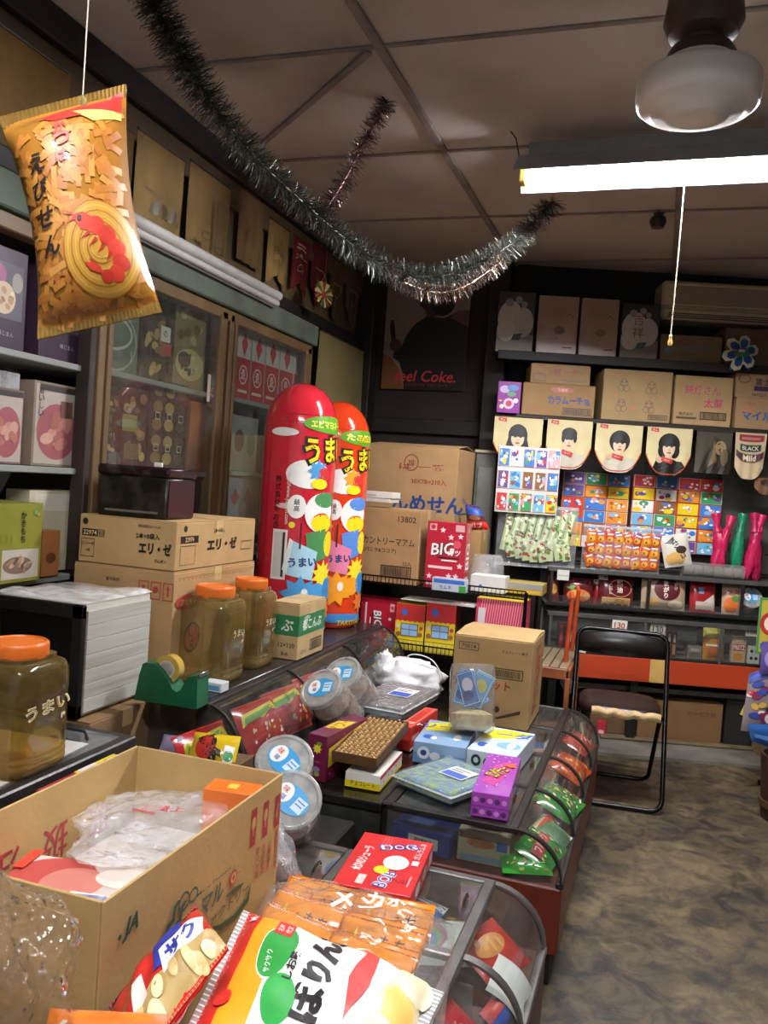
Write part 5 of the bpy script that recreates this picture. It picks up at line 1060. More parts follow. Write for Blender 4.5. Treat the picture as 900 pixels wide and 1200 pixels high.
round_jar('round jar with blue lid label left of the clear sweet tray', leanT(375, 805, 3.02, 42, -20, .22, -10), .08, .22, mat('#6a4a40', .4, sc=40, col2='#a09080'))
round_jar('farthest round jar with blue lid label beside the black plastic bag', leanT(399, 789, 3.27, 42, -20, .22, -10), .08, .22, mat('#6a4a40', .4, sc=40, col2='#a09080'))
# open jar of blue toys on the counter
p = oz(552, 862, ZT+.07); oj = round_jar('open clear jar stuffed with blue toy cards leaning on the bat carton', TR(p.x, p.y, .545) @ RZ(-10) @ RX(-12) @ RY(-8), .085, .26, None, lid=False, group=None)
mb = MB(); mb.lathe([(.06, .004), (.078, .02), (.078, .06), (.04, .075), (0, .075)], mat('#b89a60', .5, sc=40, col2='#d8c89a'), 18); mb.build('sweets', oj, smooth=50)
for i, (x, y, a, b, col) in enumerate(((-.03, -.03, 12, -8, '#4a9ad0'), (.02, -.04, -18, -6, '#3a7ac8'), (.0, .0, 25, 5, '#6ab0dc'), (.035, .01, -30, 8, '#4a8ad0'))):
    r = pbox('toy_card', ['blue toy card at the left inside the open jar', 'blue toy card in front inside the open jar', 'pale blue toy card in the middle of the open jar', 'blue toy card at the right inside the open jar'][i], 'toy card', (0,0,0), 0, .075, .006, .13, ink(col), {'front': [('E', .5, .6, .3, .2, ['#d870a8', '#e8e0f0', '#e8d040'][i % 3]), ('E', .4, .3, .3, .15, '#2a4a90'), ('F', .05, .04, .95, .96, .02, '#d8e8f4')]}, group='toy cards in the open jar')
    r.matrix_world = oj.matrix_world @ TR(x, y, .09) @ RZ(b) @ RY(a)
cs_ = thing('storage_crate', 'dark crate holding the two near round jars', 'crate', (-.93, 2.27, 0))
mb = MB(); mb.box((0, 0, .2), (.24, .26, .4), BLACKP, .006); mb.build('body', cs_, smooth=0)
# ---- inside the upper case: red and yellow bags
DIN = lambda s: [('P', [(.05, .55), (.3, .7), (.5, .62), (.75, .75), (.95, .7), (.9, .9), (.5, .85), (.1, .8)], '#c8b830'), ('P', [(.1, .6), (.35, .72), (.5, .66), (.85, .76), (.8, .84), (.5, .78), (.15, .74)], '#5a8a3c')]+dots(16, s, .1, .08, .9, .5, ['#e8d8d0', '#e0b0a0', '#d8a030'], .04, .03)
for i, (px, py, nm) in enumerate(((262, 835, 'red snack bag with yellow green dinosaur print at the near end of the upper case'), (322, 806, 'red snack bag with yellow green print in the second bay of the upper case'), (352, 790, 'red snack bag behind the second one in the upper case'), (385, 774, 'red snack bag deep in the upper glass case'))):
    p = ox(px, py, -1.2); bag('snack_bag', nm, TR(-1.245, p.y, .575) @ RZ(82) @ RX(-32), .24, .17, .045, mat('#a82024', .25, coat=.5), DIN(i), seal=mat('#c8382c', .3), group='red bags in the upper case', nu=12, nv=12)
p = oy(257, 876, 2.2); bag('snack_bag', 'yellow snack bag with red circle in front of the upper case', TR(p.x, 2.17, p.z) @ RZ(12) @ RX(-40), .14, .1, .05, mat('#d8b820', .2, coat=.5), [('E', .35, .5, .22, .35, '#c83024'), ('T', '博多', .45, .5, .5, '#1c1410', {'bold': .04, 'rot': -60}), ('R', .75, .1, .95, .6, WHT), ('E', .85, .3, .1, .15, '#3a9a50')], nu=12, nv=10)
p = oy(200, 895, 2.12); bag('candy_wrapper', 'small lilac candy wrapper just behind the open tan carton', TR(oy(201, 868, 2.15).x, 2.15, oy(201, 871, 2.15).z) @ RZ(10) @ RX(-40), .06, .05, .03, mat('#a89ab8', .2, coat=.5), nu=8, nv=8)
sc_ = thing('storage_carton', 'brown carton below the yellow snack bag between the case rows', 'carton', (-1.11, 2.185, 0))
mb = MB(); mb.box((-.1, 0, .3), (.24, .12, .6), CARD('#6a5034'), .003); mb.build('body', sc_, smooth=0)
# ---- inside the far low counter
zi = .302; gy = lambda i: 2.45+.375*i
def inbag(name, label, x, y, w, h, th, hexc, pr, rz=80, tilt=-60, z=.345, seal=None):
    return bag(name, label, TR(x, y, z) @ RZ(rz) @ RX(tilt), w, h, th, mat(hexc, .2, coat=.6), pr, seal=seal, nu=12, nv=12)
LEAF = lambda s: dots(20, s, .1, .1, .9, .9, ['#c8d870', '#e8f0a8', '#d84840', '#2c7a30'], .05, .035)
inbag('gum_pack', 'green pack with red print at the near end of the low counter', -.27, 2.60, .2, .13, .03, '#2a8a34', LEAF(1)+[('P', [(.1, .3), (.9, .5), (.9, .75), (.1, .6)], '#b8202c'), ('T', 'フルーツ', .5, .55, .2, WHT, {'rot': 10})], tilt=-70)
inbag('gum_pack', 'bright green pack lying lowest at the near end of the low counter', -.30, 2.505, .15, .09, .03, '#3aa838', LEAF(2), rz=20, tilt=-75, z=.33)
inbag('gum_pack', 'green and white striped pack in the near bay of the low counter', -.245, 2.72, .14, .1, .03, '#d8e0d0', [('P', [(.08*i, 0), (.08*i+.04, 0), (.08*i+.2, 1), (.08*i+.16, 1)], '#2a8a3c') for i in range(10)], tilt=-65)
inbag('snack_bag', 'cream and red pack in the near bay of the low counter', -.28, 2.77, .16, .06, .04, '#d8c890', [('R', 0, .3, 1, .7, '#c83a2c')], tilt=-70, z=.35)
inbag('snack_bag', 'green pack with white flecks in the second bay of the low counter', -.26, 3.0, .22, .15, .05, '#2f8f34', LEAF(5)+dots(20, 8, .1, .1, .9, .9, ['#f0f4e8', '#e8e070'], .04, .03), tilt=-68, z=.355)
inbag('snack_bag', 'orange pack in the third bay of the low counter', -.26, 3.38, .2, .14, .06, '#d8541c', dots(12, 9, .1, .1, .9, .9, ['#e88a3c', '#c03c14', '#f0b060'], .08, .05), tilt=-65, z=.36)
inbag('snack_bag', 'red and white pack in the farthest bay of the low counter', -.26, 3.76, .2, .12, .05, '#c0483c', dots(12, 10, .1, .1, .9, .9, ['#e8d8d0', '#b02820', '#e0c0a0'], .08, .05), tilt=-65, z=.355)
inbag('snack_bag', 'blue and orange round pack under the lid beside the bat carton', -.4, 3.55, .13, .1, .05, '#b85a3c', [('E', .4, .5, .25, .3, '#3a6ab0')], rz=30, tilt=-80, z=.36)
pbox('gum_box', 'deep blue box seen through the end glass of the low counter', 'snack box', (-.62, 2.56, zi), 0, .2, .12, .07, mat('#1c3c9a', .3), {'front': [('R', .3, .2, .8, .7, WHT), ('B', .4, .3, .7, .6, '#333333')], 'top': [('R', .2, .3, .6, .7, '#5a8ad8')]}, rot=(RZ(-8)).to_3x3())
pbox('caramel_box', 'cream and blue box seen through the end glass of the low counter', 'snack box', (-.43, 2.545, zi), 0, .16, .08, .095, mat('#c8bc9c', .35), {'front': [('E', .45, .65, .28, .16, '#c07a3c'), ('T', 'フーセン', .45, .65, .16, '#8a3020'), ('R', .75, .5, .95, .8, '#3a6ac0'), ('R', .05, .05, .95, .25, '#88a8c0'), ('C', .08, .85, .07, '#b02c28')]})
pbox('gum_box', 'long dark blue packet lying behind the deep blue box', 'snack box', (-.62, 2.68, zi), 0, .22, .05, .1, mat('#16307c', .25), {'front': [('T', 'ガム', .5, .5, .4, '#5a8ad8')]})
# ---- inside the nearest counter
inbag('snack_bag', 'red and orange snack bag under the curved glass of the nearest counter', -.29, 1.93, .17, .13, .05, '#c83024', [('E', .4, .6, .3, .2, '#d88a3c')]+dots(6, 3, .2, .4, .6, .8, ['#e8a850', '#b8602c'], .08, .06), rz=70, tilt=-60, z=.36)
mb = MB(); mb.grid(lambda u, v: V(((u-.5)*.1, (v-.5)*.15, .012*math.sin(u*3)+.004*math.sin(v*9))), 10, 10, mat('#e8e8e4', .6)); o = mb.build('paper_sheet', T=TR(-.235, 1.83, .345) @ RY(38)); tag(o, 'white paper propped inside the curved glass of the nearest counter', 'paper')
inbag('snack_bag', 'blue and red snack bag low in the nearest counter', -.24, 1.76, .12, .06, .04, '#3a5ab8', [('R', 0, .5, 1, 1, '#c83a30')], rz=80, tilt=-60, z=.335)
inbag('snack_bag', 'large red bag in the second bay of the nearest counter', -.3, 1.53, .24, .17, .07, '#b81c2c', [('T', 'キムチ', .5, .5, .2, '#d86a70', {'rot': 20}), ('E', .3, .2, .2, .1, '#e0a040')], rz=75, tilt=-62, z=.365)
inbag('snack_bag', 'rainbow striped bag under the lid beside the red dog box', -.42, 1.92, .2, .16, .04, '#e0e4e4', [('E', .3, .5, .3, .35, '#d87a9a'), ('E', .3, .45, .24, .28, '#88b850'), ('E', .3, .4, .18, .2, '#5a9ad0'), ('R', .6, .1, .95, .9, '#f4f4f0')], rz=20, tilt=-82, z=.36)
inbag('snack_bag', 'blue foil pouch under the lid beside the red dog box', -.5, 2.0, .12, .12, .04, '#2a6ac8', [('R', 0, .8, 1, 1, '#d8d8d8'), ('R', .1, .85, .9, .95, '#3a4a9a')], rz=-20, tilt=-70, z=.365)
inbag('snack_bag', 'orange and red pouch under the far lid of the nearest counter', -.42, 2.03, .16, .06, .03, '#c8602c', dots(8, 3, .1, .2, .9, .8, ['#e8c040', '#a02820'], .08, .1), rz=-10, tilt=-75, z=.345)
inbag('snack_bag', 'gold wrapped sweet under the left lid of the nearest counter', -.86, 1.72, .09, .07, .04, '#a88a4c', [('E', .5, .5, .2, .2, '#a03030')], rz=-10, tilt=-80, z=.345)
# silver wrappers in a clear bag left of the dog box
p = oz(350, 1000, ZT); cw = thing('wrapper_bag', 'crinkled clear bag of silver wrappers beside the open tan carton', 'bag', (-.8, 1.66, ZT))
mb = MB(); lump(mb, (0, 0, .11), (.1, .1, .11), .35, 2.5, 5, clear('#f4f6f8', .22, .08, 1.0, 35)); mb.build('film', cw, smooth=50)
for i in range(5):
    mb = MB(); q = random.Random(i); lump(mb, (q.uniform(-.05, .05), q.uniform(-.06, .04), .05+.03*i), (.04, .035, .03), .4, 3, i+20, mat(['#b8bcc4', '#c8c4c0', '#a87a70', '#98a0b0'][i % 4], .2, metal=.7, bump=.4), 16, 10); mb.build('wrapper', cw, smooth=50)
# ---- dog gum box
dg = [('T', '★DVDシューラ', .18, .5, .1, WHT, {'bold': .02, 'rot': 88, 'w': .75}), ('R', .26, .06, .36, .22, '#e0c8c0'), ('T', 'DOG', .58, .8, .12, '#20285c', {'bold': .1, 'rot': 22}), ('T', 'DOG', .58, .8, .11, '#e8e4f0', {'bold': .05, 'rot': 22}), ('T', 'DOG', .58, .8, .11, '#3a3a90', {'bold': .0, 'rot': 22}), ('T', 'BOB', .6, .2, .12, '#e8e4f0', {'bold': .06, 'rot': 80}), ('T', 'BOB', .6, .2, .11, '#3a3a90', {'bold': .0, 'rot': 80}), ('E', .5, .34, .1, .07, '#e8d020'), ('T', 'ガムラムネ', .88, .78, .06, '#f0d8d0', {'rot': 88, 'bold': .02}), ('T', 'YUEI', .78, .2, .05, '#a01820'), ('E', .64, .5, .17, .13, '#f0ece8'), ('R', .84, .5, .93, .58, '#e8e8e8'), ('R', .9, .12, .92, .3, '#e8a8a0'), ('R', .34, .7, .345, .95, '#e8a8a0'), ('R', .39, .68, .395, .95, '#e8a8a0'), ('R', .43, .72, .435, .95, '#e8a8a0')]
topbox(pbox, 'gum_box', 'bright red gum box printed BOB DOG on the nearest counter', (389, 1034), (481, 1051), (513, 989), .505, ZT, 'snack box', mat('#d0282c', .35), {'top': dg, 'front': [('S', .05, .7, .16, 5, WHT), ('T', 'ガクガム', .15, .68, .2, WHT), ('C', .85, .5, .2, '#e0c020'), ('C', .69, .62, .08, '#1c1414'), ('C', .73, .62, .08, '#1c1414'), ('R', .1, .2, .5, .26, '#b01820')], 'right': [('E', .3, .5, .1, .3, '#d8d0c8'), ('E', .6, .5, .1, .3, '#a8a098'), ('R', .8, .2, .95, .8, '#d8c8c0')]})
# ---- open farm carton
zr = .85; A, B, Cc = oz(120, 1057, zr), oz(332, 907, zr), oz(161, 873, zr)
x0, x1, y0, y1 = Cc.x, (A.x+B.x)/2, A.y, (B.y+Cc.y)/2; hJ = zr-ZT
jc = thing('open_carton', 'large open tan farm carton with green JA mark in the foreground', 'carton', ((x0+x1)/2, (y0+y1)/2, ZT)); w, d = x1-x0, y1-y0; CJ = CARD('#c09c5e')
for nm, c, z in (('wall_panel', (-w/2+.002, 0, hJ/2), (.005, d, hJ)), ('wall_panel', (w/2-.002, 0, hJ/2), (.005, d, hJ)), ('wall_panel', (0, -d/2+.002, hJ/2), (w-.01, .005, hJ)), ('wall_panel', (0, d/2-.002, hJ/2), (w-.01, .005, hJ)), ('bottom_panel', (0, 0, .003), (w-.01, d-.01, .005))):
    mb = MB(); mb.box(c, z, CJ, .0015); mb.build(nm, jc, smooth=0)
mb = MB(); RDJ = '#a83840'; GNJ = '#1c4a3c'
def JU(px, py): q = ox(px, py, x1); return ((q.y-y0)/d, (q.z-ZT)/hJ)
def JP(pts, c): return ('P', [JU(*p) for p in pts], c)
def JT(t, px, py, h, c, **o): u, v = JU(px, py); return ('T', t, u, v, h, c, o)
pr = []
for i, (a_, b_) in enumerate((((290, 951), (303, 989)), ((304, 942), (317, 977)), ((318, 934), (330, 966)))):
    (u0, v1), (u1, v0) = JU(a_[0], a_[1]+3), JU(b_[0], b_[1]-4); um, vm = (u0+u1)/2, (v0+v1)/2; u0, u1 = um-.02, um+.02
    pr += [('R', u0, v0, u1, v1, RDJ), (('E', um, vm+.02, .014, .03, '#c8a468') if i < 2 else ('P', [(um-.015, vm-.03), (um+.005, vm+.03), (um+.015, vm+.04), (um-.005, vm-.02)], '#c8a468')), ('R', um-.003, vm-.04, um+.003, vm, '#c8a468')]
for t_, px_, py_ in (('直射日光禁', 322, 994), ('上積厳禁', 314, 1002), ('水漏厳禁', 307, 1006), ('取火注意', 300, 1011)): pr += [JT(t_, px_, py_, .035, RDJ, vert=1)]
su, sv = JU(272, 1028)
pr += [('C', su, sv, .035, RDJ), ('C', su, sv, .025, '#c09c5e'), ('C', su, sv, .012, RDJ)]+[('P', [(su+math.cos(a)*.032, sv+math.sin(a)*.045), (su+math.cos(a+.14)*.032, sv+math.sin(a+.14)*.045), (su+math.cos(a+.07)*.05, sv+math.sin(a+.07)*.07)], RDJ) for a in [i*PI/4 for i in range(8)]]
pr += [JT('Sugar Maru Factory', 240, 1040, .02, GNJ, w=.3), JT('マル', 247, 1052, .085, GNJ, bold=.03, shear=.2), JP([(262, 1050), (272, 1040), (284, 1033), (280, 1040), (268, 1050)], GNJ), JT('ファクトリー', 263, 1062, .05, GNJ, shear=.15, w=.3), JP([(238, 1087), (255, 1083), (272, 1071), (286, 1053), (292, 1033), (289, 1055), (274, 1077), (256, 1090)], GNJ)]
for o_ in (0, 8): pr += [JP([(190+o_, 1100), (193+o_, 1084), (199+o_, 1076), (201+o_, 1062), (206+o_, 1054), (209+o_, 1054), (204+o_, 1063), (202+o_, 1078), (196+o_, 1086), (193+o_, 1100)], GNJ)]
u_, v_ = JU(213, 1056); pr += [('O', u_, v_, .03, .04, .01, GNJ), ('O', u_+.05, v_-.005, .025, .032, .01, GNJ)]
pr += [JT('JA', 150, 1085, .085, GNJ, bold=.04, shear=.3), JT('●', 137, 1098, .02, GNJ)]
prnt(mb, pr, d, hJ, lambda u, v, k: (w/2+.0007+k, -d/2+u, v))
pr = [('T', c_, .78-.22*i, .72, .17, RDJ, {'rot': 180, 'bold': .01}) for i, c_ in enumerate('取扱注意')]
prnt(mb, pr, d, hJ, lambda u, v, k: (-w/2+.005+k, -d/2+u, v)); mb.build('lettering', jc, smooth=0)
zi2 = ZT+.008
pl = thing('packed_goods', 'white paper wrapped goods filling the open carton', 'parcel', ((x0+x1)/2, (y0+y1)/2, zi2))
mb = MB(); mb.box((0, 0, .125), (w-.04, d-.05, .25), mat('#d4ccc0', .7), .02); mb.build('parcel', pl)
fb = thing('plastic_bag', 'crinkled clear bag with red printing inside the open carton', 'bag', ((x0+x1)/2, y0+d*.72, zi2+.255))
mb = MB(); lump(mb, (0, 0, .05), (.14, .15, .045), .3, 2.2, 7, clear('#ffffff', .2, .08, 1.2, 26), 44, 26); mb.build('film', fb, smooth=50)
mb = MB(); prnt(mb, [('T', 'お買上', .5, .5, .25, '#c04850', {'rot': 20}), ('R', .2, .2, .5, .26, '#c04850')], .16, .1, lambda u, v, k: (u-.06, v-.08, .098+k)); mb.build('printing', fb, smooth=0)
mp_ = pbox('meat_tray', 'clear pack of reddish slices with blue price label inside the open carton', 'food pack', ((x0+x1)/2-.01, y0+d*.33, zi2+.255), math.radians(10), .26, .17, .035, mat('#d8c8bc', .2, coat=.6), {'top': [('E', .3, .55, .28, .4, '#b84a44'), ('E', .45, .5, .2, .3, '#c87a6c'), ('E', .75, .7, .2, .2, '#e0d0c4'), ('R', .5, .02, .85, .35, WHT), ('R', .52, .04, .83, .14, '#4a6ac0'), ('B', .55, .2, .75, .32, '#3a4a90'), ('R', 0, .6, .08, 1, '#d04030')]}, bev=.01)
pbox('orange_box', 'small orange box standing in the back corner of the open carton', 'box', (x1-.07, y1-.07, zi2+.255), math.radians(8), .1, .06, .115, mat('#d86a1c', .4), {'top': [('R', .4, .3, .6, .7, '#e8b840')]})
# small red and yellow box on the ledge before the jar
ld = thing('case_ledge', 'dark ledge along the front of the flat glass lid case', 'ledge', (-1.15, 1.15, 0)); mb = MB(); mb.box((0, 0, .35), (.125, 1.3, .70), BLACKP, .004); mb.build('body', ld, smooth=0)
a, b = oz(22, 925, .735), oz(118, 884, .735)
pbox('candy_box', 'flat red and yellow candy box lying before the orange lidded jar', 'snack box', (-1.15, (a.y+b.y)/2, .702), 0, .1, b.y-a.y, .04, mat('#a02430', .3), {'top': [('R', 0, .45, 1, 1, '#d8c030'), ('E', .4, .3, .3, .1, '#d89a28'), ('P', [(0, .5), (1, .4), (1, .7), (0, .72)], '#d8d0cc'), ('T', 'くじ', .5, .58, .06, '#3a5ab0'), ('E', .3, .82, .2, .06, '#8a3060')]}, bev=.002)
# ---- foreground snack bags
dv = oz(478, 1090, .5)
rows = 6; orange = mat('#e8922c', .22, var=.1, sc=10, coat=.5)
for i in range(rows):
    t_ = i/(rows-1); S = V((336+(299-336)*t_, 1046+(1086-1046)*t_)) if False else None
    sx, sy = 334-38*t_, 1046+42*t_; ex, ey = 508-30*t_, 1086+74*t_
    za = .60; p, q = oz(sx, sy, za), oz(ex, ey, za); dd = (q-p); L = dd.length; ang = math.atan2(dd.y, dd.x)
    for j in range(2):
        c = p.lerp(q, .26+.48*j)
        pr = [('E', .5, .5, .12, .3, '#e89a3c'), ('T', 'もち', .7, .5, .3, '#3a2c14'), ('P', [(.2, .3), (.26, .7), (.3, .3)], '#e8d030'), ('P', [(.42, .3), (.46, .7), (.5, .35)], '#c06018'), ('R', .02, 0, .05, 1, '#b8641c')]
        bag('snack_sachet', 'orange snack sachet, %s in the %s column of the clear bag' % (['frontmost', 'second', 'third', 'fourth', 'fifth', 'rearmost'][rows-1-i], ['left', 'right'][j]), TR(c.x, c.y, za+.012*(i % 2)) @ MX.Rotation(ang, 4, 'Z') @ RZ([-4, 5][j]) @ RX(-52), L*.5, .075, .028, orange, pr, seal=mat('#c86c18', .25), group='orange sachets in the clear bag', nu=14, nv=8, wr=.002, seed=i*2+j, sealw=.04, cat='snack sachet')
c4 = [oz(318, 1036, .635), oz(535, 1082, .635), oz(520, 1205, .635), oz(285, 1100, .635)]
carton('flat_carton', 'flat tan carton under the bag of orange sachets', (-.5, 1.36, ZT), 0, .26, .36, .11, CARD('#b08c58'))
ob = quadbag('clear_snack_bag', 'clear plastic bag with white lettering around the orange sachets', c4, .13, clear('#fbfbfb', .05, .05, .7, 18), [('O', .26, .87, .12, .075, .008, WHT), ('T', 'YOSUDA', .26, .87, .06, WHT, {'w': .18, 'rot': 8}), ('T', 'カボ', .66, .66, .17, WHT, {'bold': .03, 'rot': 14, 'shear': .2}), ('T', 'メン', .52, .5, .2, WHT, {'bold': .03, 'rot': 14, 'shear': .2})], W=.34, H=.2, wr=.006, seed=3, nu=30, nv=24, sub=.015)
# rice cracker bag
zz = .69; c4 = [oz(205, 1235, zz+.02), oz(285, 1068, zz-.02), oz(520, 1165, zz-.02), oz(440, 1330, zz)]
pk = [('R', 0, 0, 1, 1, '#f0eee8'), ('R', 0, .72, 1, .9, '#f0a020'), ('R', 0, .88, 1, .965, '#d02a24'), ('P', [(.12, .6), (.3, .72), (.7, .74), (.95, .7), (1, .6), (.9, .1), (.1, .1)], '#f4f2ee'),
      ('E', .62, .71, .26, .1, WHT), ('E', .62, .72, .24, .085, '#2a9a40'), ('T', 'サクサク', .5, .74, .03, WHT, {'rot': 12}), ('R', .74, .69, .9, .78, '#d83028'), ('T', '北海', .82, .755, .03, WHT), ('T', '仕立', .82, .715, .03, WHT), ('E', .3, .62, .14, .08, '#2a9a40', 20),
      ('T', 'ぱりんこ', .62, .5, .15, '#141010', {'bold': .05, 'rot': 4, 'w': .8}), ('T', 'しお味', .5, .62, .05, '#141010', {'bold': .03}), ('P', [(.3, .3), (.6, .36), (.9, .34), (.98, .4), (.9, .28), (.6, .26)], '#d83a34'), ('C', .25, .88, .04, '#d8302a'), ('T', 'M', .9, .92, .04, WHT),
      ('E', .6, .12, .22, .09, '#e8d0a0'), ('E', .6, .12, .17, .065, '#f0c868'), ('E', .3, .14, .18, .08, '#e8dcc0'), ('E', .85, .1, .14, .08, '#eadcb8')]
quadbag('snack_bag', 'big white rice cracker bag with black brush writing in the foreground', c4, .09, mat('#e4e0d8', .15, coat=.8), pk, seal=mat('#c8c8c8', .15, metal=.3, coat=.6), W=.26, H=.34, wr=.003, seed=5, nu=40, nv=44, sub=.01, kdk=.0007)
# red salted snack bag leaning on the carton
c4 = [ox(128, 1182, -.645), ox(230, 1062, -.63), ox(268, 1112, -.53), ox(165, 1245, -.53)]
quadbag('snack_bag', 'red snack bag with blue and white emblem leaning on the open carton', c4, .06, mat('#c82824', .15, coat=.8), [('R', .0, .0, 1, .35, '#b89a5c'), ('R', 0, .93, 1, 1, '#2a2c6a'), ('P', [(.38, .42), (.52, .85), (.8, .85), (.7, .42)], '#26348c'), ('P', [(.44, .3), (.5, .6), (.98, .66), (.9, .34)], '#e8e8f0'), ('T', 'サク', .7, .48, .22, '#26348c', {'bold': .04}), ('P', [(.1, .3), (.2, .6), (.3, .6), (.26, .3)], '#e8d8d0')]+dots(14, 5, .1, .02, .9, .3, ['#d8bc80', '#e8d4a0', '#a8884c'], .08, .08), W=.18, H=.14, wr=.003, seed=8, nu=30, nv=30, sub=.01, kdk=.0006, seal=mat('#d83a30', .2))
# crinkled clear bag and an orange pouch at the near left, on a small carton
carton('small_carton', 'tan carton under the crinkled clear bag at the near left', (-.80, .77, ZT), 0, .3, .26, .2, CARD('#b08c58'))
cl = thing('plastic_bag', 'crinkled clear plastic bag at the lower left corner of the picture', 'bag', (-.79, .80, ZT+.205))
mb = MB(); lump(mb, (0, 0, .14), (.16, .11, .14), .3, 1.8, 11, clear('#fdfaf4', .02, .04, 1.8, 26), 50, 30); mb.build('film', cl, smooth=40)
p = ok(130, 1200, .98); bag('snack_bag', 'orange pouch peeping in at the lower edge below the red bag', TR(p.x-.01, p.y, p.z-.035) @ RZ(20) @ RX(-40), .14, .08, .04, mat('#d8802c', .2, coat=.6), [('R', .1, .2, .5, .7, '#c8c4bc'), ('R', 0, .8, 1, 1, '#c86a1c')], nu=12, nv=10)
# ================================================================ the askew back wall: shelf goods, pennants, cards, bench goods
def bwplace(px0, px1, pyt, pyb, t):
    pm, ym = (px0+px1)/2, (pyt+pyb)/2; a, b = bw(px0, ym, t), bw(px1, ym, t); return (a.x+b.x)/2, b.x-a.x, bw(pm, pyt, t).z, bw(pm, pyb, t).z
def bwbox(fn, name, label, px0, px1, pyt, pyb, t, d, *a, z=None, **k):
    s, w, zt, zb = bwplace(px0, px1, pyt, pyb, t); zb = zb if z is None else z; p = bp(s, t-d/2, zb)
    if fn is pbox: return pbox(name, label, a[0], p, BTH, w, d, zt-zb, *a[1:], **k)
    return carton(name, label, p, BTH, w, d, zt-zb, *a, **k)
SPOT = [('E', .35, .55, .34, .3, '#bcb4aa'), ('E', .7, .5, .28, .25, '#b5ada4'), ('E', .25, .35, .25, .18, '#c2bab0'), ('C', .3, .82, .07, '#8a8884'), ('C', .55, .87, .06, '#8a8884'), ('C', .7, .8, .05, '#8a8884'), ('P', [(.45, .3), (.7, .32), (.62, .2), (.4, .2)], '#2c3240')]
gb = 'old gift boxes on the high back shelf'
bwbox(pbox, 'gift_box', 'dark gift box with white spots at the left end of the high back shelf', 583, 626, 342, 411, .3, .2, 'gift box', mat('#3c3a3a', .3), {'front': [('R', 0, 0, 1, .3, '#7c7264')]+SPOT}, z=zS, group=gb)
OLDB = [('E', .55, .42, .14, .07, '#7a6450'), ('E', .1, .45, .1, .08, '#8a7058'), ('T', 'へ', .8, .68, .08, '#5a4636'), ('T', '乙', .5, .25, .08, '#7a6450'), ('R', .65, .12, .9, .14, '#5a4838')]
bwbox(pbox, 'gift_box', 'tan gift box second from the left on the high back shelf', 630, 677, 347, 414, .3, .2, 'gift box', mat('#a48a70', .25, var=.14, sc=5), {'front': OLDB}, z=zS, group=gb)
bwbox(pbox, 'gift_box', 'tan gift box third from the left on the high back shelf', 680, 724, 350, 417, .3, .2, 'gift box', mat('#a48c74', .25, var=.14, sc=5), {'front': OLDB[:1]+OLDB[2:]}, z=zS, group=gb)
bwbox(pbox, 'gift_box', 'dark gift box with white spots and brown seal left of the air conditioner', 728, 772, 356, 420, .3, .2, 'gift box', mat('#2c2a2c', .3), {'front': [('R', 0, 0, 1, .35, '#746854')]+SPOT+[('T', '吉祥', .45, .6, .2, '#8a6a54', {'vert': 1})]}, z=zS, group=gb)
bwbox(carton, 'flat_carton', 'flat brown carton with blue stripe under the air conditioner', 774, 846, 393, 424, .3, .22, CARD('#7c6848'), {'front': [('R', .2, .55, .9, .6, '#4a6a80'), ('C', .12, .4, .12, '#4a6a80'), ('R', .25, .3, .6, .33, '#5a4a38'), ('R', .3, .15, .7, .18, '#3c5a70')]}, z=zS)
bwbox(carton, 'flat_carton', 'brown carton behind the blue flower pinwheel on the high shelf', 850, 930, 386, 428, .3, .22, CARD('#6e5a42'), {'front': [('R', .1, .7, .6, .74, '#4a3c2c')]}, z=zS)
# air conditioner
s, w, zt, zb = bwplace(777, 925, 331, 377, .22)
ac = thing('air_conditioner', 'beige wall air conditioner high on the back wall', 'air conditioner'); ac.matrix_world = bwT(s, 0, zb); hA = zt-zb
BEI = mat('#cabb9c', .45, var=.06)
mb = MB(); mb.prism([(-.22, .06), (-.19, .0), (-.0, 0), (0, hA), (-.19, hA), (-.215, hA-.02)], w, BEI, TR(-w/2, 0, 0) @ RZ(90) @ MX.Scale(1, 4, (0, 1, 0))); 
mb = MB(); mb.box((0, -.1, hA*.5), (w, .2, hA), BEI, .015); mb.build('casing', ac, smooth=30)
mb = MB(); mb.box((0.03, -.203, hA*.64), (w*.92, .008, hA*.46), mat('#9a8a76', .5), .003); mb.build('front_panel', ac, smooth=0)
mb = MB(); mb.box((0, -.208, hA*.3), (w, .02, hA*.1), mat('#a8997a', .4), .006); mb.build('front_bar', ac, smooth=30)
for i in range(3):
    mb = MB(); mb.box((0.02, -.2, hA*(.06+.05*i)), (w*.94, .012, .006), mat('#5c5040', .5), .002); mb.build('louvre', ac, RX(0), smooth=0)
# blue flower pinwheel
p = bw(867, 414, .42); pw = thing('flower_pinwheel', 'blue and white flower pinwheel before the high shelf', 'pinwheel'); pw.matrix_world = bwT(p.x, .42, p.z); Rf = bw(889, 414, .42).x-p.x
for i in range(6):
    a = PI/2+2*PI*i/6-.25; mb = MB(); T = RY(-math.degrees(a))
    mb.add([(x*Rf, -.004-.012*math.sin(x*3), z*Rf) for x, z in [(.15, 0), (.5, -.3), (.85, -.27), (1.0, 0), (.85, .27), (.5, .3)]], [(0, 1, 2, 3, 4, 5)], mat('#c8c4a8', .35), T)
    mb.add([(x*Rf, -.012-.012*math.sin(x*3), z*Rf) for x, z in [(.15, 0), (.45, -.2), (.7, -.16), (.78, .06), (.62, .22), (.42, .2)]], [(0, 1, 2, 3, 4, 5)], mat('#1c4a80', .3), T)
    mb.add([(x*Rf, -.002, z*Rf) for x, z in [(.7, -.33), (1.05, -.2), (.9, -.05)]], [(0, 1, 2)], mat('#2a5a90', .3), T); mb.build('petal', pw, smooth=0)
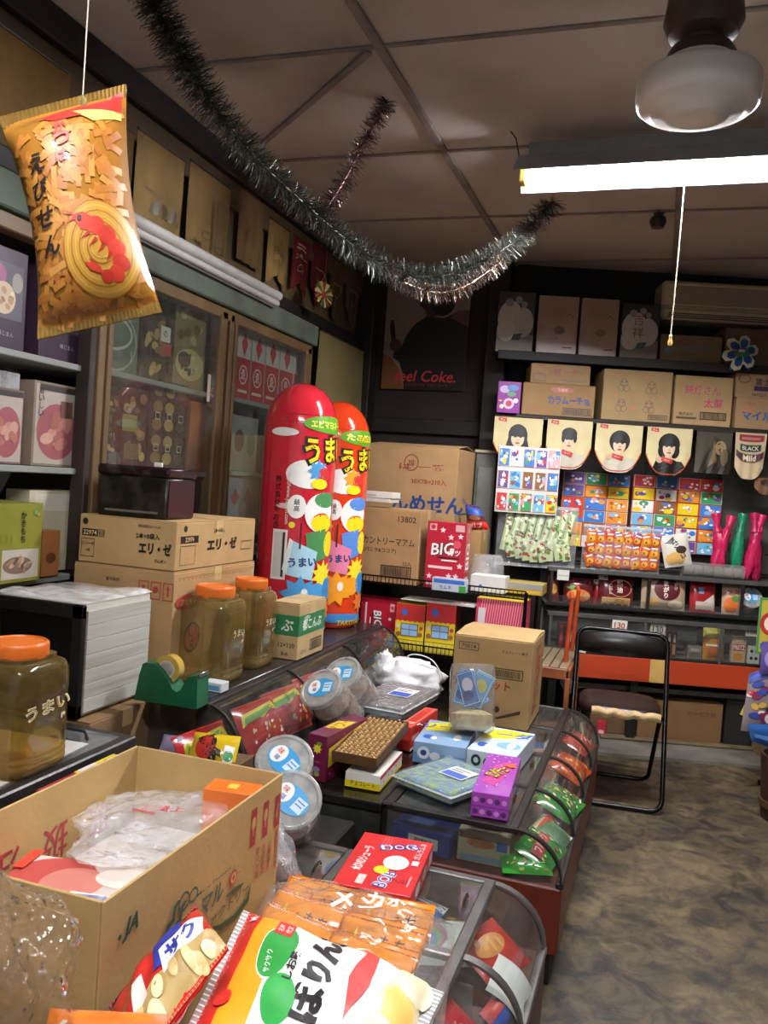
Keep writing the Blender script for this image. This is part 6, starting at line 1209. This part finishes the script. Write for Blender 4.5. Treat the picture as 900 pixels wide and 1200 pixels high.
mb = MB(); mb.lathe([(0, .02), (Rf*.16, .015), (Rf*.2, 0)], mat('#6a5a7a', .4), 18, RX(90) @ TR(0, 0, 0.004)); mb.build('hub', pw)
mb = MB(); prnt(mb, [('E', .5, .35, .5, .18, '#3c7a50'), ('E', .42, .66, .1, .13, '#d8d8d0'), ('E', .6, .66, .1, .13, '#d8d8d0')], Rf*.9, Rf*.6, lambda u, v, k: (u-Rf*.45, -.026-k, v-Rf*.3)); mb.build('hub_print', pw, smooth=0)
mb = MB(); mb.tube([(0, .0, 0), (0, .04, -.0), (0, .08, -.02)], .003, mat('#c8c0a8'), 6); mb.build('stick', pw)
# ---- cartons on the lower shelf
def txt(*a): return [('T',)+x for x in a]
z2 = zS2+.002; tf = .35
bwbox(pbox, 'toy_box', 'small magenta toy box at the left end of the carton shelf', 583, 610, 447, 487, tf, .08, 'toy box', mat('#8c2a90', .3), {'front': [('E', .3, .75, .22, .12, '#c8b0d8'), ('E', .65, .8, .25, .1, '#5a8ac8'), ('E', .6, .6, .2, .08, '#5a9a70'), ('C', .5, .3, .17, '#e0c8e0'), ('C', .5, .3, .1, '#c03a4a'), ('C', .2, .2, .07, '#e8d8a0'), ('C', .8, .4, .08, '#e8e0e0'), ('R', .08, .36, .2, .4, '#e8d060')]}, z=z2)
c1 = bwbox(carton, 'snack_carton', 'tan carton with blue slanted writing on the back shelf', 612, 697, 450, 491, tf, .3, CARD('#a07c50'), {'front': [('E', .55, .82, .16, .09, '#b05a58'), ('T', 'お徳用', .55, .82, .1, '#d8b088'), ('T', 'カラムーチョ', .64, .5, .26, '#1c3c80', {'bold': .04, 'shear': -.2, 'w': .58}), ('T', '150g×12袋', .14, .22, .1, '#a8585a', {'w': .22}), ('F', .56, .06, .96, .28, .02, '#2c241c'), ('B', .58, .09, .94, .25, '#2c241c')]}, z=z2, group='cartons on the back shelf')
zc1 = bw(655, 450, tf).z+.002
bwbox(carton, 'snack_carton', 'low tan carton with red writing on top of another carton', 622, 692, 427, 449, tf-.02, .26, CARD('#a8855a'), {'front': [('O', .16, .7, .07, .2, .03, '#a04848'), ('F', .04, .1, .25, .5, .03, '#3a5040'), ('T', 'お徳用', .4, .6, .2, '#8a5040'), ('T', 'ビーナ', .6, .6, .4, '#a03848', {'bold': .03}), ('T', '80g入', .85, .6, .18, '#8a5040'), ('R', .5, .15, .95, .25, '#7a6040')]}, z=zc1, group='cartons on the back shelf')
FLW = lambda u, v, c: [('O', u, v+.02, .06, .08, .012, c), ('C', u-.03, v+.04, .02, c), ('C', u+.03, v+.04, .02, c), ('O', u-.035, v-.08, .05, .07, .012, c), ('O', u+.04, v-.08, .05, .07, .012, c)]
bwbox(carton, 'snack_carton', 'square tan carton printed with faint flowers and children', 706, 787, 434, 496, tf, .3, CARD('#a88a5c'), {'front': FLW(.3, .72, '#7a5a48')+FLW(.7, .7, '#7a5a48')+FLW(.28, .32, '#7a5a48')+FLW(.68, .32, '#7a5a48')+[('S', x, y, .05, 6, '#c07a60', .5) for x, y in ((.2, .88), (.5, .5), (.62, .88), (.85, .5), (.2, .5), (.45, .25))]+[('F', .68, .05, .96, .15, .012, '#5a4632'), ('B', .7, .07, .94, .13, '#5a4632')]}, z=z2, group='cartons on the back shelf')
bwbox(carton, 'snack_carton', 'tan carton with large pink characters on the back shelf', 790, 858, 441, 501, tf, .3, CARD('#b08e5e'), {'front': [('T', '餅焼さん', .48, .72, .2, '#b84a60', {'bold': .012, 'w': .62}), ('T', '太郎', .68, .46, .2, '#b84a60', {'bold': .03}), ('T', '株式会社', .22, .22, .07, '#3a2c20'), ('F', .46, .12, .92, .28, .018, '#2c241c'), ('B', .49, .14, .9, .26, '#2c241c'), ('R', .05, .12, .4, .16, '#5a4632')]}, z=z2, group='cartons on the back shelf')
bwbox(carton, 'snack_carton', 'tan carton with blue writing at the right end of the back shelf', 862, 940, 467, 505, tf, .3, CARD('#a8845a'), {'front': [('T', 'お徳用', .2, .8, .12, '#a06048'), ('T', 'マイルド', .4, .42, .3, '#1c5a90', {'bold': .04}), ('E', .2, .6, .12, .1, '#b07a58')]}, z=z2, group='cartons on the back shelf')
zc2 = bw(890, 467, tf).z+.002
bwbox(carton, 'snack_carton', 'tan carton with dark label stacked on the blue lettered carton', 862, 935, 439, 466, tf-.01, .26, CARD('#a5825a'), {'front': [('O', .14, .78, .1, .18, .03, '#5a3040'), ('T', '富士屋', .5, .68, .3, '#2c2420'), ('R', .3, .3, .7, .5, '#3a2c50'), ('T', '16×12入', .4, .15, .16, '#2c2420')]}, z=zc2, group='cartons on the back shelf')
# ---- portrait pennants
SK, HR = '#c8a888', '#17130f'
def face(u, v, s, hair, hand=True, dark=False, tie='#b02c28'):
    """generic head and shoulders"""
    o = []
    if hair == 'long': o += [('E', u, v+.04*s, .2*s, .26*s, HR), ('P', [(u-.19*s, v), (u+.19*s, v), (u+.28*s, v-.42*s), (u-.28*s, v-.42*s)], HR)]
    elif hair == 'bob': o += [('E', u, v+.05*s, .22*s, .24*s, HR)]
    elif hair == 'wild': o += [('E', u, v+.05*s, .24*s, .25*s, HR), ('E', u-.14*s, v-.1*s, .1*s, .14*s, HR), ('E', u+.14*s, v-.1*s, .1*s, .14*s, HR)]
    o += [('P', [(u-.35*s, v-.62*s), (u+.4*s, v-.62*s), (u+.3*s, v-.36*s), (u+.1*s, v-.26*s), (u-.1*s, v-.26*s), (u-.28*s, v-.36*s)], HR if dark else '#b8b09c'), ('R', u-.07*s, v-.3*s, u+.07*s, v-.12*s, SK)]
    o += [('E', u, v-.02*s, .135*s, .19*s, '#d0b494')]
    if hair == 'short': o += [('E', u, v+.13*s, .17*s, .13*s, HR), ('E', u-.13*s, v+.04*s, .04*s, .1*s, HR), ('E', u+.13*s, v+.04*s, .04*s, .1*s, HR)]
    else: o += [('P', [(u-.15*s, v+.02*s), (u-.1*s, v+.16*s), (u+.06*s, v+.17*s), (u+.15*s, v+.02*s), (u+.16*s, v+.22*s), (u-.16*s, v+.22*s)], HR)]
    o += [('E', u-.055*s, v+.01*s, .026*s, .014*s, HR), ('E', u+.055*s, v+.01*s, .026*s, .014*s, HR), ('R', u-.09*s, v+.045*s, u-.03*s, v+.055*s, HR), ('R', u+.03*s, v+.045*s, u+.09*s, v+.055*s, HR), ('E', u, v-.06*s, .02*s, .02*s, '#a88868'), ('E', u, v-.12*s, .05*s, .016*s, '#8c3c34')]
    if hand: o += [('E', u-.2*s, v-.3*s, .09*s, .06*s, '#c4a282', 30), ('P', [(u-.16*s, v-.3*s), (u+.08*s, v-.36*s), (u+.1*s, v-.27*s), (u-.14*s, v-.2*s)], tie), ('T', 'ロッテ', u-.03*s, v-.285*s, .035, '#e8b8a8', {'rot': -12})]
    return o
shield = lambda u: .42*abs(2*u-1)**3.2
def bwban(label, px0, px1, pyt, pyb, hexc, pr, bot=shield, edge=None, t=.38, rip=.004, tap=0):
    s, w, zt, zb = bwplace(px0, px1, pyt, pyb, t)
    return banner('pennant', label, 'pennant', bwT(s, t, zt), w, zt-zb, mat(hexc, .7, var=.06), pr, bot, rip, edge, 'portrait pennants along the carton shelf', tap)
TAGR = [('R', .08, .88, .25, .97, '#b83028'), ('T', 'ガム', .165, .925, .05, '#e8c8b8')]
bwban('cream pennant of a long haired smiling person behind the card sheet', 578, 635, 489, 542, '#c8b98a', TAGR+face(.5, .55, 1., 'long'), edge='#b85a28')
bwban('cream pennant of a short haired person, second from the left', 640, 693, 492, 548, '#c8b98a', TAGR+face(.5, .58, 1., 'short'), edge='#b84a28')
bwban('cream pennant of a person with bobbed hair, third from the left', 697, 752, 497, 552, '#c8b98a', TAGR+face(.52, .58, 1., 'bob'), edge='#b84a28')
bwban('cream pennant of a person with shaggy hair and dark clothes, fourth from the left', 757, 810, 501, 556, '#c8b98a', TAGR+face(.5, .58, 1., 'wild', dark=True), edge='#b84a28')
bwban('dark photo pennant of a person with flowing hair', 815, 857, 506, 555, '#3c3626', [('P', [(.1, 0), (1, 0), (1, .5), (.8, .7), (.5, .9), (.3, .5)], '#2a2418'), ('E', .68, .62, .16, .17, '#8a7450'), ('P', [(.5, .8), (.6, .3), (.3, .1), (.45, .4)], '#6a5434'), ('E', .8, .4, .1, .2, '#5c4a30')], lambda u: 0)
bwban('cream pennant with BLACK and Mild labels at the right', 860, 897, 507, 562, '#c0a884', [('R', .12, .8, .92, .95, '#8c2c34'), ('R', .2, .84, .8, .9, '#b07060'), ('R', .15, .58, .85, .74, '#1c1c18'), ('F', .15, .58, .85, .74, .015, '#5a7a58'), ('T', 'BLACK', .5, .66, .09, '#d0ccb8', {'bold': .02, 'w': .55}), ('R', .02, .36, .95, .54, '#4a2430'), ('F', .02, .36, .95, .54, .015, '#8a6a3c'), ('T', 'Mild', .48, .45, .13, '#d8ccb0', {'bold': .03})], lambda u: .25*abs(2*u-1)**3, tap=.1)
bwban('edge of a brown pennant below the Mild one', 884, 915, 560, 580, '#6a4a2c', [('E', .5, .7, .3, .2, '#3a2818')], t=.36)
# ---- toy card sheets
def card_sheet(label, px0, px1, pyt, pyb, nx, ny, t, back, seed, gap, tilt=0):
    s, w, zt, zb = bwplace(px0, px1, pyt, pyb, t); h = zt-zb
    r = thing('card_sheet', label, 'card sheet', group='sheets of small toy cards'); r.matrix_world = bwT(s, t, zb) @ RY(tilt)
    mb = MB(); mb.box((0, .004, h/2), (w, .006, h), mat(back, .5), .001); mb.build('backing', r, smooth=0)
    q = random.Random(seed); cw, chh = w/nx, h/ny
    pal = ['#e8c81c', '#3a7ac8', '#c83430', '#e89030', '#3a9a58', '#e8e4dc', '#6a4a90', '#d8a0a8', '#8a5a34', '#70b8d8']
    for i in range(nx):
        for j in range(ny):
            W_, H_ = cw*(1-gap), chh*(1-gap*1.2); bg = q.choice(pal); it = [('R', .03, .03, .97, .97, bg)]
            for _ in range(7):
                u, v = q.uniform(.15, .85), q.uniform(.15, .85)
                it.append(q.choice([('E', u, v, q.uniform(.1, .24), q.uniform(.1, .24), q.choice(pal)), ('S', u, v, q.uniform(.1, .22), 6, q.choice(pal), .5), ('E', u, v, .08, .08, '#f0f0f0')]))
            it.append(('C', q.uniform(.3, .7), q.uniform(.5, .75), .11, '#f0ece4')); it.append(('C', q.uniform(.35, .65), q.uniform(.5, .7), .04, '#1a1a1a'))
            mb = MB(); mb.box((0, 0, 0), (W_, .006, H_), mat(q.choice(['#d8d4cc', '#c86a28', '#d8d4cc']), .25, coat=.5), .001)
            prnt(mb, it, W_, H_, lambda u, v, k: (u-W_/2, -.003-k, v-H_/2)); mb.build('card', r, TR(-w/2+cw*(i+.5), -.003, chh*(j+.5)), smooth=0)
    return r
card_sheet('toy card sheet with white frame at the left under the first pennant', 582, 655, 524, 602, 5, 3, .4, '#d4ccc4', 1, .16)
card_sheet('middle toy card sheet of three columns behind the orange candy bag', 657, 736, 554, 642, 3, 6, .14, '#b8602c', 2, .05)
card_sheet('right toy card sheet of four columns with red edge', 739, 845, 559, 648, 4, 6, .14, '#b03430', 3, .05)
# ---- bags on top of the upper tier
def stuffed(label, px0, px1, pyt, pyb, t, th, film, packs, group='bulk candy bags on the back bench', body=.1):
    s, w, zt, zb = bwplace(px0, px1, pyt, pyb, t); h = zt-zb
    r = bag('candy_bag', label, bwT(s, t, (zt+zb)/2), w, h, th, clear('#fafafa', body, .05, .8, 16), (), seal=clear('#f0f0f0', .3, .1), group=group, wr=.006, nu=20, nv=16, cat='candy bag')
    for k, (u, v, pw_, ph_, rot, col, it) in enumerate(packs):
        mb = MB(); W_, H_ = pw_*w, ph_*h
        def pos(x, y, kk=0):
            a, b = x/W_*2-1, y/H_*2-1; return (x-W_/2, -.012*max(0, (1-a*a))**.5*max(0, 1-b**4)-kk, y-H_/2)
        mb.grid(lambda x, y: pos(x*W_, y*H_), 6, 4, mat(col, .25, coat=.5)); prnt(mb, it, W_, H_, pos, sub=.03); mb.build('packet', r, TR((u-.5)*w, -th*.2-.001*k, (v-.5)*h*.94) @ RY(rot), smooth=60)
    return r
q = random.Random(21); pk = []
for i in range(9): pk.append((.12+.095*i, .56+.03*math.sin(i), .085, .62, 12+q.uniform(-4, 4), '#b8c890', [('R', .3, 0, .7, 1, '#dce8b8')]+dots(8, i, .1, .1, .9, .9, ['#6a8a3c', '#a04838', '#5a4a30', '#e8f0d0'], .2, .06)))
for i in range(8): pk.append((.16+.1*i, .28+.03*math.cos(i), .1, .36, -8+q.uniform(-8, 8), '#c8d4a4', dots(9, i+20, .1, .1, .9, .9, ['#6a8a3c', '#a04838', '#d8e4b8', '#7a6a48'], .2, .09)))
stuffed('clear bag of pale green striped sweets below the left card sheet', 582, 676, 592, 665, .34, .09, None, pk)
pk = []
for j in range(3):
    for i in range(8): pk.append((.1+.115*i, .24+.26*j, .13, .3, q.uniform(-20, 20), ['#d8641c', '#c84420', '#e08a28'][(i+j) % 3], [('R', .1, .55, .9, .9, ['#c02c28', '#2a5ab0'][i % 2]), ('E', .5, .4, .3, .22, '#e8b040'), ('E', .4, .35, .12, .1, '#a0501c'), ('R', .2, .7, .8, .8, WHT)]))
stuffed('clear bag of small orange and red snack packets in the middle of the back bench', 682, 774, 617, 671, .34, .09, None, pk)
s, w, zt, zb = bwplace(776, 808, 626, 664, .38)
bag('snack_bag', 'white snack bag with black writing beside the orange candy bag', bwT(s, .38, (zt+zb)/2) @ RY(-12) @ RX(-8), w, zt-zb, .06, mat('#d8d4c4', .2, coat=.6), [('E', .4, .25, .35, .2, '#d8a860'), ('E', .65, .5, .2, .12, '#3a2c1c'), ('T', 'パリッコ', .55, .55, .2, '#1c1814', {'bold': .04, 'rot': -65, 'w': .8}), ('P', [(.1, .75), (.5, .95), (.4, .7)], '#3a3024')], nu=12, nv=14)
s, w, zt, zb = bwplace(800, 872, 645, 668, .38)
tb = thing('clear_tube_pack', 'long clear plastic sleeve of rolled wafers on the back bench', 'snack pack'); tb.matrix_world = bwT(s, .37, 1.002)
mb = MB(); mb.tube([(-w/2, 0, .045), (w/2, 0, .045)], .044, clear('#e8ece8', .14, .06, .4, 30), 18); mb.build('sleeve', tb)
for i in range(6):
    mb = MB(); mb.tube([(-w/2+.01+w*.16*i, 0, .04), (-w/2+.01+w*.16*(i+.9), 0, .04)], .032, mat('#7a6a54', .5, var=.2), 12); mb.build('wafer_roll', tb)
for i, (px, col, lb) in enumerate(((838, '#c01c50', 'leftmost crimson'), (851, '#c01c50', 'second crimson'), (864, '#0e7a54', 'single green'), (878, '#c01c50', 'crimson one right of the green'), (891, '#a81848', 'rightmost crimson'))):
    s, w, zt, zb = bwplace(px-8, px+8, 601, 640, .3); z0 = 1.002; h = zt-z0
    cc = thing('party_cracker', lb+' cone shaped paper toy on the back bench', 'party cracker', group='cone shaped paper toys'); cc.matrix_world = bwT(s, .3, z0)
    m = mat(col, .35, var=.25, sc=30, bump=.4); mb = MB(); lump(mb, (0, 0, h*.42), (.034, .034, h*.42), .3, 2.2, 40+i, m, 20, 16); mb.build('paper_body', cc, RY([14, -10, 4, 10, -6][i]), smooth=60)
    mb = MB(); mb.lathe([(.03, h*.72), (.014, h*.8), (.03, h*.97), (.026, h)], m, 12); mb.build('twisted_end', cc, RY([14, -10, 4, 10, -6][i]))
# ---- bench: goods in the upper tier (z .786) and lower tier (z .521)
def tier(name, label, px0, px1, pyt, z, t, d, hexc, pr, cat='snack pack', soft=True, rot=0, group=None):
    s, w, zt, zb = bwplace(px0, px1, pyt, pyt+30, t); h = zt-z
    if soft:
        r = bag(name, label, bwT(s, t-d/2, z+h/2) @ RY(rot) @ RX(-8), w, h, d, mat(hexc, .2, coat=.6), pr, cat=cat, group=group, nu=12, nv=12); return r
    return pbox(name, label, cat, bp(s, t-d/2, z), BTH, w, d, h, mat(hexc, .35), {'front': pr}, group)
zu, zlw = .789, .523
tier('snack_bag', 'brown red chocolate bag at the left end of the upper tier', 642, 656, 676, zu, .36, .05, '#6a2420', [('E', .5, .5, .3, .2, '#c88a3c')])
tier('snack_bag', 'dark snack bag with orange flames in the upper tier', 661, 696, 678, zu, .36, .06, '#5c2024', [('T', 'カラムーチョ', .5, .85, .12, '#d86a70', {'w': .8}), ('E', .5, .3, .4, .25, '#d8702c'), ('E', .4, .35, .2, .15, '#e8a040'), ('C', .75, .3, .12, '#b89868'), ('P', [(.05, .6), (.4, .7), (.3, .5)], '#5a9a30')])
tier('snack_bag', 'maroon soy snack bag with white characters in the upper tier', 702, 744, 676, zu, .36, .06, '#5c1a20', [('O', .6, .6, .33, .3, .03, '#c08868'), ('T', '醤油', .58, .65, .2, '#e8d8c0', {'bold': .03, 'vert': 1}), ('R', .0, .85, .25, 1, '#e0dcd4'), ('T', 'こわし', .33, .55, .1, '#e8d8c0', {'vert': 1}), ('R', .1, .02, .9, .28, '#c89a5c'), ('E', .3, .15, .15, .08, '#e8c890'), ('E', .6, .15, .15, .08, '#a87840')])
tier('snack_bag', 'bulging clear rice cracker bag with maroon oval in the upper tier', 754, 806, 676, zu, .39, .09, '#b8a284', [('E', .55, .6, .3, .32, '#5a1a24'), ('T', 'まがり', .52, .6, .16, '#f0e4d0', {'bold': .04, 'vert': 1}), ('R', 0, .88, .9, 1, '#5a1a24'), ('E', .75, .18, .18, .12, '#d8c8b0'), ('E', .2, .2, .15, .12, '#c89a54'), ('T', '揚げ', .75, .7, .1, '#e8d8c8', {'vert': 1})])
tier('snack_bag', 'red snack pack with white panel in the upper tier', 810, 840, 682, zu, .36, .05, '#9c2428', [('R', .2, .05, .95, .35, '#c8b8a8'), ('R', .3, .6, .5, .8, '#6a90b8'), ('P', [(.5, .35), (.9, .6), (.95, .3)], '#d8ccc0')])
tier('snack_bag', 'white and orange snack bag at the right of the upper tier', 848, 872, 684, zu, .36, .06, '#c8a88c', [('E', .4, .3, .35, .25, '#d8702c'), ('T', '北海', .5, .7, .2, '#b03028'), ('E', .6, .5, .2, .1, '#5a8a3c')])
s, w, zt, zb = bwplace(862, 896, 680, 715, .35)
round_jar('clear jar with blue lid label lying at the right of the upper tier', bwT(s, .3, .87) @ RX(62) @ TR(0, 0, -.06), .065, .14, mat('#8c3030', .4, sc=40, col2='#c88a70'), group=None)
tier('snack_bag', 'flat red pack half hidden behind the soy snack bag', 696, 706, 680, zu, .33, .04, '#8c2024', [('R', 0, .8, 1, 1, '#d8d0c8')])
def price(label, px0, px1, pyt, pyb, t, tx, col='#b02c28', rot=0):
    s, w, zt, zb = bwplace(px0, px1, pyt, pyb, t); r = flat_panel('price_card', label, 'price card', bwT(s, t, zb) @ RY(rot), w, zt-zb, .002, mat('#d4d0c4', .6), [('T', tx, .5, .5, .6, col, {'bold': .02, 'w': .7})] if tx else [('R', .1, .4, .9, .5, '#a8a49c')], group='handwritten price cards'); return r
price('blank white tag on the left rail of the upper tier', 653, 667, 668, 680, .425, None)
price('white price card reading 130 above the chair back', 717, 735, 727, 739, .505, '130', rot=2)
price('price card reading 50 low at the left of the lower tier', 672, 687, 748, 764, .503, '50', '#2c2a28', 12)
price('tan price card reading 130 in the middle of the lower tier', 762, 780, 731, 745, .484, '130', '#4a4438')
price('white price card reading 150 at the right of the lower tier', 874, 889, 737, 746, .484, '150', '#8a8680')
for i, px in enumerate((655, 661, 667)): tier('chocolate_stick_box', ['left', 'middle', 'right'][i]+' slim dark red box in the first lower bay', px, px+5, 732+i, zlw, .4, .1, ['#8c1c20', '#5c1818', '#a02420'][i], [('R', .2, .3, .8, .8, ['#c84840', '#8a3430', '#d8b8a0'][i])], 'snack box', False, group='slim boxes in the first lower bay')
tier('chocolate_box', 'flat red chocolate box lying behind the chair back', 706, 748, 752, zlw, .42, .12, '#a0201c', [('R', .15, .35, .65, .65, '#c88068'), ('R', .1, .1, .9, .2, '#5c1010')], 'snack box', False)
tier('gum_pack', 'black and silver pack left of the flat red box', 689, 704, 748, zlw, .42, .05, '#3c3c3a', dots(12, 3, .1, .1, .9, .9, ['#8a8a88', '#1c1c1a', '#b0b0ac'], .1, .1))
for i, (px, c) in enumerate(((768, '#d8d0c8'), (775, '#b02824'), (781, '#3a2420'), (787, '#5c2a24'))): tier('chocolate_stick_box', ['white', 'red', 'black', 'brown'][i]+' slim box leaning in the middle lower bay', px, px+6, 738+i, zlw, .42, .12, c, [('R', .2, .1, .8, .5, ['#b83c34', '#d8b0a0', '#8a6a50', '#a8806c'][i]), ('R', .3, .6, .7, .9, '#c8c0b4')], 'snack box', False, group='slim boxes in the middle lower bay')
tier('snack_box', 'small pale box in the dim third lower bay', 805, 822, 757, zlw, .42, .06, '#8a8078', [('R', .1, .1, .9, .5, '#6a625c'), ('R', .2, .6, .8, .8, '#b8b0a4')], 'snack box', False)
tier('snack_bag', 'yellow and orange snack bag in the third lower bay', 826, 851, 734, zlw, .44, .06, '#c88c34', [('R', 0, .65, 1, 1, '#c8b84c'), ('T', 'スーパー', .5, .55, .12, '#c83028', {'bold': .03}), ('E', .5, .25, .35, .2, '#c8642c'), ('R', .1, .4, .9, .45, WHT)])
tier('pretzel_box', 'small cream box printed PRETZ in the right lower bay', 857, 874, 746, zlw, .44, .03, '#c8a884', [('R', .1, .45, .95, .7, '#b03a30'), ('T', 'PRETZ', .52, .58, .18, '#f0e0d0', {'bold': .03, 'w': .8}), ('E', .5, .22, .35, .15, '#d8903c'), ('R', .2, .8, .8, .9, '#d8ccb8')], 'snack box', False)
tier('dice_box', 'white box with black dots beside the PRETZ box', 876, 890, 757, zlw, .44, .05, '#cfcac0', [('C', x, y, .09, '#1c1a18') for x, y in ((.3, .3), (.3, .7), (.7, .3), (.7, .7))], 'snack box', False)
# ---- below the bench
zk = .02
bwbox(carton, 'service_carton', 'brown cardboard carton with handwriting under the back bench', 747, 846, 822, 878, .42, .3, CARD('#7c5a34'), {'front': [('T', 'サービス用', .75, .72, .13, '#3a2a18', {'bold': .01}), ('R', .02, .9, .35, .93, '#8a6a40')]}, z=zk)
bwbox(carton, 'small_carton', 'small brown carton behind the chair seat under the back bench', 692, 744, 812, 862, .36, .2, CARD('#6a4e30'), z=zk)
bwbox(pbox, 'storage_box', 'matt black storage box right of the brown carton under the bench', 850, 883, 820, 880, .42, .3, 'box', mat('#262624', .45, var=.2, sc=5, bump=.1), {'front': [('R', .05, .92, .95, .95, '#3a3a38')]}, z=zk, bev=.012)
pb = thing('plank', 'thin wooden plank lying along the kerb before the brown carton', 'plank'); pb.matrix_world = bwT(1.2, .46, zk); mb = MB(); mb.box((0, 0, .008), (.95, .05, .014), mat('#6a5a40', .7, var=.3, sc=8), .003); mb.build('board', pb, smooth=0)
s, w, zt, zb = bwplace(670, 712, 808, 818, .4); pr_ = thing('paper_roll', 'white paper roll lying behind the chair seat', 'paper roll'); pr_.matrix_world = bwT(s+.05, .3, bw(718, 812, .36).z); mb = MB(); mb.tube([(-.14, 0, .018), (.12, 0, .022)], .016, mat('#c8c4b8', .6), 12); mb.build('roll', pr_)
p = oz(702, 872, 0); pbox('candy_box', 'small red box on the floor behind the low counter', 'snack box', (p.x, p.y+.15, 0.0), 0, .05, .05, .1, mat('#b02430', .4), {'front': [('R', .2, .3, .8, .5, '#d8c0b8')]})
p = oy(659, 795, 4.6); pb_ = thing('plastic_bag', 'small crumpled clear bag hanging at the slatted stand', 'bag', (p.x+.03, 4.66, p.z-.09)); mb = MB(); lump(mb, (0, 0, .08), (.04, .04, .08), .4, 3, 31, clear('#f4f4f0', .4, .1, .8, 30), 20, 16); mb.build('film', pb_, smooth=50)
# ---- hanging goods rack at the right edge
kz = 4.35; b0 = ok(905, 900, kz); rkx, rky = b0.x, b0.y
rk2 = thing('goods_stand', 'stand of hanging toys at the right edge of the picture', 'stand', (rkx, rky, 0))
mb = MB(); mb.tube([(0, .03, 0), (0, .03, 1.25)], .012, BT, 10); mb.build('pole', rk2)
mb = MB(); mb.lathe([(.06, 0), (.06, .012), (.02, .02), (.02, .04), (0, .04)], BT, 28, TR(0, .03, 0)); mb.build('base', rk2)
for z in (.62, .92, 1.2):
    mb = MB(); mb.tube([(-.12, -.02, z), (.12, -.02, z), (0, .03, z), (-.12, -.02, z)], .004, BT, 6); mb.build('hook_bar', rk2)
def rkp(px, py, k=kz-.06): return ok(px, py, k)
def rkbag(name, label, c4, th, m, pr, W=.1, H=.2, **k): return quadbag(name, label, c4, th, m, pr, W=W, H=H, nu=12, nv=14, **k)
flat_panel('header_card', 'yellow green toy header card with red disc at the right edge', 'card', TR(*rkp(908, 768)) @ RZ(12), .19, .29, .004, mat('#b8a83c', .4), [('F', 0, 0, 1, 1, .04, '#3c8a50'), ('C', .38, .55, .22, '#b02c28'), ('C', .38, .55, .15, '#e8d8c0'), ('R', .1, .1, .9, .2, '#3c5ab0')])
rkbag('toy_bag', 'clear toy bag of coloured balls at the right edge', [rkp(878, 790), rkp(925, 770), rkp(925, 862), rkp(868, 856)], .05, mat('#8a7c7c', .2, coat=.7), dots(26, 5, .1, .1, .9, .8, ['#c83c44', '#e8e0d8', '#3a4a9a', '#8a2c50', '#d8a848', '#20242c'], .09, .07)+[('R', 0, .85, 1, 1, '#4a5aa8')])
flat_panel('backing_card', 'pale yellow card behind the toy bag at the right edge', 'card', TR(*ok(884, 845, kz+.02)) @ RZ(12) @ RY(20), .16, .33, .003, mat('#c8b850', .5), [('R', .1, .05, .9, .12, '#d8cc80')])
rkbag('toy_bag', 'blue toy pouch low at the right edge', [rkp(876, 848, kz-.1), rkp(925, 850, kz-.1), rkp(925, 885, kz-.1), rkp(880, 868, kz-.1)], .04, mat('#2a5a98', .25, coat=.5), [('R', .1, .3, .9, .5, '#5a8ac8')])
rkbag('toy_bag', 'purple toy pack between the header card and the ball bag', [rkp(893, 752, kz-.09), rkp(925, 752, kz-.09), rkp(925, 792, kz-.09), rkp(890, 790, kz-.09)], .03, mat('#5a4a8a', .25, coat=.5), [('E', .4, .5, .3, .3, '#9a8ac8')])
p = oz(892, 893, 0); carton('small_carton', 'small tan carton on the floor under the hanging toys', (p.x+.06, p.y+.1, 0), .25, .16, .16, .2, CARD('#8a7048'))
tb_ = thing('wooden_tub', 'dark brown wooden tub at the lower right edge', 'tub', (oz(918, 960, 0).x+.02, oz(918, 960, 0).y, 0))
mb = MB(); mb.lathe([(.0, .0), (.12, 0), (.14, .3), (.128, .3), (.11, .02), (0, .02)], mat('#3a2418', .5, var=.3, sc=8), 24); mb.build('staves', tb_)
mb = MB(); mb.lathe([(.128, .06), (.134, .06), (.136, .09), (.13, .09)], mat('#6a5434', .4, metal=.5), 24); mb.build('hoop', tb_)
